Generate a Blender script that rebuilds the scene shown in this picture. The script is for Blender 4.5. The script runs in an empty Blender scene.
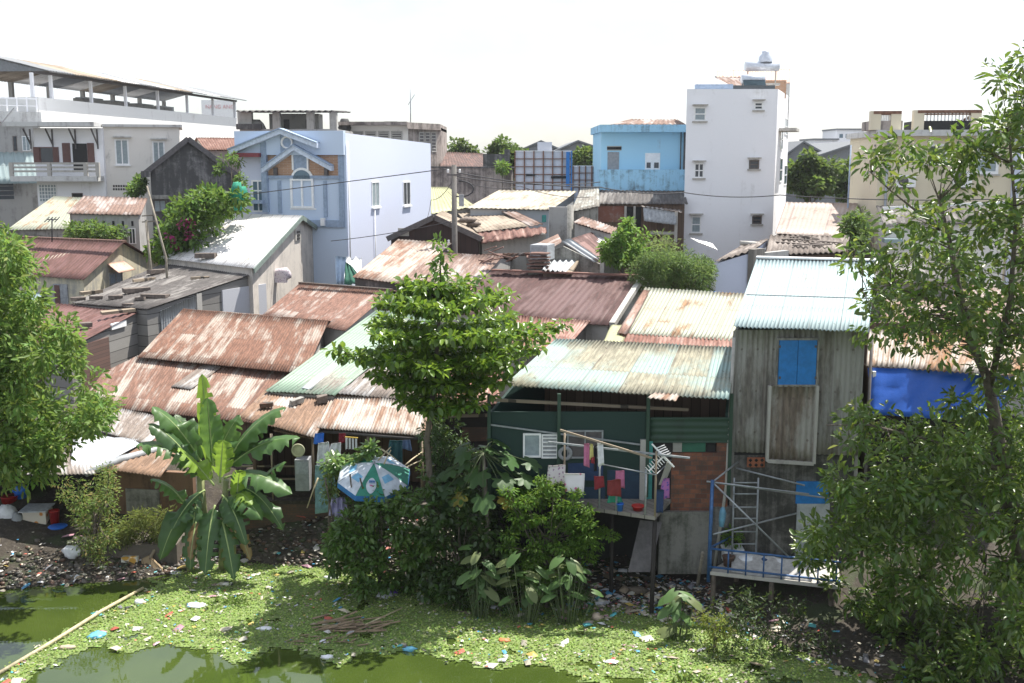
import bpy, math, random
import numpy as np
from mathutils import Vector as V
random.seed(7); rng=np.random.default_rng(11)
SC=bpy.context.scene; COL=SC.collection
F=1098.0; HC=11.9; PITCH=math.atan((341.5-160)/F)
cp,sp=math.cos(PITCH),math.sin(PITCH)
# ---- measuring helpers: a pixel of the photo at a known depth or height gives a point of the place
def ray(x,y):
    u=(x-512)/F; v=(341.5-y)/F
    return V((u, cp+v*sp, -sp+v*cp))
def P(x,y,D):
    r=ray(x,y); t=D/r.y
    return V((r.x*t, D, HC+r.z*t))
def Z(x,y,z):
    r=ray(x,y); t=(z-HC)/r.z
    return V((r.x*t, r.y*t, z))
def PL(x,y,pl,lift=0.0):   # point of a roof plane seen at a pixel
    A,B,D=[V(p) for p in pl]; n=(B-A).cross(D-A).normalized()
    if n.z<0: n=-n
    r=ray(x,y); c=V((0,0,HC)); t=(A+n*lift-c).dot(n)/r.dot(n); return c+r*t
# ---- mesh builder in world coordinates
class MB:
    def __init__(s): s.v=[]; s.f=[]; s.uv=[]; s.sm=[]
    def face(s,idx,uv=None,sm=False):
        s.f.append(tuple(idx)); s.uv.append(uv); s.sm.append(sm)
    def add(s,verts,faces,sm=False):
        b=len(s.v); s.v+= [V(p) for p in verts]
        for f in faces: s.face([b+i for i in f],None,sm)
        return s
    def box(s,a,b):
        x0,y0,z0=a; x1,y1,z1=b
        return s.add([(x0,y0,z0),(x1,y0,z0),(x1,y1,z0),(x0,y1,z0),(x0,y0,z1),(x1,y0,z1),(x1,y1,z1),(x0,y1,z1)],
          [(0,3,2,1),(4,5,6,7),(0,1,5,4),(1,2,6,5),(2,3,7,6),(3,0,4,7)])
    def hexa(s,b4,t4):
        return s.add(list(b4)+list(t4),[(0,3,2,1),(4,5,6,7),(0,1,5,4),(1,2,6,5),(2,3,7,6),(3,0,4,7)])
    def bar(s,a,b,w,h=None,up=(0,0,1)):
        a=V(a);b=V(b);h=h or w; d=(b-a).normalized(); u=V(up)
        if abs(d.dot(u))>.95: u=V((0,1,0))
        r=d.cross(u).normalized()*w/2; q=r.cross(d).normalized()*h/2
        return s.hexa([a-r-q,a+r-q,a+r+q,a-r+q],[b-r-q,b+r-q,b+r+q,b-r+q])
    def tube(s,pts,rad,n=7,cap=True):
        pts=[V(p) for p in pts]
        if not hasattr(rad,'__len__'): rad=[rad]*len(pts)
        b=len(s.v); prev=None
        for i,p in enumerate(pts):
            d=(pts[min(i+1,len(pts)-1)]-pts[max(i-1,0)]).normalized()
            u=V((0,0,1)) if abs(d.z)<.9 else V((0,1,0))
            if prev is None: r=d.cross(u).normalized()
            else: r=(prev-d*prev.dot(d)).normalized()
            prev=r; q=d.cross(r)
            for k in range(n):
                a=2*math.pi*k/n
                s.v.append(p+(r*math.cos(a)+q*math.sin(a))*rad[i])
        for i in range(len(pts)-1):
            for k in range(n):
                k2=(k+1)%n
                s.face([b+i*n+k,b+i*n+k2,b+(i+1)*n+k2,b+(i+1)*n+k],None,True)
        if cap:
            s.face([b+k for k in range(n)][::-1]); s.face([b+(len(pts)-1)*n+k for k in range(n)])
        return s
    def lathe(s,c,prof,n=14,axis=(0,0,1)):
        c=V(c); ax=V(axis).normalized(); u=V((1,0,0)) if abs(ax.x)<.8 else V((0,1,0))
        r=ax.cross(u).normalized(); q=ax.cross(r); b=len(s.v)
        for (rr,z) in prof:
            for k in range(n):
                a=2*math.pi*k/n
                s.v.append(c+ax*z+(r*math.cos(a)+q*math.sin(a))*max(rr,1e-4))
        for i in range(len(prof)-1):
            for k in range(n):
                k2=(k+1)%n
                s.face([b+i*n+k,b+i*n+k2,b+(i+1)*n+k2,b+(i+1)*n+k],None,True)
        return s
    def blob(s,c,rx,ry,rz,n=10,noise=.15,seed=0):
        rr=random.Random(seed); c=V(c); b=len(s.v); m=n//2+1
        for i in range(m+1):
            t=math.pi*i/m
            for k in range(n):
                a=2*math.pi*k/n; g=1+rr.uniform(-noise,noise)
                if i in (0,m): g=1
                s.v.append(c+V((rx*math.sin(t)*math.cos(a)*g,ry*math.sin(t)*math.sin(a)*g,rz*math.cos(t)*g)))
        for i in range(m):
            for k in range(n):
                k2=(k+1)%n
                s.face([b+i*n+k,b+(i+1)*n+k,b+(i+1)*n+k2,b+i*n+k2],None,True)
        return s
    def build(s,name,mat,parent=None,col=None):
        me=bpy.data.meshes.new(name)
        base=V((0,0,0))
        if parent is None:
            xs=[p.x for p in s.v]; ys=[p.y for p in s.v]; zs=[p.z for p in s.v]
            base=V(((min(xs)+max(xs))/2,(min(ys)+max(ys))/2,min(zs)))
        else:
            q=parent
            while q: base=base+V(q.location); q=q.parent
        me.from_pydata([tuple(p-base) for p in s.v],[],s.f)
        if any(u is not None for u in s.uv):
            l=me.uv_layers.new(name='UVMap'); arr=[]
            for u,f in zip(s.uv,s.f): arr+= [c for p in (u or [(0,0)]*len(f)) for c in p]
            l.data.foreach_set('uv',arr)
        me.polygons.foreach_set('use_smooth',s.sm)
        if col is not None:
            a=me.color_attributes.new('col','FLOAT_COLOR','POINT'); a.data.foreach_set('color',np.asarray(col,dtype=np.float32).ravel())
        me.materials.append(mat); me.update()
        o=bpy.data.objects.new(name,me); COL.objects.link(o)
        if parent: o.parent=parent
        else: o.location=base
        return o
def tag(o,label=None,cat=None,group=None,kind=None):
    if label: o['label']=label
    if cat: o['category']=cat
    if group: o['group']=group
    if kind: o['kind']=kind
    return o
def thing(name,label,cat,loc,group=None):
    o=bpy.data.objects.new(name,None); COL.objects.link(o); o.location=V(loc); o.empty_display_size=.3
    return tag(o,label,cat,group)
def dup(root,loc,label=None,rz=0):
    r=root.copy(); COL.objects.link(r); r.location=V(loc); r.rotation_euler=(0,0,rz)
    if label: r['label']=label
    for ch in list(root.children):
        c=ch.copy(); COL.objects.link(c); c.parent=r
        for g in ch.children:
            d=g.copy(); COL.objects.link(d); d.parent=c
    return r
# ---- corrugated / flat sheet with thickness. P4 = [BL,BR,TR,TL]; ribs run B->T
def sheet(mb,P4,pitch=.12,amp=.02,th=.012,rows=5,wob=.012,seed=0,trap=False):
    A,B,C,D=[V(p) for p in P4]; rr=random.Random(seed+int(abs(A.x)*37)+int(abs(A.y)*11))
    W=max((B-A).length,(C-D).length); L=max((D-A).length,(C-B).length)
    n=(B-A).cross(D-A).normalized()
    if n.z<-.05: n=-n
    if abs(n.z)<=.05 and n.y>0: n=-n
    waves=max(1,round(W/pitch)) if amp>0 else 3
    N=min(900,waves*4) if amp>0 else 12
    b=len(mb.v); off=[[rr.uniform(-wob,wob) for _ in range(12)] for _ in range(rows+1)]
    for layer in (0,1):
        for j in range(rows+1):
            t=j/rows
            for i in range(N+1):
                s=i/N
                p=A.lerp(B,s).lerp(D.lerp(C,s),t)
                ph=s*waves*2*math.pi
                h=amp*(math.sin(ph) if not trap else max(-1,min(1,2.5*math.cos(ph/2)-1.0))*0.8)
                q=s*11; k=int(min(q,10)); h+=off[j][k]*(1-(q-k))+off[j][k+1]*(q-k)
                mb.v.append(p+n*(h-layer*th))
    M=(N+1)*(rows+1)
    def id(l,j,i): return b+l*M+j*(N+1)+i
    flip=(B-A).cross(D-A).dot(n)<0
    for j in range(rows):
        for i in range(N):
            uv=[(i/N*W,j/rows*L),((i+1)/N*W,j/rows*L),((i+1)/N*W,(j+1)/rows*L),(i/N*W,(j+1)/rows*L)]
            f=[id(0,j,i),id(0,j,i+1),id(0,j+1,i+1),id(0,j+1,i)]
            g=[id(1,j,i),id(1,j+1,i),id(1,j+1,i+1),id(1,j,i+1)]
            ug=[uv[0],uv[3],uv[2],uv[1]]
            if flip: f=f[::-1]; uv=uv[::-1]; g=g[::-1]; ug=ug[::-1]
            mb.face(f,uv,amp>0); mb.face(g,ug,amp>0)
    for i in range(N):
        for j in (0,rows):
            mb.face([id(0,j,i),id(1,j,i),id(1,j,i+1),id(0,j,i+1)],[(i/N*W,j/rows*L)]*4)
    for j in range(rows):
        for i in (0,N):
            mb.face([id(0,j,i),id(0,j+1,i),id(1,j+1,i),id(1,j,i)],[(i/N*W,j/rows*L)]*4)
    return mb
# ---- vertical wall plane that can be measured on
class Wall:
    def __init__(s,p0,p1,D2=None):
        s.o=V((p0[0],p0[1],0)); s.e=V((p1[0]-p0[0],p1[1]-p0[1],0)); s.L=s.e.length; s.e.normalize()
        s.n=V((s.e.y,-s.e.x,0))
        if s.n.dot(V((0,0,0))-s.o)<0: s.n=-s.n
    def hit(s,x,y):
        r=ray(x,y); c=V((0,0,HC)); t=(s.o-c).dot(s.n)/r.dot(s.n); p=c+r*t
        return (p-s.o).dot(s.e), p.z
    def pt(s,a,z,n=0): return s.o+s.e*a+s.n*n+V((0,0,z))
    def rect(s,x0,y0,x1,y1):
        ym=(y0+y1)/2; xm=(x0+x1)/2
        a=s.hit(x0,ym)[0]; b=s.hit(x1,ym)[0]
        return min(a,b),max(a,b),s.hit(xm,y1)[1],s.hit(xm,y0)[1]
    def box(s,mb,a,b,z0,z1,n0,n1):
        return mb.hexa([s.pt(a,z0,n0),s.pt(b,z0,n0),s.pt(b,z0,n1),s.pt(a,z0,n1)],[s.pt(a,z1,n0),s.pt(b,z1,n0),s.pt(b,z1,n1),s.pt(a,z1,n1)])
    def pbox(s,mb,x0,y0,x1,y1,n0,n1):
        a,b,c,d=s.rect(x0,y0,x1,y1); return s.box(mb,a,b,c,d,n0,n1)
def window(par,W,r,fm,pm,cols=2,rows=1,ft=.06,sill=None,name='window',proud=.05,split=None):
    a,b,c,d=W.rect(*r); m=MB()
    W.box(m,a,b,d-ft,d,-.02,proud); W.box(m,a,b,c,c+ft,-.02,proud)
    W.box(m,a,a+ft,c+ft,d-ft,-.02,proud-.002); W.box(m,b-ft,b,c+ft,d-ft,-.02,proud-.002)
    for k in range(1,cols):
        x=a+(b-a)*k/cols; W.box(m,x-ft*.4,x+ft*.4,c+ft,d-ft,-.02,proud-.008)
    for k in range(1,rows):
        z=c+(d-c)*k/rows; W.box(m,a+ft,b-ft,z-ft*.4,z+ft*.4,-.02,proud-.012)
    w=m.build(name,fm,par)
    p=MB(); W.box(p,a+ft*.5,b-ft*.5,c+ft*.5,d-ft*.5,-.03,.012); p.build('pane',pm,w)
    if sill:
        q=MB(); W.box(q,a-.1,b+.1,c-.1,c-.001,-.02,.14); q.build('sill',sill,w)
    return w
# ---- sheds: a roof slope measured as a quad, its mirrored back slope, and a closed body below
def toward(a,b,d):
    e=V((b.x-a.x,b.y-a.y,b.z-a.z)); L=math.hypot(e.x,e.y)
    return a+e*(d/max(L,.01))
def shed(name,label,cat,q,zb,rm,wm,two=True,over=.25,side=.2,pitch=.14,amp=.025,ridge=None,group=None,rm2=None,backlen=1.0,body=True,drop=.07):
    BL,BR,TR,TL=[V(p) for p in q]
    root=thing(name,label,cat,((BL.x+BR.x)/2,(BL.y+TL.y)/2,zb),group)
    m=MB(); sheet(m,[BL,BR,TR,TL],pitch,amp); m.build('roof',rm,root)
    if two:
        KL=V((TL.x+(TL.x-BL.x)*backlen,TL.y+(TL.y-BL.y)*backlen,TL.z+(BL.z-TL.z)*backlen))
        KR=V((TR.x+(TR.x-BR.x)*backlen,TR.y+(TR.y-BR.y)*backlen,TR.z+(BR.z-TR.z)*backlen))
        m=MB(); sheet(m,[KL,KR,TR,TL],pitch,amp); m.build('roof',rm2 or rm,root)
        if ridge:
            m=MB(); u=V((0,0,.05))
            m.bar(TL+u,TR+u,.32,.05); m.build('ridge_cap',ridge,root)
    dn=V((0,0,drop+amp))
    fl=toward(BL,TL,over); fr=toward(BR,TR,over)
    fl2=toward(fl,fr,side)-dn; fr2=toward(fr,fl,side)-dn
    tl=toward(TL,TR,side)-dn; tr=toward(TR,TL,side)-dn
    info={'root':root,'F':Wall(fl2,fr2)}
    g=lambda p:V((p.x,p.y,zb))
    if body:
        m=MB()
        if two:
            kl=toward(toward(KL,TL,over),KR,side)-dn; kr=toward(toward(KR,TR,over),KL,side)-dn
            m.add([g(fl2),g(fr2),g(kr),g(kl),fl2,fr2,kr,kl,tl,tr],[(0,1,5,4),(2,3,7,6),(1,2,6,9,5),(3,0,4,8,7),(4,5,9,8),(8,9,6,7),(3,2,1,0)])
            info['R']=Wall(fr2,kr); info['L']=Wall(fl2,kl)
        else:
            tl=toward(toward(TL,BL,.1),TR,side)-dn; tr=toward(toward(TR,BR,.1),TL,side)-dn
            m.hexa([g(fl2),g(fr2),g(tr),g(tl)],[fl2,fr2,tr,tl])
            info['R']=Wall(fr2,tr); info['L']=Wall(fl2,tl)
        m.build('wall',wm,root)
    info['pts']=(fl2,fr2,tr,tl); info['pl']=(BL,BR,TL)
    return info
def strip(mb,p0,p1,zb,t=.08,n=None):
    p0=V(p0);p1=V(p1);e=V((p1.x-p0.x,p1.y-p0.y,0)).normalized(); k=V((-e.y,e.x,0))*t
    g=lambda p:V((p.x,p.y,zb)); return mb.hexa([g(p0),g(p1),g(p1)+k,g(p0)+k],[p0,p1,p1+k,p0+k])
def proj(p):
    x,y,z=p[0],p[1],p[2]-HC; fw=y*cp-z*sp; up=y*sp+z*cp
    return 512+F*x/fw, 341.5-F*up/fw
def inpoly(x,y,poly):
    c=False; j=len(poly)-1
    for i in range(len(poly)):
        if (poly[i][1]>y)!=(poly[j][1]>y) and x<(poly[j][0]-poly[i][0])*(y-poly[i][1])/(poly[j][1]-poly[i][1])+poly[i][0]: c=not c
        j=i
    return c
def polyclumps(poly,n,D0,D1,rr=random):
    xs=[p[0] for p in poly]; ys=[p[1] for p in poly]; out=[]
    while len(out)<n:
        x=rr.uniform(min(xs),max(xs)); y=rr.uniform(min(ys),max(ys))
        if inpoly(x,y,poly): out.append(np.array(P(x,y,rr.uniform(D0,D1))))
    return out
# ---- materials
MC={}
def newmat(name):
    m=bpy.data.materials.new(name); m.use_nodes=True; nt=m.node_tree
    return m,nt,nt.nodes['Principled BSDF']
def nd(nt,t,**k):
    n=nt.nodes.new(t)
    for a,b in k.items(): setattr(n,a,b)
    return n
def mth(nt,op,a,b=None,c=None,clamp=False):
    n=nt.nodes.new('ShaderNodeMath'); n.operation=op; n.use_clamp=clamp
    for i,x in enumerate((a,b,c)):
        if x is None: continue
        if isinstance(x,(int,float)): n.inputs[i].default_value=x
        else: nt.links.new(x,n.inputs[i])
    return n.outputs[0]
def noise(nt,vec,scale,detail=4,rough=.55,dist=0):
    n=nt.nodes.new('ShaderNodeTexNoise'); n.inputs['Scale'].default_value=scale; n.inputs['Detail'].default_value=detail
    n.inputs['Roughness'].default_value=rough; n.inputs['Distortion'].default_value=dist
    if vec is not None: nt.links.new(vec,n.inputs['Vector'])
    return n.outputs['Fac']
def vmul(nt,vec,xyz,add=(0,0,0)):
    n=nt.nodes.new('ShaderNodeVectorMath'); n.operation='MULTIPLY_ADD'; nt.links.new(vec,n.inputs[0]); n.inputs[1].default_value=xyz; n.inputs[2].default_value=add
    return n.outputs[0]
def mixc(nt,f,a,b,mode='MIX'):
    n=nt.nodes.new('ShaderNodeMix'); n.data_type='RGBA'; n.blend_type=mode; n.clamp_factor=True
    for s,x in ((n.inputs[0],f),(n.inputs[6],a),(n.inputs[7],b)):
        if isinstance(x,(int,float)): s.default_value=x
        elif isinstance(x,tuple): s.default_value=tuple(x[:3])+(1,)
        else: nt.links.new(x,s)
    return n.outputs[2]
def smooth(nt,x,a,b):
    n=nt.nodes.new('ShaderNodeMapRange'); n.interpolation_type='SMOOTHSTEP'; nt.links.new(x,n.inputs[0])
    n.inputs[1].default_value=a; n.inputs[2].default_value=b; return n.outputs[0]
def bump(nt,b,h,strength=.3,dist=.02):
    n=nt.nodes.new('ShaderNodeBump'); n.inputs['Strength'].default_value=strength; n.inputs['Distance'].default_value=dist
    nt.links.new(h,n.inputs['Height']); nt.links.new(n.outputs[0],b.inputs['Normal'])
def roofm(name,base,rust,amt,var=.25,sheetw=.85,rough=.55,metal=0.0,seed=0,streak=1.0,row=2.4,dirt=.25):
    m,nt,b=newmat(name)
    uv=nd(nt,'ShaderNodeUVMap').outputs[0]
    sx=nd(nt,'ShaderNodeSeparateXYZ'); nt.links.new(uv,sx.inputs[0]); u,v=sx.outputs[0],sx.outputs[1]
    us=mth(nt,'DIVIDE',mth(nt,'ADD',u,seed*1.37),sheetw); vs=mth(nt,'DIVIDE',mth(nt,'ADD',v,seed*.7),row)
    wn=nd(nt,'ShaderNodeTexWhiteNoise',noise_dimensions='2D'); cx=nd(nt,'ShaderNodeCombineXYZ')
    nt.links.new(mth(nt,'FLOOR',us),cx.inputs[0]); nt.links.new(mth(nt,'FLOOR',vs),cx.inputs[1]); nt.links.new(cx.outputs[0],wn.inputs[0])
    sh=wn.outputs[0]
    st=noise(nt,vmul(nt,uv,(3.2*streak,.45,1),(seed*3.1,seed,0)),1.0,4,.6)
    big=noise(nt,vmul(nt,uv,(.8,.35,1),(seed,seed*2.2,5)),1.0,4)
    fine=noise(nt,vmul(nt,uv,(14,6,1)),1.0,5,.7)
    k=mth(nt,'ADD',mth(nt,'ADD',mth(nt,'MULTIPLY',st,.55),mth(nt,'MULTIPLY',big,.35)),mth(nt,'ADD',mth(nt,'MULTIPLY',sh,.13),mth(nt,'MULTIPLY',fine,.14)))
    th=.82-amt*.55
    mask=smooth(nt,k,th-.075,th+.075)
    b1=mixc(nt,mth(nt,'MULTIPLY',sh,var),base,tuple(c*.62 for c in base))
    b1=mixc(nt,mth(nt,'MULTIPLY',fine,dirt),b1,tuple(c*.45 for c in base))
    r2=tuple(c*.55 for c in rust)
    rr=mixc(nt,smooth(nt,noise(nt,vmul(nt,uv,(9,1.6,1)),1,5,.7),.35,.65),rust,r2)
    c=mixc(nt,mask,b1,rr)
    fr=mth(nt,'FRACT',us); seam=mth(nt,'LESS_THAN',fr,.045)
    fv=mth(nt,'FRACT',vs); seam2=mth(nt,'LESS_THAN',fv,.018)
    c=mixc(nt,mth(nt,'MULTIPLY',mth(nt,'MAXIMUM',seam,seam2),.38),c,(.07,.05,.045))
    # nail heads
    a1=mth(nt,'SUBTRACT',mth(nt,'FRACT',mth(nt,'DIVIDE',u,.42)),.5); a2=mth(nt,'SUBTRACT',mth(nt,'FRACT',mth(nt,'DIVIDE',v,1.15)),.5)
    dd=mth(nt,'ADD',mth(nt,'POWER',mth(nt,'MULTIPLY',a1,.42),2),mth(nt,'POWER',mth(nt,'MULTIPLY',a2,1.15),2))
    c=mixc(nt,mth(nt,'MULTIPLY',mth(nt,'LESS_THAN',dd,.0011),.55),c,(.09,.06,.05))
    nt.links.new(c,b.inputs['Base Color'])
    b.inputs['Metallic'].default_value=metal
    rg=nd(nt,'ShaderNodeMapRange'); nt.links.new(mask,rg.inputs[0]); rg.inputs[3].default_value=rough; rg.inputs[4].default_value=.9
    nt.links.new(rg.outputs[0],b.inputs['Roughness'])
    bump(nt,b,fine,.25,.01)
    return m
def plaster(name,col,dirt=(.12,.11,.1),amt=.4,scale=1.0,rough=.85,streak=.25,bumpy=.3,fine=None):
    if fine is None: fine=.35 if max(col)<.6 else .1
    m,nt,b=newmat(name)
    tc=nd(nt,'ShaderNodeTexCoord').outputs['Object']
    n1=noise(nt,vmul(nt,tc,(1,1,1),(3,1,2)),.9*scale,7,.65,.3)
    n2=noise(nt,vmul(nt,tc,(3.5,3.5,streak)),1.0*scale,6,.6)
    n3=noise(nt,tc,9*scale,5,.7)
    k=mth(nt,'ADD',mth(nt,'MULTIPLY',n1,.5),mth(nt,'ADD',mth(nt,'MULTIPLY',n2,.35),mth(nt,'MULTIPLY',n3,.15)))
    th=.72-amt*.42
    c=mixc(nt,smooth(nt,k,th-.04,th+.16),col,dirt)
    c=mixc(nt,mth(nt,'MULTIPLY',n3,fine),c,tuple(x*.55 for x in col))
    nt.links.new(c,b.inputs['Base Color']); b.inputs['Roughness'].default_value=rough
    bump(nt,b,n3,bumpy,.02)
    return m
def plain(name,col,rough=.6,metal=0,var=.2,scale=6,em=None):
    m,nt,b=newmat(name)
    tc=nd(nt,'ShaderNodeTexCoord').outputs['Object']
    n=noise(nt,tc,scale,5,.65)
    c=mixc(nt,smooth(nt,n,.3,.7),tuple(x*(1+var*.4) for x in col),tuple(x*(1-var) for x in col))
    nt.links.new(c,b.inputs['Base Color']); b.inputs['Roughness'].default_value=rough; b.inputs['Metallic'].default_value=metal
    return m
def cellm(name,a,bc,scale,rough=.8,thr=.5):   # printed or patterned cloth
    m,nt,b=newmat(name); tc=nd(nt,'ShaderNodeTexCoord').outputs['Object']
    v=nd(nt,'ShaderNodeTexVoronoi'); v.inputs['Scale'].default_value=scale; nt.links.new(tc,v.inputs['Vector'])
    c=mixc(nt,smooth(nt,v.outputs['Distance'],thr-.08,thr+.08),a,bc); nt.links.new(c,b.inputs['Base Color']); b.inputs['Roughness'].default_value=rough
    return m
def brickm(name,c1,c2,mortar,sc=1.0,bw=.22,bh=.08,amt=.3):
    m,nt,b=newmat(name); tc=nd(nt,'ShaderNodeTexCoord').outputs['Object']
    sx=nd(nt,'ShaderNodeSeparateXYZ'); nt.links.new(tc,sx.inputs[0]); cx=nd(nt,'ShaderNodeCombineXYZ')
    nt.links.new(mth(nt,'ADD',sx.outputs[0],mth(nt,'MULTIPLY',sx.outputs[1],.8)),cx.inputs[0]); nt.links.new(sx.outputs[2],cx.inputs[1])
    br=nd(nt,'ShaderNodeTexBrick'); nt.links.new(cx.outputs[0],br.inputs['Vector']); br.inputs['Scale'].default_value=1
    br.inputs['Color1'].default_value=c1+(1,); br.inputs['Color2'].default_value=c2+(1,); br.inputs['Mortar'].default_value=mortar+(1,)
    br.inputs['Brick Width'].default_value=bw; br.inputs['Row Height'].default_value=bh; br.inputs['Mortar Size'].default_value=.008; br.inputs['Bias'].default_value=-.2
    n=noise(nt,tc,3,6,.7)
    c=mixc(nt,mth(nt,'MULTIPLY',smooth(nt,n,.6-amt,.85-amt*.5),.8),br.outputs[0],(.07,.055,.045))
    nt.links.new(c,b.inputs['Base Color']); b.inputs['Roughness'].default_value=.9
    bump(nt,b,br.outputs['Fac'],-.4,.01)
    return m
def plankm(name,c1,c2,w=.18,horiz=False,rough=.85):
    m,nt,b=newmat(name); tc=nd(nt,'ShaderNodeTexCoord').outputs['Object']
    sx=nd(nt,'ShaderNodeSeparateXYZ'); nt.links.new(tc,sx.inputs[0])
    h=mth(nt,'ADD',sx.outputs[0],mth(nt,'MULTIPLY',sx.outputs[1],.7)); z=sx.outputs[2]
    k=mth(nt,'DIVIDE',z if horiz else h,w)
    wn=nd(nt,'ShaderNodeTexWhiteNoise',noise_dimensions='1D'); nt.links.new(mth(nt,'FLOOR',k),wn.inputs['W'])
    n=noise(nt,vmul(nt,tc,(1,1,6) if horiz else (6,6,.6)),2,6,.7)
    c=mixc(nt,mth(nt,'ADD',mth(nt,'MULTIPLY',wn.outputs[0],.5),mth(nt,'MULTIPLY',n,.5)),c1,c2)
    c=mixc(nt,mth(nt,'MULTIPLY',mth(nt,'LESS_THAN',mth(nt,'FRACT',k),.07),.8),c,(.02,.018,.015))
    nt.links.new(c,b.inputs['Base Color']); b.inputs['Roughness'].default_value=rough
    bump(nt,b,n,.3,.01); return m
def leafm(name,rough=.42,trans=.35,spec=.5):
    m,nt,b=newmat(name)
    at=nd(nt,'ShaderNodeAttribute',attribute_name='col')
    nt.links.new(at.outputs['Color'],b.inputs['Base Color']); b.inputs['Roughness'].default_value=rough; b.inputs['Specular IOR Level'].default_value=spec
    if trans>0:
        t=nd(nt,'ShaderNodeBsdfTranslucent'); g=mixc(nt,.28,at.outputs['Color'],(.34,.46,.04),'MIX'); 
        g=mixc(nt,.5,g,at.outputs['Color'],'ADD'); nt.links.new(g,t.inputs[0])
        x=nd(nt,'ShaderNodeMixShader'); x.inputs[0].default_value=trans
        nt.links.new(b.outputs[0],x.inputs[1]); nt.links.new(t.outputs[0],x.inputs[2])
        nt.links.new(x.outputs[0],nt.nodes['Material Output'].inputs[0])
    return m
def barkm(name,a,bc):
    return plaster(name,a,bc,.6,4,.9,.6,.6)
# ---- leaves as real little blades
def leaves(name,Pn,D,U,L,Wd,mat,parent,colr,fold=.18,droop=.15):
    Pn=np.asarray(Pn,float);D=np.asarray(D,float);U=np.asarray(U,float);L=np.asarray(L,float)[:,None];Wd=np.asarray(Wd,float)[:,None]
    n=len(Pn); D/=np.linalg.norm(D,axis=1,keepdims=True)+1e-9
    S=np.cross(D,U); S/=np.linalg.norm(S,axis=1,keepdims=True)+1e-9; U=np.cross(S,D)
    def at(l,w,u): return Pn+D*L*l+S*Wd*w+U*L*u
    vs=np.stack([Pn,at(.33,.45,fold*.5),at(.72,.38,fold*.3-droop*.4),at(1,0,-droop),at(.72,-.38,fold*.3-droop*.4),at(.33,-.45,fold*.5)],1)
    base=V((0,0,0)); q=parent
    if parent is None:
        mn=vs.reshape(-1,3).min(0); mx=vs.reshape(-1,3).max(0); base=V(((mn[0]+mx[0])/2,(mn[1]+mx[1])/2,mn[2]))
    while q: base=base+V(q.location); q=q.parent
    vs=vs.reshape(-1,3)-np.array(base)
    me=bpy.data.meshes.new(name); me.vertices.add(n*6); me.vertices.foreach_set('co',vs.ravel())
    idx=(np.arange(n)[:,None]*6+np.array([0,1,2,3,0,3,4,5])[None,:]).ravel()
    me.loops.add(n*8); me.loops.foreach_set('vertex_index',idx.astype(np.int32))
    me.polygons.add(n*2); me.polygons.foreach_set('loop_start',(np.arange(n*2)*4).astype(np.int32))
    try: me.polygons.foreach_set('loop_total',np.full(n*2,4,dtype=np.int32))
    except Exception: pass
    me.update(calc_edges=True); me.validate()
    a=me.color_attributes.new('col','FLOAT_COLOR','POINT')
    c=np.ones((n,6,4),np.float32); c[:,:,:3]=np.asarray(colr)[:,None,:]; a.data.foreach_set('color',c.ravel())
    me.materials.append(mat); o=bpy.data.objects.new(name,me); COL.objects.link(o)
    if parent: o.parent=parent
    else: o.location=base
    return o
def tints(n,base,var=.25,alt=None,altp=.06,hue=.12):
    b=np.array(base)[None,:]*(1+rng.uniform(-var,var,(n,1)))
    b=b*(1+rng.uniform(-hue,hue,(n,3)))
    if alt is not None:
        k=rng.random(n)<altp; b[k]=np.array(alt)*(1+rng.uniform(-.3,.3,(k.sum(),1)))
    return np.clip(b,0.003,.9)
def unit(n):
    v=rng.normal(size=(n,3)); return v/np.linalg.norm(v,axis=1,keepdims=True)
def foliage(name,centres,radii,npl,size,mat,parent,base,flat=1.0,asp=.45,up=.9,alt=None,altp=.05,var=.3,out=.8,szv=.3):
    """clumps of leaves: centres (n,3), radii, leaves per clump"""
    Ps=[];Ds=[];Us=[];Cs=[]
    for c,r in zip(centres,radii):
        k=max(3,int(npl)); d=unit(k); rad=r*rng.random(k)**.45
        off=d*rad[:,None]; off[:,2]*=flat
        Ps.append(np.array(c)[None,:]+off)
        dd=d*out+unit(k)*.6; dd[:,2]-=.15
        Ds.append(dd); uu=unit(k)*.55; uu[:,2]+=up; Us.append(uu)
        Cs.append(tints(k,np.array(base)*(1+rng.uniform(-.12,.12)),var,alt,altp))
    Pn=np.concatenate(Ps);n=len(Pn); L=size*(1+rng.uniform(-szv,szv,n))
    return leaves(name,Pn,np.concatenate(Ds),np.concatenate(Us),L,L*asp,mat,parent,np.concatenate(Cs))
def crown_centres(c,R,n,shell=.55,zsq=1,rs=0,low=-1.0):
    out=[]
    while len(out)<n:
        d=unit(1)[0]
        if d[2]<low: continue
        r=shell+(1-shell)*rng.random()
        if rng.random()<.25: r*=rng.random()
        out.append(np.array(c)+d*np.array(R)*r)
    return out
def branches(mb,base,fork,centres,r0,r1=.02,share=.6,wob=.15):
    b=V(base);f=V(fork)
    mid=b.lerp(f,.5)+V((random.uniform(-wob,wob),random.uniform(-wob,wob),0))
    mb.tube([b,mid,f],[r0*1.15,r0*.9,r0*.7],9)
    for c in centres:
        c=V(c); 
        if random.random()>share: continue
        s=b.lerp(f,random.uniform(.55,1)); m=s.lerp(c,.5)+V((random.uniform(-wob,wob),random.uniform(-wob,wob),random.uniform(-wob,wob*2)))
        mb.tube([s,m,c],[r0*.38,r0*.2,r1],5,False)
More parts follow.
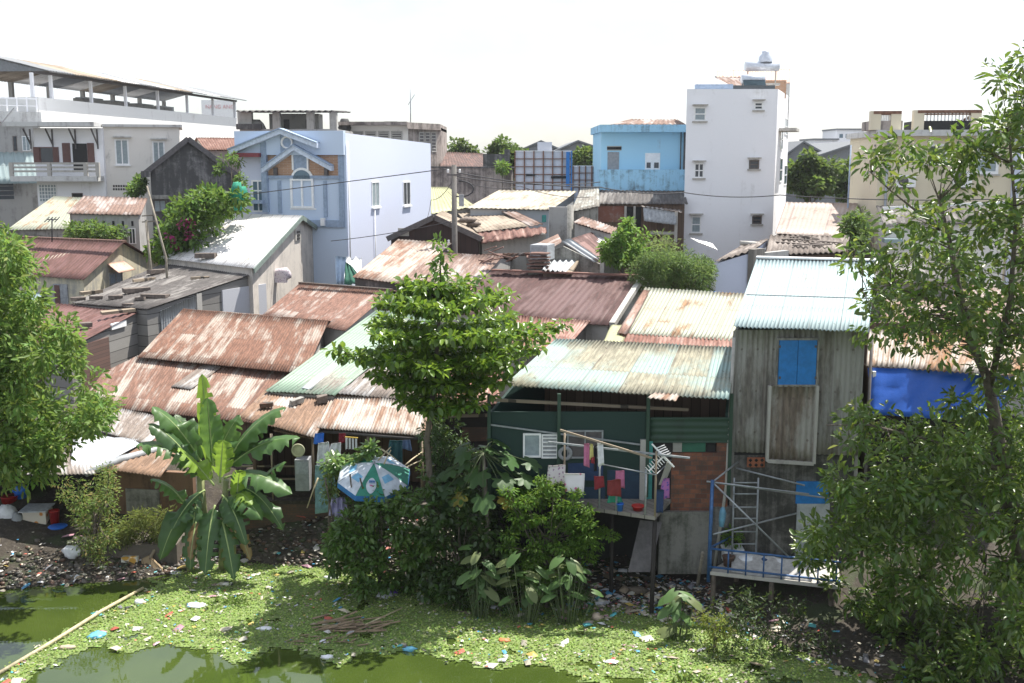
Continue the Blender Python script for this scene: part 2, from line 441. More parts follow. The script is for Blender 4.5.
def tree(name,label,cat,base,fork,cc,R,n,cr,npl,size,lm,bm,colr,r0=.12,group=None,trunk='trunk',flat=.8,share=.5,shell=.5,low=-1,centres=None,**k):
    root=thing(name,label,cat,base,group)
    cen=centres if centres is not None else crown_centres(cc,R,n,shell,low=low)
    m=MB(); branches(m,base,fork,cen,r0,r0*.12,share); m.build(trunk,bm,root)
    foliage('crown',cen,[cr*random.uniform(.7,1.25) for _ in cen],npl,size,lm,root,colr,flat=flat,**k)
    return root
# ================= camera, light, air
cam=bpy.data.cameras.new('camera'); co=bpy.data.objects.new('camera',cam); COL.objects.link(co); SC.camera=co
co.location=(0,0,HC); co.rotation_euler=(math.pi/2-PITCH,0,0); cam.sensor_width=36; cam.lens=F*36/1024; cam.clip_end=6000; cam.clip_start=.2
SUN=V((.38,.28,1.0)).normalized()
el=math.asin(SUN.z); az=math.atan2(SUN.x,SUN.y)
w=bpy.data.worlds.new('World'); SC.world=w; w.use_nodes=True; nt=w.node_tree
sk=nt.nodes.new('ShaderNodeTexSky'); sk.sky_type='NISHITA'; sk.sun_disc=False; sk.sun_elevation=el; sk.sun_rotation=az
sk.air_density=1.0; sk.dust_density=1.2; sk.ozone_density=1.0; sk.altitude=0
bg=nt.nodes['Background']; bg.inputs['Strength'].default_value=.105
tc=nd(nt,'ShaderNodeTexCoord').outputs['Generated']
cl=smooth(nt,noise(nt,vmul(nt,tc,(1,1,2.5)),2.2,6,.6),.30,.62)
nt.links.new(mixc(nt,mth(nt,'ADD',mth(nt,'MULTIPLY',cl,.45),.25),sk.outputs[0],(6.2,6.4,6.8)),bg.inputs['Color'])
sl=bpy.data.lights.new('sun','SUN'); sl.energy=4.7; sl.angle=math.radians(.5); sl.color=(1,.955,.88)
so=bpy.data.objects.new('sun',sl); COL.objects.link(so); so.rotation_euler=SUN.to_track_quat('Z','Y').to_euler(); so.location=(20,30,60)
SC.view_settings.view_transform='Standard'; SC.view_settings.look='None'; SC.view_settings.gamma=1; SC.view_settings.exposure=.92
# ================= materials
M={}
M['leafA']=leafm('leaf_gloss',.30,.36,.5); M['leafB']=leafm('leaf_soft',.5,.4,.28); M['leafD']=leafm('leaf_dark',.45,.22,.3)
M['bark']=barkm('bark',(.16,.13,.10),(.06,.05,.04)); M['barkp']=barkm('pale_bark',(.28,.25,.2),(.12,.1,.08))
M['white']=plaster('white_plaster',(.90,.90,.92),(.60,.59,.57),.34,.6,.8,.12)
M['lilac']=plaster('pale_blue_plaster',(.62,.66,.79),(.54,.58,.70),.2,.5,.7,.2,.1)
M['lilac2']=plaster('blue_front_plaster',(.56,.66,.80),(.46,.54,.66),.2,.5,.7,.2,.1)
M['trim']=plain('blue_grey_trim',(.3,.38,.5),.7)
M['blue']=plaster('sky_blue_plaster',(.40,.69,.87),(.30,.38,.46),.30,.8,.8,.2)
M['bluedirt']=plaster('dirty_blue_plaster',(.34,.62,.82),(.12,.18,.22),.52,1.6,.85,.3)
M['cream']=plaster('cream_plaster',(.72,.64,.48),(.3,.27,.22),.35,.8)
M['creamold']=plaster('old_cream_plaster',(.60,.54,.40),(.30,.29,.27),.62,1.2)
M['beige']=plaster('beige_plaster',(.80,.76,.70),(.38,.36,.33),.35,.8)
M['greyw']=plaster('grey_cement',(.42,.41,.39),(.14,.13,.12),.5,1.0)
M['darkw']=plaster('blackened_wall',(.30,.29,.28),(.045,.045,.045),.85,1.2)
M['stain']=plaster('stained_wall',(.42,.36,.32),(.09,.075,.07),.65,1.0,.9,.12)
M['conc']=plaster('concrete',(.34,.33,.30),(.08,.075,.065),.6,1.6,.9,.2,.6)
M['concl']=plaster('light_concrete',(.48,.46,.42),(.2,.19,.17),.45,1.4)
M['brick']=brickm('red_brick',(.30,.11,.06),(.12,.045,.035),(.13,.10,.085),bw=.3,bh=.13)
M['bricko']=brickm('old_brick',(.22,.10,.065),(.13,.07,.05),(.10,.085,.07),amt=.45)
M['plankg']=plankm('grey_planks',(.32,.31,.29),(.16,.15,.14),.5,True)
M['plankv']=plankm('weathered_boards',(.30,.28,.25),(.12,.105,.09),.22)
M['plankb']=plankm('brown_boards',(.20,.13,.09),(.08,.055,.04),.2)
M['wood']=plankm('timber',(.32,.26,.19),(.17,.13,.09),3)
M['bamboo']=plain('bamboo',(.52,.44,.28),.6,0,.35,8)
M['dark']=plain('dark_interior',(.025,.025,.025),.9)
M['green']=plaster('dark_green_sheet',(.009,.038,.030),(.008,.024,.02),.3,1,.65)
M['greenc']=plaster('green_corrugated',(.03,.07,.045),(.02,.035,.025),.4,1,.6)
M['teal']=plain('teal_paint',(.05,.30,.27),.6)
M['bluep']=plain('bright_blue_paint',(.02,.20,.55),.5,0,.2)
M['bluem']=plain('blue_steel',(.035,.11,.27),.5,0,.35)
M['tarp']=plaster('blue_tarpaulin',(.02,.12,.55),(.02,.07,.28),.3,1.2,.42,.4)
M['glass']=plain('window_glass',(.05,.06,.07),.08,0,.1)
M['glassb']=plain('tinted_glass',(.10,.17,.22),.1,0,.1)
M['curt']=plain('curtained_glass',(.30,.36,.38),.3,0,.2)
M['frame']=plain('white_frame',(.88,.88,.87),.5,0,.1)
M['framed']=plain('dark_frame',(.12,.10,.09),.6)
M['shut']=plain('brown_shutter',(.13,.06,.05),.6)
M['steel']=plain('grey_steel',(.36,.38,.40),.45,.3,.3)
M['dsteel']=plain('dark_steel',(.12,.11,.11),.6,.2,.3)
M['rustb']=plain('rusty_bar',(.22,.11,.07),.8,0,.4)
M['galv']=roofm('galvanised',(0.440,0.464,0.480),(0.240,0.136,0.088),.25,.3,rough=.4,metal=.0,seed=3)
M['r_turq']=roofm('turquoise_metal',(0.350,0.441,0.448),(0.294,0.238,0.196),.08,.06,rough=.75,seed=1,dirt=.12)
M['r_turq2']=roofm('turquoise_cream_metal',(0.257,0.367,0.343),(0.367,0.343,0.257),.50,.1,sheetw=1.1,seed=5,streak=.15,dirt=.12)
M['r_cream']=roofm('cream_green_metal',(0.355,0.367,0.281),(0.317,0.180,0.094),.28,.18,seed=4,streak=.6)
M['r_rust']=roofm('rusty_metal',(.33,.275,.225),(.21,.105,.068),.55,.35,seed=6)
M['r_rust2']=roofm('rusted_pale_metal',(.37,.32,.27),(.23,.125,.088),.50,.35,seed=9,streak=1.3)
M['r_rust3']=roofm('rusty_pink_metal',(.36,.30,.26),(.24,.13,.095),.52,.35,seed=12)
M['r_dred']=roofm('dark_red_metal',(.125,.065,.058),(.10,.05,.045),.45,.3,seed=2,sheetw=1.05,row=30)
M['r_red']=roofm('brown_red_metal',(.155,.068,.058),(.13,.06,.05),.4,.25,seed=13,row=30)
M['r_green']=roofm('faded_green_metal',(0.255,0.357,0.264),(0.357,0.340,0.289),.3,.2,seed=8)
M['r_grey']=roofm('grey_fibre_cement',(.24,.225,.21),(.11,.10,.095),.55,.3,seed=7,rough=.9)
M['r_greyl']=roofm('light_grey_metal',(0.413,0.398,0.383),(0.247,0.203,0.173),.42,.35,seed=15,rough=.5)
M['r_pink']=roofm('pinkish_grey_metal',(0.375,0.315,0.285),(0.255,0.165,0.128),.5,.35,seed=16)
M['r_white']=roofm('white_metal',(.74,.72,.70),(0.391,0.340,0.289),.2,.2,seed=17,sheetw=1.0,dirt=.15)
M['r_pale']=roofm('pale_front_metal',(.42,.385,.35),(0.274,0.173,0.115),.5,.4,seed=18,streak=1.4)
M['r_patch']=roofm('bright_zinc',(.86,.87,.88),(.6,.58,.55),.1,.1,seed=19,rough=.3,metal=.25)
M['r_yel']=roofm('yellow_green_metal',(0.403,0.403,0.216),(0.302,0.288,0.180),.25,.15,seed=20)
M['r_crm']=roofm('long_cream_metal',(0.475,0.432,0.331),(0.346,0.288,0.216),.35,.12,seed=21)
M['r_tan']=roofm('tan_fibre_cement',(0.376,0.312,0.240),(0.280,0.224,0.168),.4,.15,seed=22,rough=.9)
M['r_tile']=roofm('clay_tiles',(.27,.155,.12),(.22,.11,.08),.5,.5,sheetw=.25,row=.3,seed=23,rough=.9)
M['r_tiled']=roofm('old_brown_tiles',(.20,.115,.095),(.13,.085,.075),.5,.4,sheetw=.25,row=.3,seed=24,rough=.9)
M['r_salmon']=roofm('salmon_metal',(.66,.42,.32),(.5,.32,.25),.2,.1,seed=25)
M['stone']=plain('stone_block',(.16,.13,.11),.9,0,.4)
M['rubber']=plain('black_rubber',(.03,.03,.03),.8)
M['wire']=plain('cable',(.04,.04,.045),.7)
M['redp']=plain('red_plastic',(.42,.03,.025),.4); M['bluepl']=plain('blue_plastic',(.03,.16,.62),.35)
M['whitepl']=plain('white_plastic',(.75,.76,.78),.4,0,.15); M['greypl']=plain('grey_plastic',(.3,.31,.32),.5)
M['yelpl']=plain('yellow_plastic',(.6,.4,.06),.5)
M['cwhite']=plain('white_cloth',(.72,.72,.74),.9); M['clil']=plain('lilac_cloth',(.38,.36,.55),.9,0,.3)
M['cpink']=plain('pink_cloth',(.55,.18,.32),.9); M['cred']=plain('red_cloth',(.24,.025,.035),.9); M['cdred']=plain('maroon_cloth',(.20,.03,.03),.9)
M['cblk']=plain('black_cloth',(.02,.02,.03),.9); M['cyel']=plain('yellow_cloth',(.6,.55,.2),.9); M['cgreen']=plain('green_cloth',(.03,.25,.16),.9)
M['cblue']=plain('blue_cloth',(.03,.06,.14),.9); M['cflor']=cellm('floral_cloth',(.62,.12,.30),(.76,.72,.76),7,thr=.28)
M['cpat']=cellm('patterned_cloth',(.35,.22,.33),(.66,.6,.62),12,thr=.3); M['cpurp']=cellm('purple_print_cloth',(.15,.10,.4),(.42,.16,.42),14,thr=.32)
M['litecur']=plain('light_blue_tarp',(.45,.58,.75),.6,0,.15)
# ================= terrain
BK=[(-40,601),(0,590),(140,579),(240,562),(400,576),(500,596),(600,602),(700,616),(780,645),(850,672),(950,690),(1060,706)]
WL=.2
bkw=[Z(x,y,WL) for x,y in BK]
bx=np.array([p.x for p in bkw]); by=np.array([p.y for p in bkw])
def bank(x): return float(np.interp(x,bx,by))
def G(x,y):
    d=y-bank(x)
    k=1.0 if -8.2<x<-2.1 else (.34 if x<3.5 else .2)
    if d<0: z=max(-1.2,WL+d*.5)
    else: z=min(WL+d*k,1.3+max(0,d-1.5)*.3,1.9)
    if y>60: z+=min((y-60)*.02,1.0)
    return z
gx=[-3000,-900,-300,-120,-60,-40]+[ -30+i*.4 for i in range(151)]+[40,60,120,300,900,3000]
gy=[-60,0,14]+[19+i*.4 for i in range(66)]+[50,60,80,110,160,300,900,3500]
vs=[];fs=[]
for y in gy:
    for x in gx:
        z=G(x,y)
        if 20<y<44 and abs(x)<29: z+=random.uniform(-.05,.06)
        vs.append((x,y,z))
n=len(gx)
for j in range(len(gy)-1):
    for i in range(n-1): fs.append((j*n+i,j*n+i+1,(j+1)*n+i+1,(j+1)*n+i))
m,nt,b=newmat('soil'); tc=nd(nt,'ShaderNodeTexCoord').outputs['Object']
n1=noise(nt,tc,1.5,8,.75); n2=noise(nt,tc,9,6,.7)
c=mixc(nt,smooth(nt,n1,.35,.65),(.035,.028,.022),(.06,.05,.036)); c=mixc(nt,smooth(nt,n2,.5,.7),c,(.10,.085,.07))
c=mixc(nt,mth(nt,'MULTIPLY',smooth(nt,noise(nt,tc,.7,5,.6),.52,.62),.7),c,(.04,.06,.022))
nt.links.new(c,b.inputs['Base Color']); b.inputs['Roughness'].default_value=.95; bump(nt,b,n2,.9,.05); M['soil']=m
g=MB(); g.add(vs,fs,True); o=g.build('ground',M['soil']); tag(o,'dark muddy ground of the bank running back under the houses','ground',kind='structure')
m,nt,b=newmat('murky_water'); tc=nd(nt,'ShaderNodeTexCoord').outputs['Object']
c=mixc(nt,smooth(nt,noise(nt,tc,.35,5,.6),.35,.7),(.040,.062,.012),(.055,.080,.016))
c=mixc(nt,mth(nt,'MULTIPLY',smooth(nt,noise(nt,tc,5,6,.75),.6,.72),.35),c,(.075,.095,.025))
nt.links.new(c,b.inputs['Base Color']); b.inputs['Roughness'].default_value=.03; b.inputs['IOR'].default_value=1.5; b.inputs['Specular IOR Level'].default_value=.7
bump(nt,b,noise(nt,vmul(nt,tc,(1,1.6,1)),1.6,3,.5),.05,.03)
M['water']=m
g=MB(); g.add([(-400,-80,WL),(400,-80,WL),(400,32.5,WL),(-400,32.5,WL)],[(0,1,2,3)]); o=g.build('pond_water',m); tag(o,'murky green pond water in front of the shacks','water',kind='structure')

# ================= far background
def blockb(mb,fl,fr,depth,z0,z1):
    fl=V((fl[0],fl[1],0));fr=V((fr[0],fr[1],0)); e=(fr-fl).normalized(); n=V((-e.y,e.x,0)); 
    if n.y<0:n=-n
    bl=fl+n*depth; br=fr+n*depth
    mb.hexa([p+V((0,0,z0)) for p in (fl,fr,br,bl)],[p+V((0,0,z1)) for p in (fl,fr,br,bl)])
    return Wall(fl,fr),Wall(fr,br),Wall(fl,bl)
# treeline that reads as one mass
cen=[]
for x in np.arange(-420,420,7): cen.append((x+random.uniform(-3,3),330+random.uniform(-25,40),random.uniform(4.5,8.5)))
o=foliage('far_woods',cen,[7.5]*len(cen),170,1.6,M['leafD'],None,(.07,.10,.045),flat=.8,asp=.8)
tag(o,'hazy line of far trees along the horizon','trees',kind='stuff')
def farshed(x0,x1,ytop,ye,D,label,xr):
    A=P(x0,ye,D);B=P(x1,ye,D); z=A.z; R=P(xr,ytop,D)
    rt=thing('warehouse',label,'warehouse',((A.x+B.x)/2,D,2),'grey gabled warehouses on the skyline')
    m=MB(); dp=V((0,40,0)); 
    m.add([V((A.x,D,2)),V((B.x,D,2)),V((B.x,D,z)),R,V((A.x,D,z)),V((A.x,D+40,2)),V((B.x,D+40,2)),V((B.x,D+40,z)),R+dp,V((A.x,D+40,z))],
      [(0,1,2,3,4),(5,9,8,7,6),(1,6,7,2),(0,4,9,5)]); m.build('wall',M['wh_wall'],rt)
    m=MB(); u=V((0,-.6,.05)); q=V((0,.6,.05))
    m.hexa([V((A.x-.5,D,z-.15))+u,R+u,R+dp+q,V((A.x-.5,D+40,z-.15))+q],[V((A.x-.5,D,z+.2))+u,R+u+V((0,0,.3)),R+dp+q+V((0,0,.3)),V((A.x-.5,D+40,z+.2))+q])
    m.hexa([R+u,V((B.x+.5,D,z-.15))+u,V((B.x+.5,D+40,z-.15))+q,R+dp+q],[R+u+V((0,0,.3)),V((B.x+.5,D,z+.2))+u,V((B.x+.5,D+40,z+.2))+q,R+dp+q+V((0,0,.3))]); m.build('roof',M['wh_roof'],rt)
M['wh_wall']=plain('warehouse_wall',(.22,.23,.24),.8); M['wh_roof']=plain('warehouse_roof',(.17,.18,.19),.8)
farshed(522,560,142,151,210,'grey gabled warehouse behind the framed metal panels, left one',541)
farshed(557,606,142,152,200,'wide grey gabled warehouse just left of the blue house',578)
farshed(787,824,143,156,180,'grey gabled warehouse close behind the white tower house',803)
farshed(822,876,143,156,175,'grey gabled warehouse left of the cream house on the right',860)
# distant white blocks
for (x0,y0,x1,y1,D,lab) in ((837,130,864,150,260,'distant white apartment block, the taller one above the grey warehouse roofs'),(814,140,838,152,250,'distant low white building left of the taller white block')):
    A=P(x0,y0,D);B=P(x1,y0,D); rt=thing('distant_building',lab,'building',((A.x+B.x)/2,D,2)); m=MB()
    w1,_,_=blockb(m,A,B,12,2,A.z); m.build('wall',M['white'],rt)
    nrow=3 if y1-y0>15 else 1
    for k in range(nrow):
        for j in range(4):
            q=MB(); a=w1.L*(.1+.23*j); z=A.z-1.8-k*1.9; w1.box(q,a,a+w1.L*.13,z,z+.9,-.1,.05); q.build('window',M['glassb'],rt)
    q=MB(); w1.box(q,-.2,w1.L+.2,A.z,A.z+.35,-12,.3); q.build('roof',M['wh_wall'],rt)
# mid-far trees
def midtree(label,x0,x1,ytop,D,base=(.075,.115,.035),n=26,npl=120,size=.42,group=None,zb=2.5,cat='tree',nm='broadleaf_tree'):
    A=P(x0,ytop,D);B=P(x1,ytop,D); cx=(A.x+B.x)/2; R=(B.x-A.x)/2; top=A.z; h=min(top-zb-1,R*1.6)
    return tree(nm,label,cat,(cx,D,zb-.5),(cx,D,top-h*.75),(cx,D,top-h/2),(R*.85,R*.85,h*.42),n,R*.34,npl,size,M['leafB'],M['bark'],base,r0=.25,flat=.85,asp=.7,group=group)
TG='trees rising behind the roofs'
midtree('rounded tree left of the framed metal panels, above the dark wall',486,530,137,122,group=TG,n=24)
midtree('tree behind the brown tiled hall, farthest left of the skyline trees',444,484,140,135,group=TG)
midtree('leafy tree between the warehouse and the blue house',570,606,147,120,group=TG)
midtree('wide dark green tree right beside the white tower house',783,838,152,100,group=TG,n=34,npl=170)
midtree('green tree against the left edge of the cream house',822,880,156,108,group=TG,n=30)
midtree('tall tree overhanging the dark parapet wall beside the panels',500,524,150,100,group=TG,n=16)
# ================= left: long white hall with open roof terrace
def hall():
    A=P(38,97,100); zt=A.z; e=V((-.10,1,0)).normalized()
    A=V((A.x,A.y,0)); far=P(239,121,150); far.z=0
    e=(far-A).normalized(); L=(far-A).length; n=V((-e.y,e.x,0))  # to the left/back
    rt=thing('terrace_hall','long white hall with an open posts-and-roof terrace, behind the balcony house','building',(A.x,A.y,2))
    W=Wall(A,far); back=W.n*-15
    m=MB(); m.hexa([A+V((0,0,2)),far+V((0,0,2)),far+back+V((0,0,2)),A+back+V((0,0,2))],[A+V((0,0,zt)),far+V((0,0,zt)),far+back+V((0,0,zt)),A+back+V((0,0,zt))])
    m.build('wall',M['hallw'],rt)
    ph=2.1
    xs=[36,54.6,94,128,160,189,214.5,236]
    for x in xs:
        a=W.hit(x,100)[0]; q=MB(); W.box(q,a-.13,a+.13,zt-.02,zt+ph,-.4,-.14); q.build('post',M['white'],rt)
    for k in range(7):
        a=L*(k+.5)/7; q=MB(); W.box(q,a-.2,a+.2,zt-.02,zt+ph,-9,-8.6); q.build('post',M['greyw'],rt)
    q=MB(); W.box(q,0,L,zt+ph,zt+ph+.25,-.5,-.15); q.build('beam',M['dsteel'],rt)
    for k in range(11):
        a0=L*(k)/11-.3*(k==0); a1=L*(k+1)/11
        q=MB(); z=zt+ph+.2
        lo0=W.pt(a0,z,1.2);lo1=W.pt(a1,z,1.2);hi1=W.pt(a1,z+1.45,-4.7);hi0=W.pt(a0,z+1.45,-4.7)
        sheet(q,[lo0,lo1,hi1,hi0],.5,.05,.03); sheet(q,[W.pt(a0,z,-10.5),W.pt(a1,z,-10.5),hi1,hi0],.5,.05,.03)
        q.build('roof_panel',M['r_white'] if k in(3,5,8) else (M['r_tan'] if k in (1,2,6) else M['wh_wall']),rt)
    q=MB(); z=zt+ph+.15   # gable end
    a,b,c=W.pt(-.1,z,1.0),W.pt(-.1,z+1.35,-4.7),W.pt(-.1,z,-10.3); d=e*.15
    q.add([a,b,c,a+d,b+d,c+d],[(0,1,2),(5,4,3),(0,3,4,1),(1,4,5,2),(2,5,3,0)]); q.build('gable',M['wh_wall'],rt)
    # clutter on the terrace
    q=MB(); W.box(q,L*.35,L*.8,zt,zt+.9,-6,-5); q.build('low_wall',M['greyw'],rt)
    for k,f in enumerate((.42,.55,.68,.8)):
        q=MB(); W.box(q,L*f,L*f+4,zt+.2,zt+1.2,-7.6,-6.4); o=q.build('water_tank',M['steel'],rt)
    # sign standing on a roof behind
    A2=P(203,100,175);B2=P(236,100,175);C2=P(203,121,175)
    s=thing('sign_board','white hoarding with faded red lettering seen under the terrace roof','sign',(A2.x,175,4))
    W2=Wall(A2,B2); q=MB(); W2.box(q,-.3,W2.L,C2.z-1,A2.z,-.2,0); q.build('board',M['frame'],s)
    for kx in (0,W2.L-.5):
        q=MB(); W2.box(q,kx,kx+.25,3,C2.z-1,-.2,-.02); q.build('support',M['steel'],s)
    for i,(px,py,t,sz) in enumerate(((205.5,108.5,'NANG ANG',1.15),(204,118.5,'sua chua xe',.95))):
        cu=bpy.data.curves.new('t','FONT'); cu.body=t; cu.size=sz*.72; cu.extrude=.03
        ob=bpy.data.objects.new('t',cu); COL.objects.link(ob); dg=bpy.context.evaluated_depsgraph_get()
        me=bpy.data.meshes.new_from_object(ob.evaluated_get(dg)); bpy.data.objects.remove(ob)
        a,z=W2.hit(px,py); me.materials.append(M['signred']); o=bpy.data.objects.new('lettering',me); COL.objects.link(o)
        o.parent=s; o.location=W2.pt(a,z,.05)-s.location; o.rotation_euler=(math.pi/2,0,math.atan2(W2.e.y,W2.e.x))
    # left end block with terrace rail
    A3=P(-14,95,97);B3=P(36,95,99.5)
    r=thing('corner_block','pale end block with a stained roof ledge and lattice rail at the far left edge','building',((A3.x+B3.x)/2,98,2))
    W3=Wall(A3,B3); q=MB(); z3=P(10,122,98).z; W3.box(q,0,W3.L,2,z3,-10,0); q.build('wall',M['greyw'],r)
    q=MB(); W3.box(q,-.3,W3.L+.2,z3,z3+.9,-.3,.5); q.build('ledge',M['stain2'],r)
    for k in range(6):
        q=MB(); a=W3.L*k/5; W3.box(q,a-.06,a+.06,z3+.9,z3+2.2,-.1,.02); q.build('rail_post',M['white'],r)
    q=MB(); W3.box(q,0,W3.L,z3+2.0,z3+2.1,-.15,.06); W3.box(q,0,W3.L,z3+1.4,z3+1.46,-.15,.05); q.build('handrail',M['white'],r)
    window(r,W3,(13,136,17,151),M['framed'],M['glass'],1); window(r,W3,(22,136,30,151),M['frame'],M['curt'],2)
    window(r,W3,(-5,172,14,200),M['greyw'],M['glass'],1,6)
    q=MB(); sheet(q,[W3.pt(-.2,P(0,165,97).z-1.6,1.2),W3.pt(W3.L,P(0,165,97).z-1.6,1.2),W3.pt(W3.L,P(0,152,97).z,0),W3.pt(-.2,P(0,152,97).z,0)],.5,.04); q.build('awning',M['r_turq'],r)
M['hallw']=plaster('hall_wall',(.88,.87,.84),(.42,.38,.34),.38,.35,.85,.1)
M['stain2']=plaster('stained_white',(.6,.6,.58),(.28,.26,.25),.5,1)
M['signred']=plain('faded_red_paint',(.80,.50,.50),.7)
hall()
# ================= balcony house (white front, beige right wing)
def balcony_house():
    D=92; A=P(33,128,D); B=P(102,128,D); zt=A.z
    rt=thing('balcony_house','white two storey house with shuttered openings and a concrete balcony at left','house',((A.x+B.x)/2,D,2.2))
    W=Wall(A,B); m=MB(); W.box(m,0,W.L,2.2,zt,-9,0); m.build('wall',M['white'],rt)
    m=MB(); W.pbox(m,11,122.5,101,127,-.5,1.6); m.build('roof_slab',M['stain2'],rt)
    for x in (30,52,75,97):
        q=MB(); a=W.hit(x,130)[0]; z=zt-.1; q.bar(W.pt(a,z-1.3,0),W.pt(a,z,1.3),.1); W.box(q,a-.05,a+.05,z-1.6,z,0,.1); q.build('bracket',M['dsteel'],rt)
    w=window(rt,W,(40,147,54,163),M['shut'],M['glass'],1,1,.08)
    for (x0,y0,x1,y1) in ((34,147,40,163),(54,147,59,163),(63,143,70.5,164),(88,143,94.5,164)):
        q=MB(); W.pbox(q,x0,y0,x1,y1,-.02,.12); s=q.build('shutter',M['shut'],rt)
    q=MB(); W.pbox(q,73,143.5,87.5,170,-.02,.03); q.build('doorway',M['dark'],rt)
    q=MB(); W.pbox(q,19,176,104,181,-.3,1.6); q.build('balcony_slab',M['stain2'],rt)
    a0,b0,c0,d0=W.rect(19,163,104,176)
    for k in range(3):
        q=MB(); z=c0+(d0-c0)*(.3+.3*k); W.box(q,a0,b0,z,z+.16,1.3,1.42); q.build('balcony_rail',M['concl'],rt)
    for f in (0,.44,.86,1):
        q=MB(); x=a0+(b0-a0)*f; W.box(q,x-.15,x+.15,c0-.1,d0+.05,1.25,1.5); q.build('balcony_post',M['concl'],rt)
    window(rt,W,(39,184,57,202),M['frame'],M['curt'],6,5,.07); window(rt,W,(72,193,83,200),M['framed'],M['dark'],1)
    # beige wing
    A=P(102.5,128,D+.3); B=P(179,127.5,D+2); z2=P(140,127,D+1).z
    r2=thing('beige_house','plain beige two storey house with two white windows, right of the balcony house','house',((A.x+B.x)/2,D+1,2.2))
    W=Wall(A,B); m=MB(); W.box(m,0.02,W.L,2.2,z2,-9,0); m.build('wall',M['beige'],r2)
    m=MB(); W.box(m,-.02,W.L+.25,z2,z2+.22,-9.2,.3); m.build('roof_slab',M['stain2'],r2)
    for r in ((115,139,129,165),(152.5,141,165,165)):
        window(r2,W,r,M['frame'],M['curt'],2,1,.12,sill=M['frame'])
        q=MB(); W.pbox(q,r[0]-2,r[1]-3,r[2]+2,r[1]-1.5,0,.4); q.build('lintel',M['stain2'],r2)
    for j in range(2):
        for k in range(8):
            q=MB(); x=113+k*2.5; W.pbox(q,x,185+j*3.2,x+1.7,187+j*3.2,-.02,.02); q.build('vent_hole',M['dark'],r2)
balcony_house()
# ================= blackened gable house
def black_gable():
    D=80; ap=P(188,138,D); lf=P(143,172,D-1); rt_=P(236,172,D+1); zb=2.3
    rt=thing('blackened_gable_house','mould blackened gable house with red tile roof behind the bougainvillea','house',(ap.x,D,zb))
    W=Wall(lf,rt_); m=MB(); L=W.L; za=ap.z; ze=lf.z; am=(V((ap.x,ap.y,0))-W.o).dot(W.e)
    f=[W.pt(.5,zb),W.pt(L,zb),W.pt(L,ze-.3),W.pt(am,za-.25),W.pt(.5,ze)]; b=[p-W.n*12 for p in f]
    m.add(f+b,[(0,1,2,3,4),(9,8,7,6,5),(0,5,6,1),(1,6,7,2),(4,9,5,0),(3,2,7,8),(4,3,8,9)]); m.build('wall',M['darkw'],rt)
    q=MB(); sheet(q,[W.pt(-.1,ze-.2,.3),W.pt(-.1,ze-.2,-12),W.pt(am,za,-12),W.pt(am,za,.3)],.3,.03,.05); q.build('roof',M['r_tiled'],rt)
    q=MB(); sheet(q,[W.pt(L+.4,ze-.5,.3),W.pt(L+.4,ze-.5,-12),W.pt(am,za,-12),W.pt(am,za,.3)],.25,.04,.05); q.build('roof',M['r_tile'],rt)
    for s in (0,1):
        q=MB(); q.bar(W.pt(am,za-.05,.32),W.pt(-.1 if s==0 else L+.4,(ze-.25) if s==0 else ze-.55,.32),.1,.35); q.build('barge_board',M['dsteel'],rt)
    q=MB(); W.pbox(q,141,171,150,177,-.5,.6); q.build('corner_block',M['darkw'],rt)
    q=MB(); W.pbox(q,152,195,170,199,-.5,.5); q.build('lintel',M['conc'],rt)
    window(rt,W,(154,200,166,212),M['framed'],M['curt'],2)
black_gable()
# tile roof house right of it sits farther back
A=P(196,137.5,100);B=P(250,138,100)
r=shed('tiled_house','house with faded terracotta tiles between the black gable and the light blue house','house',[P(205,150,93),P(252,150,93),B,A],3,M['r_tile'],M['greyw'],True,pitch=.25,amp=.03)
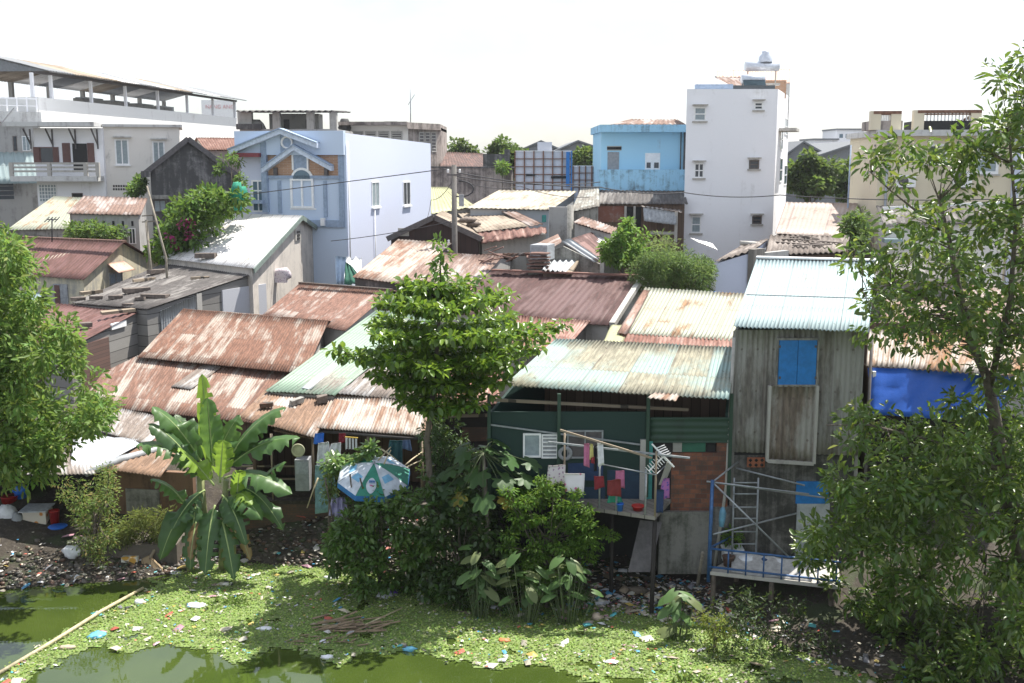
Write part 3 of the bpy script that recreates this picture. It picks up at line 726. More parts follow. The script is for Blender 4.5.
# ================= light blue house
def blue_front():
    C=P(345.5,133,66); zt=C.z; e2=V((.2,1,0)).normalized(); far=P(430.5,143.5,84)
    Lf=P(237,130,67.4)
    C0=V((C.x,C.y,0)); F0=V((far.x,far.y,0)); L0=V((Lf.x,Lf.y,0))
    dirS=(F0-C0).normalized(); dirF=V((-dirS.y,dirS.x,0)); L0=C0+dirF*6.75; B0=F0+dirF*6.75
    rt=thing('light_blue_house','new light blue two storey house with little gables over its front windows','house',((C0+L0)/2)+V((0,0,2.2)))
    WF=Wall(L0,C0); WS=Wall(C0,F0); n=WF.n
    m=MB(); z2=far.z
    up=lambda p,z:V((p.x,p.y,z))
    m.hexa([up(L0,2.2),up(C0,2.2),up(F0,2.2),up(B0,2.2)],[up(L0,zt),up(C0,zt),up(F0,z2),up(B0,z2)]); m.build('wall',M['lilac'],rt)
    lw=WF.L
    # front skin in the deeper blue
    a,b,c,d=WF.rect(268,153,343,260); q=MB(); WF.box(q,a,WF.L,2.2,zt-.02,0,.12); q.build('front_wall',M['lilac2'],rt)
    q=MB(); WF.pbox(q,237,131,345.5,155,0,.35); q.build('parapet',M['lilac2'],rt)
    q=MB(); WF.pbox(q,237,153,264,157,0,.7); q.build('canopy',M['shutr'],rt)
    for r in ((264,140,269.5,212),(340,154,345,227)): 
        q=MB(); WF.pbox(q,*r,0,.22+.2*(r[0]<300)); q.build('pilaster',M['trim'],rt)
    for r in ((279,181,282.5,213),(324.5,181,328,217)):
        q=MB(); WF.pbox(q,*r,.1,.2); q.build('pilaster',M['trim'],rt)
    q=MB(); WF.pbox(q,269,155,283,178,.1,.17);q.build('brick_panel',M['bricky'],rt)
    q=MB(); WF.pbox(q,326,155,340,178,.1,.17);q.build('brick_panel',M['bricky'],rt)
    q=MB(); WF.pbox(q,283,152,294,176,.1,.17);q.build('brick_panel',M['bricky'],rt)
    q=MB(); WF.pbox(q,310,152,326,176,.1,.17);q.build('brick_panel',M['bricky'],rt)
    q=MB(); WF.pbox(q,269,175.5,341,178.5,.1,.3); q.build('string_course',M['trim'],rt)
    q=MB(); WF.pbox(q,310,220,345,227,.1,.25); q.build('string_course',M['trim'],rt)
    def gab(xl,yl,xm,ym,xr,yr,n0,n1,nm='gable_canopy'):
        g=thing(nm+'_x','', '', (0,0,0)); bpy.data.objects.remove(g)
        q=MB(); aL,zL=WF.hit(xl,yl);aM,zM=WF.hit(xm,ym);aR,zR=WF.hit(xr,yr); t=.28
        q.hexa([WF.pt(aL,zL-t,n0),WF.pt(aM,zM-t,n0),WF.pt(aM,zM-t,n1),WF.pt(aL,zL-t,n1)],[WF.pt(aL,zL,n0),WF.pt(aM,zM,n0),WF.pt(aM,zM,n1),WF.pt(aL,zL,n1)])
        q.hexa([WF.pt(aM,zM-t,n0),WF.pt(aR,zR-t,n0),WF.pt(aR,zR-t,n1),WF.pt(aM,zM-t,n1)],[WF.pt(aM,zM,n0),WF.pt(aR,zR,n0),WF.pt(aR,zR,n1),WF.pt(aM,zM,n1)])
        o=q.build('gable_canopy',M['trimw'],rt)
        q=MB(); s=.07
        q.hexa([WF.pt(aL,zL,n0-.05),WF.pt(aM,zM,n0-.05),WF.pt(aM,zM,n1+.1),WF.pt(aL,zL,n1+.1)],[WF.pt(aL,zL+s,n0-.05),WF.pt(aM,zM+s,n0-.05),WF.pt(aM,zM+s,n1+.1),WF.pt(aL,zL+s,n1+.1)])
        q.hexa([WF.pt(aM,zM,n0-.05),WF.pt(aR,zR,n0-.05),WF.pt(aR,zR,n1+.1),WF.pt(aM,zM,n1+.1)],[WF.pt(aM,zM+s,n0-.05),WF.pt(aR,zR+s,n0-.05),WF.pt(aR,zR+s,n1+.1),WF.pt(aM,zM+s,n1+.1)])
        q.build('capping',M['trim'],o)
    gab(234,150,285,129.5,322,143.5,.3,.85)
    gab(266.5,168,298,145.5,335,166,.14,.75)
    # gable infill panels
    q=MB(); WF.pbox(q,283,135,295,152,.3,.42); q.build('gable_panel',M['trim'],rt)
    a,z=WF.hit(290,142.5); q=MB(); q.lathe(WF.pt(a,z,.42),[(.28,0),(.28,.1),(.38,.1),(.38,0)],20,WF.n); q.build('round_window',M['frame'],rt)
    q=MB(); WF.pbox(q,295,150,309,170,.1,.25); q.build('gable_panel',M['trim'],rt)
    for x in (294.5,309.3):
        q=MB(); WF.pbox(q,x-.8,149,x+.8,170,.1,.32); q.build('white_strip',M['frame'],rt)
    w=window(rt,WF,(292,178.5,315,208),M['frame'],M['glassb'],2,1,.12,sill=M['frame'],proud=.28)
    a,b,c,d=WF.rect(293,178,314,179)
    for rr,mt,k in ((.70,M['frame'],.26),(.55,M['glassb'],.30)):
        q=MB(); pts=[WF.pt((a+b)/2+rr*math.cos(t),d-.05+rr*math.sin(t)*.95,k) for t in np.linspace(0,math.pi,14)]
        pb=[p-WF.n*.2 for p in pts]; nn=len(pts)
        q.add(pts+pb,[tuple(range(nn)),tuple(range(2*nn-1,nn-1,-1))]+[(i,i+nn,i+nn+1,i+1) for i in range(nn-1)]+[(0,nn-1,2*nn-1,nn)]); q.build('fanlight',mt,w)
    # door bay at left
    window(rt,WF,(252,180,265,212),M['frame'],M['glassb'],2,3,.1,name='balcony_door')
    q=MB(); WF.pbox(q,245,200,268,203,.1,1.0); q.build('ledge',M['trim'],rt)
    for x in (277.5,328):
        q=MB(); a,z=WF.hit(x,171); WF.box(q,a-.1,a+.1,z-.25,z+.2,.15,.4); q.build('wall_lamp',M['dsteel'],rt)
    q=MB(); a,z=WF.hit(325,222); WF.box(q,a-.12,a+.12,z-.2,z+.25,.2,.45); q.build('meter_box',M['frame'],rt)
    window(rt,WS,(371.5,181.5,379,207),M['frame'],M['curt'],2,1,.08,sill=M['frame'])
    window(rt,WS,(403,181.5,410,205.5),M['frame'],M['glass'],2,1,.08,sill=M['frame'])
    q=MB(); q.tube([WS.pt(.05,2.5,.1),WS.pt(.05,zt-.5,.1)],.05); 
    a=WS.hit(374,230)[0]; q.tube([WS.pt(a,3,.08),WS.pt(a,WS.hit(374,210)[1],.08)],.04); q.build('drain_pipe',M['frame'],rt)
M['shutr']=plain('maroon_trim',(.22,.04,.05),.6); M['trimw']=plain('pale_blue_trim',(.60,.68,.80),.7)
M['bricky']=brickm('tan_facing_brick',(.44,.26,.16),(.36,.20,.12),(.5,.42,.36),bw=.4,bh=.1,amt=.0)
blue_front()
# rooftop pavilion behind
def pavilion():
    D=88; A=P(240,132,D);B=P(337,132,D); W=Wall(A,B)
    rt=thing('rooftop_pavilion','grey house topped by an open pavilion with a flat roof, behind the light blue house','house',((A.x+B.x)/2,D,2.5))
    zt=P(280,129,D).z; q=MB(); W.box(q,0,W.L,2.5,zt,-9,0); q.build('wall',M['greyw'],rt)
    q=MB(); a,b,c,d=W.rect(239,109,338,111.5); sheet(q,[W.pt(a,c,1),W.pt(b,c,1),W.pt(b,d+.1,-7),W.pt(a,d+.1,-7)],.5,.06,.05); q.build('roof',M['r_grey'],rt)
    for x in (241,248,276,310,333):
        q=MB(); a,_=W.hit(x,120); W.box(q,a-.28,a+.28,zt,c,-.6,0); q.build('post',M['concl'],rt)
    q=MB(); W.pbox(q,261,112,312,131,-5,-3); q.build('stair_room',M['concl'],rt)
    for x in (268,279,302):
        q=MB(); W.pbox(q,x-3,118,x+3,131,-3,-2.95); q.build('door',M['dsteel'],rt)
    q=MB(); W.pbox(q,237,124,262,129.5,.0,.3); q.build('parapet',M['darkw'],rt)
    q=MB(); a,z=W.hit(250,128); q.blob(W.pt(a,z,-.8),1.1,.8,.7); q.build('water_jar',M['conc'],rt)
pavilion()
def row_building():
    D=98; A=P(340,128,D);B=P(408,127,D); W=Wall(A,B); 
    rt=thing('louvred_building','stained beige building with a row of louvred windows under a flat roof','building',((A.x+B.x)/2,D,2.7))
    zt=P(370,125.5,D).z; S=P(441,127,D+5); WS=Wall(B,S)
    q=MB(); b2=V((0,9,0)); up=lambda p,z:V((p.x,p.y,z))
    for (w,t0,t1,mt,nm) in ((W,2.7,zt,M['beige'],'wall'),):
        q.hexa([up(A,2.7),up(B,2.7),up(B+b2,2.7),up(A+b2,2.7)],[up(A,zt),up(B,zt),up(B+b2,zt),up(A+b2,zt)]); 
    q.build('wall',M['beige'],rt)
    q=MB(); q.hexa([up(B,2.7),up(S,2.7),up(S+b2,2.7),up(B+b2,2.7)],[up(B,zt-.05),up(S,zt-.05),up(S+b2,zt-.05),up(B+b2,zt-.05)]); q.build('side_wall',M['stain'],rt)
    q=MB(); o=V((0,-1,0)); q.hexa([up(A+o,zt),up(B+o,zt),up(B+b2,zt),up(A+b2,zt)],[up(A+o,zt+.3),up(B+o,zt+.3),up(B+b2,zt+.3),up(A+b2,zt+.3)])
    q.hexa([up(B+o,zt-.3),up(S+o,zt-.3),up(S+b2,zt-.3),up(B+b2,zt-.3)],[up(B+o,zt+.25),up(S+o,zt+.25),up(S+b2,zt+.25),up(B+b2,zt+.25)]); q.build('roof_slab',M['stain'],rt)
    for x in (352,365,378,391):
        window(rt,W,(x,131,x+11.5,140),M['concl'],M['dsteel'],1,4,.12)
    for x in (419,425,431): window(rt,WS,(x,132,x+5,152),M['concl'],M['dsteel'],1,6,.1)
    q=MB(); W.pbox(q,383,121,396,125.5,-3,-1); q.build('roof_box',M['bricko'],rt)
    q=MB(); a,z=W.hit(345,128); q.blob(W.pt(a,z,.3),.6,.6,.8); q.build('water_tank',M['rubber'],rt)
    a=P(410.5,125,D+1); t=P(410.5,87,D+1)
    r=thing('radio_mast','thin tall antenna mast standing behind the light blue house','antenna',a)
    q=MB(); q.tube([a-V((0,0,1)),t],.05,5); q.build('mast',M['steel'],r)
    q=MB(); z=P(408,105,D+1); q.bar(z,z+V((.6,0,.9)),.05); q.build('aerial_arm',M['steel'],r)
row_building()
# brown tiled hall + stained wall
tl,tr,br,bl=P(441,151.5,112),P(484,153.5,112),P(506,171,100),P(440,167,100)
r=shed('tiled_hall','long hall with a dull brown tiled roof above the stained courtyard wall','building',[bl,br,tr,tl],3,M['r_tiled'],M['stain'],True,pitch=.3,amp=.03,backlen=.8)
A=P(430,168,92);B=P(511,172,88); W=Wall(A,B); rt=thing('boundary_wall','long stained and mouldy courtyard wall below the brown tiled hall','wall',((A.x+B.x)/2,90,2.6))
q=MB(); z=P(470,168,90).z; W.box(q,0,W.L,2.6,z,-.3,0); q.build('wall_body',M['stain'],rt)
q=MB(); W.box(q,-.1,W.L+.1,z,z+.12,-.4,.1); q.build('coping',M['darkw'],rt)
A=P(483,154,98);B=P(510,154,98); W=Wall(A,B); o=MB(); z=A.z; W.box(o,0,W.L,2.6,z,-.3,0); W.box(o,W.L-.5,W.L,z,z+.4,-.3,0); o=o.build('parapet_wall',M['darkw']); tag(o,'dark mouldy parapet wall left of the framed metal panels','wall')
# framed metal panels (back of hoardings)
def hoarding(x0,y0,x1,y1,D,nx,ny,label,blue=False):
    A=P(x0,y0,D);B=P(x1,y0,D); W=Wall(A,B); a,b,c,d=W.rect(x0,y0,x1,y1)
    rt=thing('framed_hoarding',label,'hoarding',((A.x+B.x)/2,D,c-3))
    q=MB(); W.box(q,a,b,c-3,d,-.15,-.02); q.build('panel',M['panelw'],rt)
    for k in range(nx+1):
        x=a+(b-a)*k/nx; q=MB(); W.box(q,x-.045,x+.045,c-3,d,-.02,.1); q.build('upright',M['rustb'] if k<nx or not blue else M['bluep'],rt)
    for k in range(ny+1):
        z=c+(d-c)*k/ny; q=MB(); W.box(q,a,b,z-.03,z+.03,-.01,.07); q.build('rail',M['rustb'] if k<ny else M['frame'],rt)
    return rt,W
M['panelw']=plaster('grey_panel',(.62,.63,.68),(.42,.41,.43),.4,.8)
rt,W=hoarding(515,151,571.5,190,84,6,5,'tall wall of pale panels on a rusty frame with a blue end post',True)
q=MB(); W.pbox(q,566,152,569.5,187,.05,.16); q.build('blue_post',M['bluep'],rt)
for r_ in ((526,174,535,176),(551,176,566,178.5)): 
    q=MB(); W.pbox(q,*r_,.0,.14); q.build('gap',M['dark'],rt)
A=P(538,142,85);q=MB(); W.pbox(q,538,142,552,151,-2,-.2); o=q.build('rooftop_tank',M['panelw']); tag(o,'pale boxy tank standing above the framed metal panels','tank')
hoarding(573,166,598,187,85,4,3,'lower stretch of framed pale panels between the tall panels and the blue house')
M['brownw']=plaster('crumbling_wall',(.22,.13,.08),(.07,.05,.04),.5,2); M['r_rust2b']=roofm('front_rust_metal',(.47,.42,.365),(.30,.18,.12),.38,.5,seed=31,streak=1.8,sheetw=.6)
M["shutw"]=plankm("brown_slats",(.18,.10,.08),(.09,.06,.05),.15,True); M["gableg"]=plaster("grey_gable_plaster",(.60,.55,.49),(.36,.335,.31),.55,1.1); M["greentrim"]=plain("grey_green_board",(.20,.25,.22),.7); M["paintp"]=plaster("peeling_white_panel",(.55,.56,.60),(.22,.07,.06),.28,1.8,.7)
M["greyd"]=plain("grey_painted_wood",(.34,.35,.37),.7,0,.3)
# ================= white tower house & blue house
def tower():
    D=75; A=P(687,88,D);B=P(778,92,D); zt=P(730,89,D).z; W=Wall(A,B)
    far=P(790,95,88); WS=Wall(B,far)
    rt=thing('tower_house','tall narrow four storey white house with small windows, solar heater on its roof','house',((A.x+B.x)/2,D,2.2))
    up=lambda p,z:V((p.x,p.y,z)); q=MB(); fl=A+(far-B)
    q.hexa([up(A,2.2),up(B,2.2),up(far,2.2),up(fl,2.2)],[up(A,zt),up(B,zt),up(far,zt+.2),up(fl,zt+.2)]); q.build('wall',M['white'],rt)
    for r,fm,pm,c_ in (((694,107,706,121),M['frame'],M['curt'],1),((754,102,763,110),M['frame'],M['glass'],1),((694,163,704,178),M['frame'],M['glass'],2),((749,160,759,169),M['framed'],M['glass'],1),((691,216,701,233),M['frame'],M['curt'],1),((752,216,761.5,224),M['framed'],M['glass'],1)):
        window(rt,W,r,fm,pm,c_,2,.09,sill=M['concl'])
        q=MB(); W.pbox(q,r[0]-1.5,r[1]-2.6,r[2]+1.5,r[1]-1.4,0,.35); q.build('lintel',M['concl'],rt)
    for r in ((780,128,782.5,150),(784,165,786.5,185),(779.5,158,782,182),(784.5,118,787,135)):
        window(rt,WS,r,M['frame'],M['glassb'],1,2,.08)
    q=MB(); WS.box(q,2,6,P(787,132,80).z,P(787,132,80).z+.2,0,1.2); q.build('side_balcony',M['concl'],rt)
    A2=P(695,87,D+.5);B2=P(733,87,D+.5);W2=Wall(A2,B2)
    q=MB(); z=zt+.05; sheet(q,[W2.pt(0,z+.15,0),W2.pt(W2.L,z+.15,0),W2.pt(W2.L,z+1.1,-6),W2.pt(.5,z+1.1,-6)],.3,.03,.03); q.build('roof',M['r_white'],rt)
    q=MB(); W2.box(q,0,W2.L,z-.04,z+.3,-.1,.05); q.build('roof_edge',M['trim'],rt)
    q=MB(); a=W2.hit(733,87)[0]; b=W2.hit(776,87)[0]; sheet(q,[W2.pt(a,z+.1,-1),W2.pt(b,z+.1,-1),W2.pt(b,z+1.3,-7),W2.pt(a,z+1.3,-7)],.3,.03,.03); q.build('roof',M['r_pink'],rt)
    q=MB(); b2=W2.hit(775,87)[0]; a2=W2.hit(738,87)[0]; W2.box(q,a,b2,z-.04,z+.22,-.2,.02); q.build('roof_edge',M['glass'],rt)
    # tile roof at the back
    A3=P(717,83,84);B3=P(790,83,86);T=P(717,70.5,90);U=P(790,69,92)
    q=MB(); sheet(q,[A3,B3,U,T],.25,.03,.04); q.build('tiled_roof',M['r_salmon'],rt)
    q=MB(); up=lambda p,z:V((p.x,p.y,z)); q.hexa([up(A3,zt-3),up(B3,zt-3),up(U,zt-3),up(T,zt-3)],[A3-V((0,0,.05)),B3-V((0,0,.05)),U-V((0,0,.08)),T-V((0,0,.08))]); q.build('stair_wall',M['stain2'],rt)
    # stacked heaters (rest on the roof)
    h=thing('solar_heater','low silver water heater lying on the front edge of the tower roof','heater',P(753,86,D+1.5))
    c=P(753,79,D+1.5); q=MB(); q.tube([c-V((.8,0,0)),c+V((.8,0,0))],.3,14); q.build('tank',M['steelw'],h)
    q=MB(); l=V((.7,0,0)); q.bar(c-l-V((0,0,.7)),c+l-V((0,0,.7)),.12); 
    q.bar(c-l,c-l-V((0,0,.75)),.1); q.bar(c+l,c+l-V((0,0,.75)),.1); q.build('stand',M['steel'],h)
    q=MB(); q.hexa([c+V((-.75,-.8,-.6)),c+V((.75,-.8,-.6)),c+V((.75,-.75,-.55)),c+V((-.75,-.75,-.55))],[c+V((-.75,-.3,-.1)),c+V((.75,-.3,-.1)),c+V((.75,-.25,-.05)),c+V((-.75,-.25,-.05))]); q.build('collector',M['glassb'],h)
    h=thing('water_tank','horizontal steel tank topped with a small dome, highest thing on the tower roof','tank',P(762,82,D+6))
    c=P(762,66.5,D+6); q=MB(); q.tube([c-V((1.2,0,0)),c+V((1.2,0,0))],.35,14); q.build('tank',M['steelw'],h)
    q=MB(); q.lathe(c+V((.25,0,.3)),[(.5,0),(.5,.35),(.28,.6),(.3,.75),(.001,.85)],14); q.build('dome',M['steelw'],h)
    q=MB(); q.lathe(c+V((-1,0,0)),[(.05,-1.3),(.05,-.3)],6); q.lathe(c+V((1,0,0)),[(.05,-1.3),(.05,-.3)],6); q.box((c.x-1.2,c.y-.6,c.z-1.35),(c.x+1.2,c.y+.6,c.z-1.2)); q.build('stand',M['concl'],h)
    q=MB(); q.box((c.x-.2,c.y+.8,c.z-2.2),(c.x+2,c.y+2,c.z-.9)); o=q.build('brick_box',M['bricky']); tag(o,'small pale brick box beside the steel tank on the tower roof','box')
M['steelw']=plain('bright_tank',(.62,.66,.72),.3,.2,.15)
tower()
def blue_house():
    D=78; A=P(600,132,D);B=P(686,132,D); W=Wall(A,B)
    rt=thing('sky_blue_house','bright sky blue house with a mouldy balcony wall, left of the white tower','house',((A.x+B.x)/2,D,2.5))
    zt=A.z; q=MB(); W.box(q,.1,W.L,2.5,zt,-8,0); q.build('wall',M['blue'],rt)
    q=MB(); W.pbox(q,599,125,686,132.3,-8.3,.9); q.build('roof_slab',M['bluedirt'],rt)
    q=MB(); a,b,c,d=W.rect(612,117.5,685,124.5); h1,h2=W.hit(637,120)[0],W.L
    sheet(q,[W.pt(a,c,.3),W.pt(b,c,.3),W.pt(b,d,-3.5),W.pt(h1,d,-3.5)],.4,.04,.04); sheet(q,[W.pt(a,c,.3),W.pt(a,c,-7.5),W.pt(h1,d,-3.5),W.pt(h1,d,-3.4)],.4,.04,.04); q.build('roof',M['r_pink'],rt)
    q=MB(); W.pbox(q,597.5,169.5,684,190,.0,1.5); q.build('balcony_wall',M['bluedirt'],rt)
    q=MB(); W.pbox(q,607.5,152,619,171,-.02,.04); w=q.build('window',M['greypl'],rt)
    a,b,c,d=W.rect(607,146,621.5,150.5)
    q=MB(); W.box(q,a,b,c,d,-.02,.03); v=q.build('vent_blocks',M['concl'],rt)
    for k in range(5):
        q=MB(); x=a+(b-a)*(k+.5)/5; W.box(q,x-.1,x+.1,c+.06,d-.06,0,.05); q.build('vent_hole',M['dark'],v)
    q=MB(); W.pbox(q,645,153,660,171,-.02,.06); dr=q.build('door',M['frame'],rt)
    for r in ((646.5,162.5,650.5,168),(654,162.5,658.5,168)):
        q=MB(); W.pbox(q,*r,.05,.08); q.build('pane',M['glass'],dr)
    q=MB(); x=W.hit(684,150)[0]; q.tube([W.pt(x,2.6,.2),W.pt(x,zt,.2)],.07); x=W.hit(680.5,150)[0]; q.tube([W.pt(x,zt-3.5,.1),W.pt(x,zt,.1)],.04); q.build('drain_pipe',M['dsteel'],rt)
blue_house()
# under the blue house: board shack with grey roof band, rust panel and awning
def under_blue():
    D=74; A=P(592,200,D);B=P(688,200,D); W=Wall(A,B)
    q=[P(592,204,D-.5),P(688,204,D-.5),P(684,191,D+2.3),P(597,190,D+2.3)]
    i=shed('lean_to','dark weathered lean-to with a grey board roof under the sky blue balcony','shack',q,2.5,M['r_grey'],M['plankb'],False,pitch=.3,amp=.03)
    r=i['root']; W=i['F']
    q=MB(); W.pbox(q,593,206,625,222,.0,.08); q.build('rusty_panel',M['r_rustw'],r)
    q=MB(); W.pbox(q,626,207,641,232,.0,.04); q.build('opening',M['dark'],r)
    for x in (625,634): 
        q=MB(); W.pbox(q,x-1,206,x+1,225,.1,.3); q.build('post',M['concl'],r)
    a=P(640,206,73);b=P(682,212.5,72.5); 
    s=thing('awning_shed','small open shed with a grey hanging panel, below the sky blue house','shed',((a.x+b.x)/2,72,2.5))
    q=MB(); sheet(q,[a,b,P(683,206,76),P(650,205,76)],.3,.03); q.build('roof',M['r_greyl'],s)
    q=MB(); sheet(q,[P(644,221,72.6),P(676,225,72.3),P(677,212.5,72.5),P(643,207,73)],.3,.03); q.build('panel',M['galvp'],s)
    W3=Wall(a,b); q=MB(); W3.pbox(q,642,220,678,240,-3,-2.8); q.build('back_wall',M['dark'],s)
    for (x0,x1) in ((674.5,677.5),):
        q=MB(); W3.pbox(q,x0,212,x1,242,-.1,.1); q.build('post',M['concl'],s)
    q=MB(); W3.pbox(q,650,232,676,234.5,-.5,0); q.build('bench_top',M['concl'],s)
    q=MB(); W3.pbox(q,661,237.5,671,243,0,.6); o=q.build('crate',M['wood']); tag(o,'small wooden crate in front of the awning shed under the blue house','crate')
M['r_rustw']=plaster('rust_panel',(.24,.10,.07),(.32,.27,.24),.5,1.5,.9,3); M['galvp']=plain('grey_hanging_sheet',(.36,.38,.40),.6,0,.3)
under_blue()
# ================= right: cream building with roof terrace
def cream_building():
    D=68; A=P(880,131,D);B=P(1020,130,D-1); W=Wall(A,B); zt=A.z
    rt=thing('cream_building','cream two storey building with roof terrace frames, behind the right tree','building',((A.x+B.x)/2,D,2.2))
    q=MB(); W.box(q,0,W.L,2.2,zt,-10,0); q.build('wall',M['cream'],rt)
    S=P(862,131,D+7); WS=Wall(S,A); q=MB(); WS.box(q,0,WS.L-.02,2.2,zt-.02,-3,0); q.build('side_wall',M['cream'],rt)
    q=MB(); W.pbox(q,876,130,1022,136,-10.3,.7); q.build('roof_slab',M['stain2'],rt)
    # raised terrace boxes with railings
    for (x0,x1,yb,yt) in ((873,901,130,111),(917,981,130,110)):
        a,b,c,d=W.rect(x0,yt,x1,yb)
        q=MB(); W.box(q,a-.1,b+.1,c,c+.55,-3,0.05); q.build('terrace_wall',M['dark' if x0>900 else 'stain'],rt)
        for x in ((a+.15,b-.3) if x0<900 else (a+.1,b-.3)):
            q=MB(); W.box(q,x-.3,x+.3,c,d,-.5,.1); q.build('terrace_post',M['cream'],rt)
        q=MB(); W.box(q,a,b,d-.18,d,-.25,.12); W.box(q,a,b,c+.9,c+.98,-.2,.0); q.build('top_rail',M['rustb'],rt)
        n=9 if x0<900 else 15
        for k in range(n):
            q=MB(); x=a+.4+(b-a-.8)*k/(n-1); W.box(q,x-.035,x+.035,c+.5,d-.15,-.15,-.08); q.build('baluster',M['frame'],rt)
    q=MB(); a,z=W.hit(946,130); a2,z2=W.hit(980,113); q.bar(W.pt(a,z,-.6),W.pt(a2,z2,-.6),.16); q.build('stair_stringer',M['rustb'],rt)
    window(rt,W,(975,144,999,174),M['frame'],M['curt'],1,2,.16,sill=M['concl'])
    window(rt,W,(925,144,947,164),M['frame'],M['glass'],2,1,.14,sill=M['concl'])
    q=MB(); x=W.hit(887,160)[0]; q.tube([W.pt(x,2.5,.15),W.pt(x,zt,.15)],.08); q.build('drain_pipe',M['steel'],rt)
    x=W.hit(1018,160)[0]; q=MB(); W.box(q,x-.3,x+.1,2.2,zt,0,.25); q.build('pilaster',M['lilac'],rt)
    for r in ((866,145,876,172),): window(rt,WS,r,M['framed'],M['glassb'],1,3,.12,sill=M['concl'])
    for k,r in enumerate(((952,171,970,187),(895,175,914,187))):
        a,b,c,d=W.rect(*r); ac=thing('air_conditioner',['white outdoor air conditioner unit on the cream wall, the right one of two','white outdoor air conditioner unit on the cream wall, the left one half behind leaves'][k],'air conditioner',W.pt((a+b)/2,c,.3))
        q=MB(); W.box(q,a,b,c,d,.05,.5); q.build('casing',M['frame'],ac)
        q=MB(); q.lathe(W.pt(a+(b-a)*.35,(c+d)/2,.5),[(.001,.03),((d-c)*.4,.03),((d-c)*.42,0)],16,W.n); q.build('fan_grille',M['dsteel'],ac)
        q=MB(); W.box(q,a+.1,b-.1,c-.08,c-.002,0,.45); q.build('bracket',M['dsteel'],ac)
cream_building()
i=shed('porch_roof','low grey roofed porch with a white edge against the cream building','shack',[P(884,226,62),P(1010,222,61),P(1010,203,65),P(876,206,66)],2.2,M['r_grey'],M['beige'],False,pitch=.3,amp=.03)
r=i['root'];q=MB();q.bar(P(883,210,62.5)+V((0,0,.1)),P(1010,204,62)+V((0,0,.1)),.15);q.build('roof_edge',M['frame'],r)
q=MB(); i['F'].pbox(q,882,238,900,242,0,.8); q.build('turquoise_ledge',M['r_turq'],r)
# ================= left middle roofs
i=shed('pale_yellow_shed','low shed with a pale yellow sheet roof at the left, below the balcony house','shed',[P(6,230,74),P(74,229,73),P(86,197.5,82),P(54,196,84)],2.2,M['r_cream'],M['conc'],False,pitch=.25,amp=.03)
bl,br,tr,tl=P(66,213.5,70),P(141,215,69),P(148,198,74.5),P(84,195.5,75.5)
i=shed('grey_roof_house','small grey plaster house with a flat pinkish grey roof and a row of vent holes','house',[bl,br,tr,tl],2.2,M['r_pink'],M['greyw'],False,pitch=.3,amp=.03,ridge=None)
W=i['F']; r=i['root']
for k in range(6):
    q=MB(); x=84+k*9.5; W.pbox(q,x,221,x+2,226,-.02,.03); q.build('vent_hole',M['dark'],r)
window(r,W,(129,228,136,244),M['frame'],M['glass'],2)
# cream cottage with brown red roof
i=shed('cream_cottage','cream walled cottage with a brown red metal roof and small shuttered gable opening','house',[Z(-30,271,5.75),Z(84,279.5,5.6),Z(125,241.5,7.3),Z(4,236.5,7.3)],1.9,M['r_red'],M['creamold'],True,over=.3,side=.25,pitch=.25,amp=.02,backlen=1)
r=i['root']; WF=i['F']; WR=i['R']
q=MB(); a,b=Z(4,236.5,7.42),Z(125,241.5,7.42)
for k in range(26):
    p=a.lerp(b,k/26); p2=a.lerp(b,(k+.9)/26); q.bar(p,p2,.32,.12)
q.build('ridge_tiles',M['r_tile'],r)
q=MB(); WF.pbox(q,54.5,284,68.5,305,0,.07); q.build('door',M['greyd'],r)
q=MB(); WF.pbox(q,56,285,61,304,.07,.1); q.build('door_patch',M['shut'],r)
window(r,WR,(109,272,122,284),M['greyd'],M['trim'],2,1,.09)
q=MB(); a,b,c,d=WR.rect(107,262,124,271); sheet(q,[WR.pt(a,c,.7),WR.pt(b,c,.7),WR.pt(b,d,0),WR.pt(a,d,0)],.2,.02,.03); q.build('awning',M['r_salmon'],r)
i=shed('tin_shed','low tin shed with a turquoise white roof peeking between the left tree and cottage','shed',[Z(8,300,4.6),Z(35,304,4.6),Z(44,293,5.1),Z(14,291,5.1)],1.9,M['r_turq'],M['dark'],True,pitch=.2,amp=.02)
# grey gable house with white roof
bl,br,tr,tl=Z(160,258,6.55),Z(254,268.5,6.5),Z(302.5,215.5,8.75),Z(214,213,8.75)
i=shed('grey_gable_house','grey plastered house with a white metal roof, front left of the light blue house','house',[bl,br,tr,tl],1.9,M['r_white'],M['gableg'],True,over=.25,side=.3,pitch=.2,amp=.02)
PW=i['pl'];r=i['root'];W=i['R']
for (p0,p1) in ((tr,br),(tr,V((2*tr.x-br.x,2*tr.y-br.y,br.z)))):
    q=MB(); u=V((0,0,-.12)); q.bar(p0+u,p1+u,.06,.26); q.build('barge_board',M['greentrim'],r)
q=MB(); W.pbox(q,294.5,230,300,240.5,-.02,.06); v=q.build('gable_vent',M['concl'],r)
for k in range(3):
    q=MB(); W.pbox(q,295.8,231+k*3.2,298.8,233.3+k*3.2,0,.08); q.build('vent_hole',M['dark'],v)
a,z=W.hit(276,274); cl=MB(); cl.blob(W.pt(a,z,.3),.5,.25,.33,10,.25,3); cl.box(tuple(W.pt(a,z,.3)-V((.45,.2,.45))),tuple(W.pt(a,z,.3)+V((.3,.15,-.05)))); o=cl.build('laundry_bundle',M['cpat']); tag(o,'pale pink cloth bundle hung on the grey gable wall','cloth')
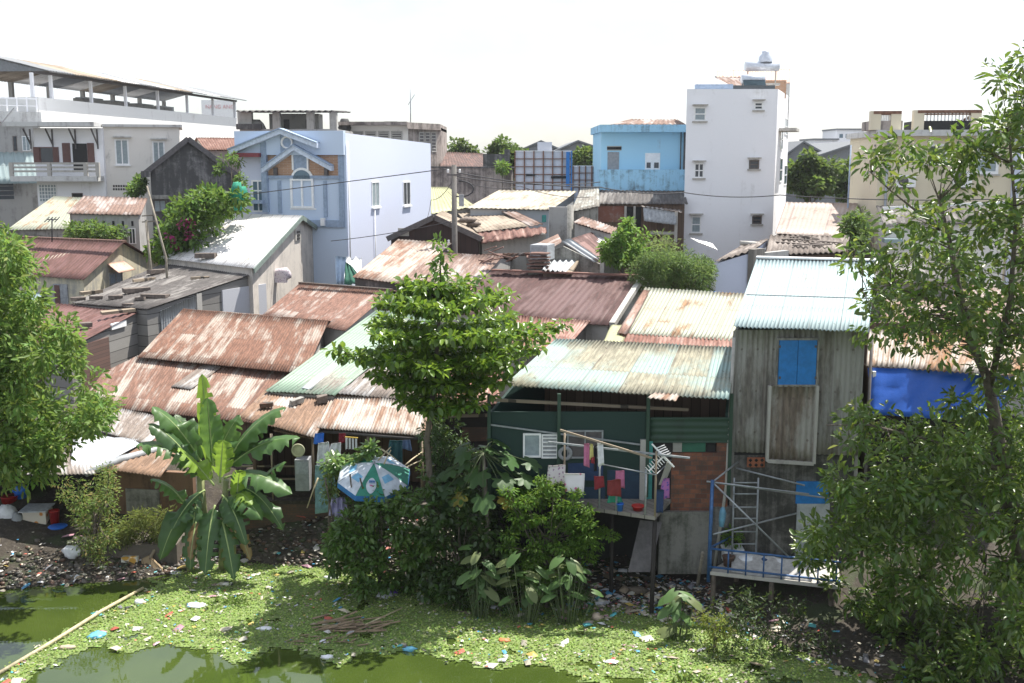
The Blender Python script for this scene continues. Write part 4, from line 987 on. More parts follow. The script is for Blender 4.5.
# dark grey fibre cement roofed lean-to
br2=Z(147,309,5.2)
i=shed('long_lean_to','long low building with a dark grey fibre cement roof held down by blocks','shack',[Z(72,303,5.2),br2,Z(258,272,6.2),Z(162,264,6.2)],1.9,M['r_grey'],M['plankg'],False,over=.1,side=.12,pitch=.18,amp=.03)
PG=i['pl'];r=i['root']; W=i['R']
q=MB(); a,b,c,d=W.rect(222,285,262,330); W.box(q,a,b+.3,2.2,W.hit(222,284)[1]-.3,0,.08); q.build('painted_panel',M['paintp'],r)
q=MB(); W.pbox(q,196,293,201,330,0,.10); q.build('board',M['concl'],r)
q=MB(); a=W.hit(160,320)[0]; b=W.hit(196,300)[0]; z=W.hit(175,306)[1]; sheet(q,[W.pt(a,2,.06),W.pt(b,2,.06),W.pt(b,z+.35,.06),W.pt(a,z-.1,.06)],.15,.02,.02); q.build('metal_cladding',M['galv'],r)
def block(px,py,z,l,w,h,rz,label,mat='stone',tilt=0):
    c=PL(px,py,z,.05) if isinstance(z,tuple) else Z(px,py,z); ca,sa=math.cos(rz),math.sin(rz); ex=V((ca,sa,tilt)).normalized(); ey=V((-sa,ca,0)); q=MB(); u=V((0,0,h))
    rr=random.Random(int(px*7+py)); j=lambda:V((rr.uniform(-.03,.03),rr.uniform(-.03,.03),rr.uniform(-.02,.02)))
    b4=[c+ex*sx*l/2+ey*sy*w/2+j() for sx,sy in((-1,-1),(1,-1),(1,1),(-1,1))]
    q.hexa(b4,[p+u+j() for p in b4]); o=q.build('roof_weight',M[mat]); tag(o,label,'roof weight','blocks and timbers weighting the roofs'); return o
block(157,273.5,PG,1.0,.35,.2,.9,'stone block highest up on the dark grey lean-to roof, nearest the white roof edge')
block(144,281,PG,1.3,.2,.14,.9,'long grey timber second from the top on the dark grey lean-to roof','wood')
block(137,292,PG,1.3,.3,.2,.7,'thick brown block in the middle of the dark grey lean-to roof')
block(91,294,PG,1.1,.22,.15,.9,'timber near the lower left edge of the dark grey lean-to roof','wood')
block(96,299,PG,.6,.25,.15,.6,'short block beside the lower left edge of the dark grey roof')
block(115,298.5,PG,.6,.25,.16,.5,'short dark block centre of the lower edge of the dark grey roof')
block(155,297,PG,1.3,.45,.14,-.2,'flat cracked slab near the lower right edge of the dark grey roof')
block(140,300,PG,.5,.25,.15,0,'small dark block left of the flat cracked slab')
block(78,300,PG,.6,.25,.15,.5,'block at the extreme lower left corner of the dark grey roof')
block(200,279,PG,.9,.2,.12,.3,'thin plank on the upper right of the dark grey roof','wood')
block(206,258,PW,1.1,.5,.26,0,'large stone resting on the lower edge of the white metal roof')
# brown red roofed shack at left
i=shed('red_roof_shack','shack with a brown red metal roof and plank side, below the dark grey roof','shack',[Z(-20,337,4.3),Z(71,347.5,4.3),Z(146,308,5.1),Z(50,303,5.1)],1.5,M['r_red'],M['plankg'],False,over=.1,side=.12,pitch=.22,amp=.025)
PR=i['pl'];r=i['root'];W=i['R']
q=MB(); a,b=W.hit(80,350)[0],W.hit(108,340)[0]; W.box(q,a,b,1.8,4.25,0,.05); q.build('slatted_panel',M['shutw'],r)
q=MB(); W.pbox(q,110,322,125,328,0,.08); q.build('white_board',M['frame'],r)
block(118,313,PR,1.6,.22,.13,.8,'long timber across the upper part of the brown red shack roof','wood')
block(84,327,PR,.6,.35,.18,.5,'dark block in the middle of the brown red shack roof')
block(128,306.5,PR,.5,.22,.14,.5,'small stone on the seam above the brown red shack roof')
# rusty upper roof (RU) & lower (RL)
i=shed('rust_roof_house','house with a steep gabled roof of streaked rusty sheets, behind the banana plant','shack',[Z(137,357,4.45),Z(305,373.5,4.45),Z(329,320.5,5.5),Z(183,309,5.5)],1.5,M['r_rust'],M['greyw'],True,over=.7,side=.35,pitch=.12,amp=.022,backlen=.55)
RU=i
q=MB(); a,b,c,d=i['R'].rect(313,352,324,364); i['R'].box(q,a,b,c-.2,d,0,.05); q.build('white_cloth_panel',M['frame'],i['root'])
i=shed('lower_rust_roof_house','low house with a wide rusty roof stepping down below the steep rusty roof','shack',[Z(104,407,3.3),Z(262,424,3.3),Z(300,370.5,4.38),Z(137,355.5,4.40)],1.3,M['r_rust2'],M['plankb'],False,over=.35,side=.1,pitch=.12,amp=.022)
pl=i['pl']; q=MB(); sheet(q,[PL(171,386.5,pl,.05),PL(191,389,pl,.05),PL(222,366.5,pl,.05),PL(203,364.5,pl,.05)],.12,.02,.012); q.build('patch_sheet',M['r_greyl'],i['root'])
q=MB(); sheet(q,[Z(88,392,3.45),Z(104,407,3.3),Z(137,356,4.25),Z(104,372,4.0)],.12,.02,.012); q.build('side_sheet',M['r_rust3'],i['root'])
# mid rusty pink roof (R2)
i=shed('pink_rust_roof_house','house with a faded pinkish rusty roof tucked under the grey gable','shack',[Z(262,315,5.25),Z(345,331,5.25),Z(392,290,6.25),Z(300,283,6.25)],1.9,M['r_rust3'],M['greyw'],True,over=.2,side=.15,pitch=.15,amp=.022,backlen=.6)
q=MB(); a,b=Z(300,283,6.33),Z(392,290,6.33)
for k in range(30): q.bar(a.lerp(b,k/30),a.lerp(b,(k+.85)/30),.22,.1)
q.build('ridge_tiles',M['bricko'],i['root'])
# green roof + front row
i=shed('green_roof_house','narrow house with a long faded green metal roof left of the layered tree','shack',[Z(265,391,4.62),Z(335,395,4.58),Z(432,316,6.0),Z(376,310,6.0)],1.6,M['r_green'],M['greyw'],False,over=.1,side=.1,pitch=.16,amp=.02)
pl=i['pl']; q=MB(); sheet(q,[PL(301,388,pl,.04),PL(311,389,pl,.04),PL(349,357,pl,.04),PL(341,356,pl,.04)],.3,.015,.01); q.build('skylight_strip',M['r_patch'],i['root'])
i=shed('grey_sheet_roof_house','low house with a grey sheet roof directly behind the trunk of the layered tree','shack',[Z(322,392,4.62),Z(425,401,4.5),Z(455,352,5.3),Z(372,344,5.35)],1.6,M['r_greyl'],M['plankb'],False,over=.1,side=.1,pitch=.13,amp=.022)
def frontrow():
    D=31.2
    q=[Z(238,417,4.22),Z(315,437.5,3.92),Z(338,393,4.5),Z(267,388,4.6)]
    rt=thing('open_front_house','open fronted hut with patched pale and rusty eave sheets above hung belongings','shack',((q[0].x+q[1].x)/2,31.5,1.5))
    m=MB(); sheet(m,[q[0],q[1],q[2],q[3]],.11,.02,.012); m.build('roof',M['r_pale'],rt)
    q2=[Z(317,429,4.0),Z(424,437,3.9),Z(432,408,4.45),Z(336,391,4.52)]
    m=MB(); sheet(m,[v+V((0,0,.04)) for v in q2],.11,.022,.012); m.build('roof',M['r_rust2b'],rt)
    m=MB(); q3=[Z(273,430.5,3.92),Z(313,439,3.84),Z(318,433,3.92),Z(280,426,4.0)]; sheet(m,q3,.11,.02,.012); m.build('eave_sheet',M['r_pale'],rt)
    m=MB(); m.tube([Z(317,431,3.9),Z(424,439,3.82)],.05,8); m.build('eave_pole',M['dsteel'],rt)
    # floor, posts, back wall
    a=Z(235,492,2.0);b=Z(432,492,2.0)
    FL=V((q[0].x+.5,32.0,3.8));FR=V((q2[1].x-.1,31.9,3.7)); KL=V((q[3].x+.1,34.3,4.3)); KR=V((q2[2].x-.1,33.3,4.3)); g_=lambda p,z:V((p.x,p.y,z))
    m=MB(); m.hexa([g_(FL,1.78),g_(FR,1.78),g_(KR,1.78),g_(KL,1.78)],[g_(FL,1.9),g_(FR,1.9),g_(KR,1.9),g_(KL,1.9)]); m.build('floor',M['soil'],rt)
    m=MB(); m.box((FL.x-.6,31.55,1.76),(FR.x,32.05,1.86)); m.build('floor_slab',M['soil'],rt)
    m=MB(); strip(m,KL,KR,1.5,.08); m.build('back_wall',M['plankb'],rt)
    m=MB(); strip(m,FL,KL,1.5,-.08); m.build('side_wall',M['plankb'],rt)
    m=MB(); strip(m,FR+V((0,.8,0)),KR,1.0,.08); m.build('side_wall',M['plankb'],rt)
    for x in (278,318,372,424):
        p=Z(x,492,1.9); m=MB(); m.tube([(p.x,31.7,1.85),(p.x,31.7,3.88)],.045,6); m.build('post',M['wood'],rt)
    for z_,y_ in ((2.75,32.2),(2.35,32.2)):
        m=MB(); m.bar((a.x,y_,z_),(a.x+3.0,y_,z_),.05); m.build('shelf_rail',M['wood'],rt)
FP=(Z(238,417,4.22),Z(315,437.5,3.92),Z(267,388,4.6))
frontrow()
block(267,407,FP,.38,.2,.14,.1,'leftmost of the three bricks on the pale eave roof','bricko',.1)
block(297,404,FP,.45,.18,.16,.7,'middle one of the three bricks on the pale eave roof','conc',.1)
block(323,402,FP,.34,.26,.2,.2,'rightmost of the three bricks on the pale eave roof','stone',.1)
block(329,390,FP,.6,.4,.12,.3,'crumpled grey scrap lying where the green roof meets the eave sheets','conc')
# far-left lower sheets
def leftlow():
    rt=thing('corner_hut','low hut with overlapping pale corrugated sheets and a crumbling brown wall beside the banana','shack',(-9.5,32.2,1.2))
    m=MB(); sheet(m,[Z(98,431,3.15),Z(147,444,3.1),Z(178,420,3.35),Z(106,405,3.4)],.12,.022,.012); m.build('roof',M['r_greyl'],rt)
    m=MB(); sheet(m,[Z(70,470,2.75),Z(92,470,2.75),Z(147,440,3.12),Z(74,433,3.2)],.5,.012,.012); m.build('bright_roof_sheet',M['r_patch'],rt)
    m=MB(); sheet(m,[Z(104,469,2.72),Z(160,477,2.65),Z(182,449,2.98),Z(140,446,3.05)],.12,.022,.012); m.build('roof',M['r_pale'],rt)
    m=MB(); sheet(m,[Z(140,440,3.1),Z(160,443,3.08),Z(188,430,3.25),Z(165,428,3.25)],.12,.022,.012); m.build('roof',M['r_rust3'],rt)
    m=MB(); m.tube([Z(86,474,2.72),Z(120,460,2.86),Z(166,447,3.05)],[.09,.13,.08],10); m.build('rolled_sheet',M['galvp'],rt)
    a=Z(100,474,2.6);b=Z(186,480,2.6)
    m=MB(); W=Wall(V((a.x,32.3,0)),V((b.x,31.9,0))); W.box(m,0.2,W.L,1.0,2.62,-.2,0); m.build('wall',M['brownw'],rt)
    m=MB(); W.pbox(m,127,489,160,514,-.02,.06); m.build('cement_patch',M['conc'],rt)
    m=MB(); sheet(m,[P(-80,476,31.0),P(96,474,31.2),P(90,452,33.6),P(-80,452,33.6)],.12,.02,.012); m.build('added_shade_roof',M['r_greyl'],rt)  # unseen roof added behind the left tree to keep the ledge dark
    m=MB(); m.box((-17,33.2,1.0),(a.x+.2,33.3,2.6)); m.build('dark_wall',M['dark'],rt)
    m=MB(); m.box((-17,31.2,.9),(a.x+.2,33.2,1.1)); m.build('ledge',M['soil'],rt)
leftlow()
M['darkb']=plain('shaded_boards',(.035,.03,.028),.9)  # near-black boards; shade below floors and eaves is put into the colour
M['brownd']=plankm('dark_brown_boards',(.06,.035,.03),(.03,.02,.018),.3)
M['r_patchy']=roofm('patched_pink_metal',(0.448,0.368,0.304),(0.304,0.176,0.120),.42,.5,seed=41,sheetw=1.4,row=3)
M['cgreen2']=plain('dark_green_net',(.03,.12,.08),.9)
M['greyw2']=plaster('pale_grey_wall',(.42,.45,.48),(.22,.23,.24),.3,.8)
M['r_skirt']=roofm('skirt_rust',(.30,.16,.12),(.20,.10,.08),.5,.3,seed=42)
M['r_cream2']=roofm('pale_grey_green_metal',(0.375,0.390,0.345),(0.270,0.247,0.210),.5,.2,seed=43)
M['r_dred2']=roofm('brown_sheet',(.23,.12,.10),(.15,.085,.075),.45,.3,seed=44)
M['r_pink2']=roofm('mixed_sheet',(0.408,0.374,0.357),(0.255,0.170,0.128),.5,.5,seed=45)
M['r_grey2']=roofm('broken_fibre_cement',(.30,.26,.23),(.17,.14,.12),.5,.5,seed=46,sheetw=1.1,row=1.6,rough=.9)
M['r_tanpink']=roofm('pinkish_tan_sheet',(0.381,0.299,0.252),(0.336,0.264,0.224),.3,.1,seed=47,dirt=.3,sheetw=2.5)
M['yelb']=plain('yellow_board',(.42,.27,.07),.7)
M['r_rustr']=roofm('red_rust_metal',(.34,.19,.145),(.24,.11,.08),.5,.4,seed=48)
M['r_salm2']=roofm('verge_metal',(0.440,0.336,0.288),(0.304,0.176,0.128),.5,.4,seed=49)
M['green2']=plain('green_shutter',(.03,.14,.09),.6)
M['cblue2']=plain('navy_board',(.02,.05,.09),.7)
M['conc2']=plaster('grey_foundation',(.24,.23,.21),(.04,.045,.03),.62,1.5,.9,.5)
M['conc3']=plaster('mouldy_concrete',(.24,.23,.21),(.035,.035,.03),.78,1.6,.9,.25,.8)
M['cladg']=roofm('grey_cladding',(.37,.36,.335),(.22,.20,.175),.45,.25,seed=50,sheetw=.9,row=20,rough=.8)
M['cladr']=roofm('stained_cladding',(.42,.40,.365),(.24,.19,.15),.5,.3,seed=51,sheetw=.9,row=20,rough=.8)
M['ventt']=plain('terracotta_vent',(.34,.12,.06),.8)
M['frame2']=plain('off_white_door',(.42,.45,.46),.7,0,.2); M['frame3']=plain('pale_board',(.45,.44,.43),.7,0,.3)
M['bluepl2']=plain('pale_blue_plastic',(.15,.35,.5),.3)
M['r_rust4']=roofm('rust_striped_metal',(0.416,0.368,0.320),(0.336,0.184,0.096),.42,.5,seed=52,sheetw=.9,row=20)
# ================= centre-left roofs behind the layered tree
i=shed('dark_fascia_shack','low gabled shack with a dark brown front beside the tall utility pole','shack',[P(391,238,59),P(391,237,66),P(434,217,66),P(434,217.5,58.6)],2,M['r_grey'],M['plankb'],False,body=False)
r=i['root']
W=Wall(P(391,238,58.5),P(478,238,58.5)); zl=W.hit(391,237)[1]; am,zm=W.hit(434,217); 
q=MB(); q.add([W.pt(0,2.2),W.pt(W.L,2.2),W.pt(W.L,zl),W.pt(am,zm-.1),W.pt(0,zl)]+[p-W.n*7 for p in [W.pt(0,2.2),W.pt(W.L,2.2),W.pt(W.L,zl),W.pt(am,zm-.1),W.pt(0,zl)]],[(0,1,2,3,4),(9,8,7,6,5),(1,6,7,2),(5,0,4,9),(2,7,8,3),(3,8,9,4)]); q.build('wall',M['brownd'],r)
q=MB(); q.bar(W.pt(-.2,zl-.1,.15),W.pt(am,zm,.15),.12,.28); q.bar(W.pt(am,zm,.15),W.pt(W.L+.2,zl-.1,.15),.12,.28); q.build('barge_board',M['dsteel'],r)
q=MB(); sheet(q,[W.pt(W.L+.3,zl-.1,.2),W.pt(W.L+.3,zl-.1,-7),W.pt(am,zm+.02,-7),W.pt(am,zm+.02,.2)],.2,.02); q.build('roof',M['r_tan'],r)
q=MB(); W.pbox(q,398,228,409,236,-.02,.06); q.build('pale_board',M['concl'],r)
shed('patched_roof_shack','shack with a patched pinkish rusty roof in front of the light blue house','shack',[P(352,277,51),P(403,284,50),P(452,243,57.3),P(398,239,58)],1.9,M['r_patchy'],M['darkw'],False,over=.15,side=.1,pitch=.2,amp=.02)
shed('grey_pink_roof_shack','shack with pinkish grey roof right behind the top shoot of the layered tree','shack',[P(396,289,48.5),P(462,300,47),P(503,256,54),P(430,252,56)],1.9,M['r_pink'],M['greyw'],True,over=.15,side=.1,pitch=.2,amp=.02,backlen=.3)
# hanging curtains by the gable
q=MB(); a=P(335,256,57);b=P(346,257,57); sheet(q,[P(336,284,56.8),P(343.5,284,56.8),b,a],.35,.05,.01,wob=.05); o=q.build('hanging_tarp',M['litecur']); tag(o,'pale blue sheet hanging at the corner of the grey gable house','tarp')
q=MB(); sheet(q,[P(344,284,56),P(366,284,55.5),P(352,266,57),P(345,261,57.3)],.5,.04,.01,wob=.06); o=q.build('hanging_tarp',M['cgreen2']); tag(o,'dark green net slung beside the pale blue sheet','tarp')
q=MB(); sheet(q,[P(340,280,59),P(362,280,59),P(362,258,61),P(346,257,61)],.5,.06,.01,wob=.1); o=q.build('white_canopy',M['frame']); tag(o,'small white canopy at the foot of the light blue house wall','canopy')
# mid band roofs
shed('yellow_green_shed','shed with a yellow green corrugated roof behind the utility pole','shed',[P(431,214,66),P(476,206,68),P(448,187,76),P(431,187,76)],2.2,M['r_yel'],M['greyw'],False,side=.05,pitch=.3,amp=.025)
i=shed('long_cream_roof_house','long grey walled shed with a cream metal roof in the middle of the rooftops','shed',[P(466,208,66),P(551,209.8,67),P(577.5,191,76),P(499,190,77)],2.2,M['r_crm'],M['greyw2'],False,over=.3,side=.2,pitch=.3,amp=.025)
W=i['F']; q=MB(); W.pbox(q,542,215,546,222,0,.05); q.build('shutter',M['teal'],i['root'])
i=shed('tan_roof_house','low house with a tan roof and a rusty skirt, right of the utility pole','house',[P(477,232,60),P(529,226,61),P(502,210.5,69),P(456,212,68)],2.0,M['r_tan'],M['concl'],False,over=.1,side=.1,pitch=.25,amp=.02)
r=i['root']; q=MB(); sheet(q,[P(481,243.5,59),P(547,233,60.3),P(546,226,61.2),P(477,232,60.1)],.4,.04,.03,wob=.08); q.build('rusty_skirt',M['r_skirt'],r)
q=MB(); a,b=P(482,241,59.8),P(546,232,61); W=Wall(a,b); q.add([W.pt(0,2),W.pt(W.L,2),W.pt(W.L,b.z-.1),W.pt(0,a.z-.1)]+[p-W.n*.3 for p in [W.pt(0,2),W.pt(W.L,2),W.pt(W.L,b.z-.1),W.pt(0,a.z-.1)]],[(0,1,2,3),(7,6,5,4),(1,5,6,2),(4,0,3,7),(3,2,6,7)]); q.build('front_wall',M['concl'],r)
q=MB(); sheet(q,[P(530,226.5,61.3),P(543,223.5,61.6),P(514,210.5,67),P(500,210.5,67)],.3,.03,.03); q.build('pale_strip',M['r_pink'],r)
for k,(x,y) in enumerate(((467,222),(474,226))):
    p=P(x,y,61.8); q=MB(); q.blob(p+V((0,0,.1)),.5,.25,.16,8,.3,k); o=q.build('roof_weight',M['stone']); tag(o,['left stone','right stone'][k]+' on the tan roof just right of the utility pole','roof weight','blocks and timbers weighting the roofs')
shed('pale_green_roof_shed','narrow shed with a pale grey green roof between the cream roof and the blue house','shed',[P(570,212,66),P(600,206,66),P(599,187,77),P(581,188,77)],2.2,M['r_cream2'],M['conc'],False,side=.1,pitch=.25,amp=.02)
q=MB(); W=Wall(P(547,230,64),P(571,230,64)); W.pbox(q,549,207,571,262,-.3,0); o=q.build('block_wall',M['greyw']); tag(o,'grey wall standing left of the short concrete pole','wall')
# cluster of little roofs
i=shed('long_narrow_roof_hut','narrow hut with a long pale edged roof right of the short concrete pole','shack',[P(573,222,59.5),P(612,234,57),P(618,228,60),P(583,216.5,63)],2,M['r_pink'],M['greyw'],False,side=.1,pitch=.3,amp=.03)
i=shed('brown_roof_hut','hut with a gable of brown red sheets in the middle of the crowded roofs','shack',[P(598,263,52),P(612,253,55),P(592,232,58.5),P(562,241.5,53.5)],1.9,M['r_dred2'],M['conc'],False,side=.15,pitch=.2,amp=.02)
r=i['root']; q=MB(); sheet(q,[P(594,262.5,51.7),P(603,260.5,51.6),P(570,238,53.2),P(561,241.5,53.2)],.2,.025,.02); q.build('grey_edge_sheet',M['galv'],r)
q=MB(); sheet(q,[P(600,243,56),P(611,242,57),P(600,231.5,59.5),P(584,236,58.5)],.3,.02,.02); q.build('white_sheet',M['r_white'],r)
q=MB(); sheet(q,[P(548,250,52.3),P(533,245,55.5),P(558,234,58),P(562,241.5,53.3)],.2,.02,.02); q.build('pale_side_sheet',M['r_pink'],r)
W=Wall(P(549,250,52.4),P(600,262,51.9)); z=W.hit(563,243)[1]; a=W.hit(563,243)[0]; q=MB(); zl=W.hit(549,250)[1]-.1; zr=W.hit(598,262)[1]-.1
q.add([W.pt(0,2),W.pt(W.L,2),W.pt(W.L,zr),W.pt(a,z-.15),W.pt(0,zl)]+[p-W.n*.2 for p in [W.pt(0,2),W.pt(W.L,2),W.pt(W.L,zr),W.pt(a,z-.15),W.pt(0,zl)]],[(0,1,2,3,4),(9,8,7,6,5),(1,6,7,2),(5,0,4,9),(2,7,8,3),(3,8,9,4)]); q.build('gable_wall',M['conc'],r)
i=shed('ribbed_roof_hut','tiny hut with a ribbed grey and white roof just behind the long dark red roof','shack',[P(542,270,49.5),P(566,272,49.5),P(577,260,52.3),P(547,260.5,52.3)],1.9,M['galv'],M['bricko'],False,side=.02,pitch=.28,amp=.06)
q=MB(); sheet(q,[P(566,272.5,49.4),P(572,272.5,49.4),P(579,260,52.2),P(577,260,52.2)],1,.0,.1); q.build('boards',M['wood'],i['root'])
o=MB(); W=Wall(P(530,245,51.2),P(547,246,50.9)); W.pbox(o,530,245,547,260,-1.1,0); o=o.build('metal_tank',M['galvp']); tag(o,'square grey metal water box among the crowded roofs','tank')
rt=thing('tile_stack','untidy stack of brown roof tiles beside the square grey metal box','tiles',P(537,269,50.5))
q=MB(); rr=random.Random(4)
for k in range(11):
    for j in range(5):
        p=P(531+k*1.5,268,50.4)+V((0,0,j*.16)); q.bar(p+V((rr.uniform(-.1,.1),-.2,rr.uniform(0,.04))),p+V((rr.uniform(-.1,.1),.3,rr.uniform(0,.06))),.28,.05)
q.build('tiles',M['r_tile'],rt); q=MB(); W=Wall(P(528,270,50.7),P(548,270,50.7)); W.pbox(q,528,268.5,548,285,-.8,0.4); q.build('ledge',M['conc'],rt)
o=MB(); W=Wall(P(603,262,50),P(619,260,50.5)); W.pbox(o,604,259,618.5,285,-.3,0); o=o.build('garden_wall',M['concl']); tag(o,'short pale cement wall left of the feathery bush','wall')
i=shed('flat_scrap_roof','low scrap roof of mixed grey sheets between the pink roof and the dark red roof','shack',[Z(470,275,6.0),Z(540,273,6.0),P(548,252,56),P(482,254,56)],1.9,M['r_pink2'],M['conc'],False,pitch=.3,amp=.03)
q=MB()
for k in range(14):
    x=505+rr.uniform(-25,38); y=rr.uniform(250,268); p=P(x,y,54-(y-250)*.2)+V((0,0,.2)); q.bar(p,p+V((rr.uniform(-.8,.8),rr.uniform(-.3,.3),rr.uniform(-.15,.3))),.3,.05)
o=q.build('roof_scrap',M['r_tile']); tag(o,'broken tiles and boards strewn on the mixed grey scrap roof','scrap',kind='stuff')
# right middle: broken asbestos roofs
i=shed('broken_roof_house','low house with a sagging broken grey roof in front of the white tower','house',[P(765,255,52),P(846,252,53),P(850,236,59),P(770,235,58)],2,M['r_grey2'],M['plankb'],False,pitch=.3,amp=.05)
q=MB(); rr=random.Random(9)
for k in range(9):
    x=rr.uniform(775,838); y=rr.uniform(238,250); D=58.2-(y-237)*.34; p=P(x,y,D)+V((0,0,.12)); q.bar(p,p+V((rr.uniform(.6,1.3),-.3,rr.uniform(-.1,.1))),.4,.05)
q.build('loose_sheets',M['r_grey2'],i['root'])
i2=shed('white_side_hut','hut with a grey gable roof and pale blue side wall near the blue barrel','shack',[P(714,262,50),P(753,250,50.3),P(770,238,56.8),P(741,246,57)],1.9,M['r_grey2'],M['lilac'],False,over=.1,side=.1,pitch=.3,amp=.04)
q=MB(); W=Wall(P(752,270,50),P(778,262,51.5)); W.pbox(q,753,249,764,300,-.3,0); q.build('weathered_boards',M['plankv'],i['root'])
q=MB(); W.pbox(q,764,252,790,290,-.4,-.1); q.build('concrete_side',M['greyw'],i['root'])
q=MB(); q.tube([P(740,243,56),P(752,243.5,56),P(762,245,55)],.12,8); q.build('pipe',M['concl'],i['root'])
q=MB(); sheet(q,[P(700,243,61),P(718,250,59),P(712,243,62),P(690,238,64)],.3,.03); o=q.build('pale_roof',M['r_white']); tag(o,'strip of bright white roofing at the foot of the white tower','roof sheet')
i=shed('salmon_roof_shed','wide shed with a blank pinkish tan sheet roof right of the white tower','shed',[P(775,233.5,62),P(849,237,62),P(858,203,74),P(786,202,74)],2.2,M['r_tanpink'],M['plankb'],False,side=.1,pitch=.3,amp=.015)
q=MB(); q.tube([Z(738,292,4.2),Z(738,292,5.5)+V((0,0,.25))],.06,8); o=q.build('metal_post',M['rustb']); tag(o,'short rusty post standing before the pale blue side wall','post')
q=MB(); c=Z(721,292,5.1); q.lathe(c-V((0,0,.9)),[(.35,0),(.4,.1),(.42,.5),(.38,.9),(.3,.95),(.001,1.0)],18); o=q.build('barrel',M['bluepl']); tag(o,'blue plastic barrel showing above the cream green roof','barrel')
q=MB(); q.bar(Z(741,290,4.9),Z(753,281,5.3),.5,.06); q.bar(Z(741,291,4.5),Z(753,283,4.8),.05,.5); o=q.build('yellow_board',M['yelb']); tag(o,'yellow brown board leaning beside the short rusty post','board')
# dark red roof house
i=shed('dark_red_roof_house','house with a large smooth dark red roof, centre of the photo behind the layered tree','house',[Z(432,312,5.5),Z(609,325.5,5.5),Z(641,275.5,6.8),Z(492,270,6.8)],1.7,M['r_dred'],M['concl'],True,over=.2,side=.1,pitch=.3,amp=.012,backlen=.6)
r=i['root']; q=MB(); a,b=Z(492,270,6.87),Z(641,275.5,6.87); q.bar(a,b,.3,.08); q.build('ridge_cap',M['r_skirt'],r)
q=MB(); u=V((.12,0,0.02)); q.bar(Z(609,325.5,5.5)+u,Z(641,275.5,6.8)+u,.22,.22); q.build('cement_verge',M['concl'],r)
i=shed('small_rust_roof_shed','small rusty red roofed shed tucked below the dark red roof','shed',[Z(510,352,4.9),Z(560,356,4.9),Z(590,321,5.6),Z(517,315.5,5.6)],1.6,M['r_rustr'],M['plankv'],True,over=.2,side=.2,pitch=.14,amp=.02,backlen=.5)
i=shed('cream_green_roof_house','house with a cream and pale green corrugated roof left of the tall grey shack','house',[Z(617,334,5.75),Z(735,341,5.75),Z(755,294,6.6),Z(645,287.5,6.6)],1.6,M['r_cream'],M['greyw'],False,over=.2,side=.2,pitch=.15,amp=.025)
r=i['root']; q=MB(); sheet(q,[Z(616,342,5.6),Z(735,349,5.6),Z(735,339,5.78),Z(620,333,5.78)],.15,.02); q.build('rusty_strip',M['r_rustr'],r)
q=MB(); sheet(q,[Z(602,345,5.6),Z(622,345,5.6),Z(630,325,5.9),Z(611,325,5.9)],.3,.01); q.build('lichen_sheet',M['r_yel'],r)
q=MB(); sheet(q,[Z(617,333,5.82),Z(627,334,5.82),Z(650,290,6.66),Z(643,290,6.66)],.3,.02); q.build('verge_strip',M['r_salm2'],r)
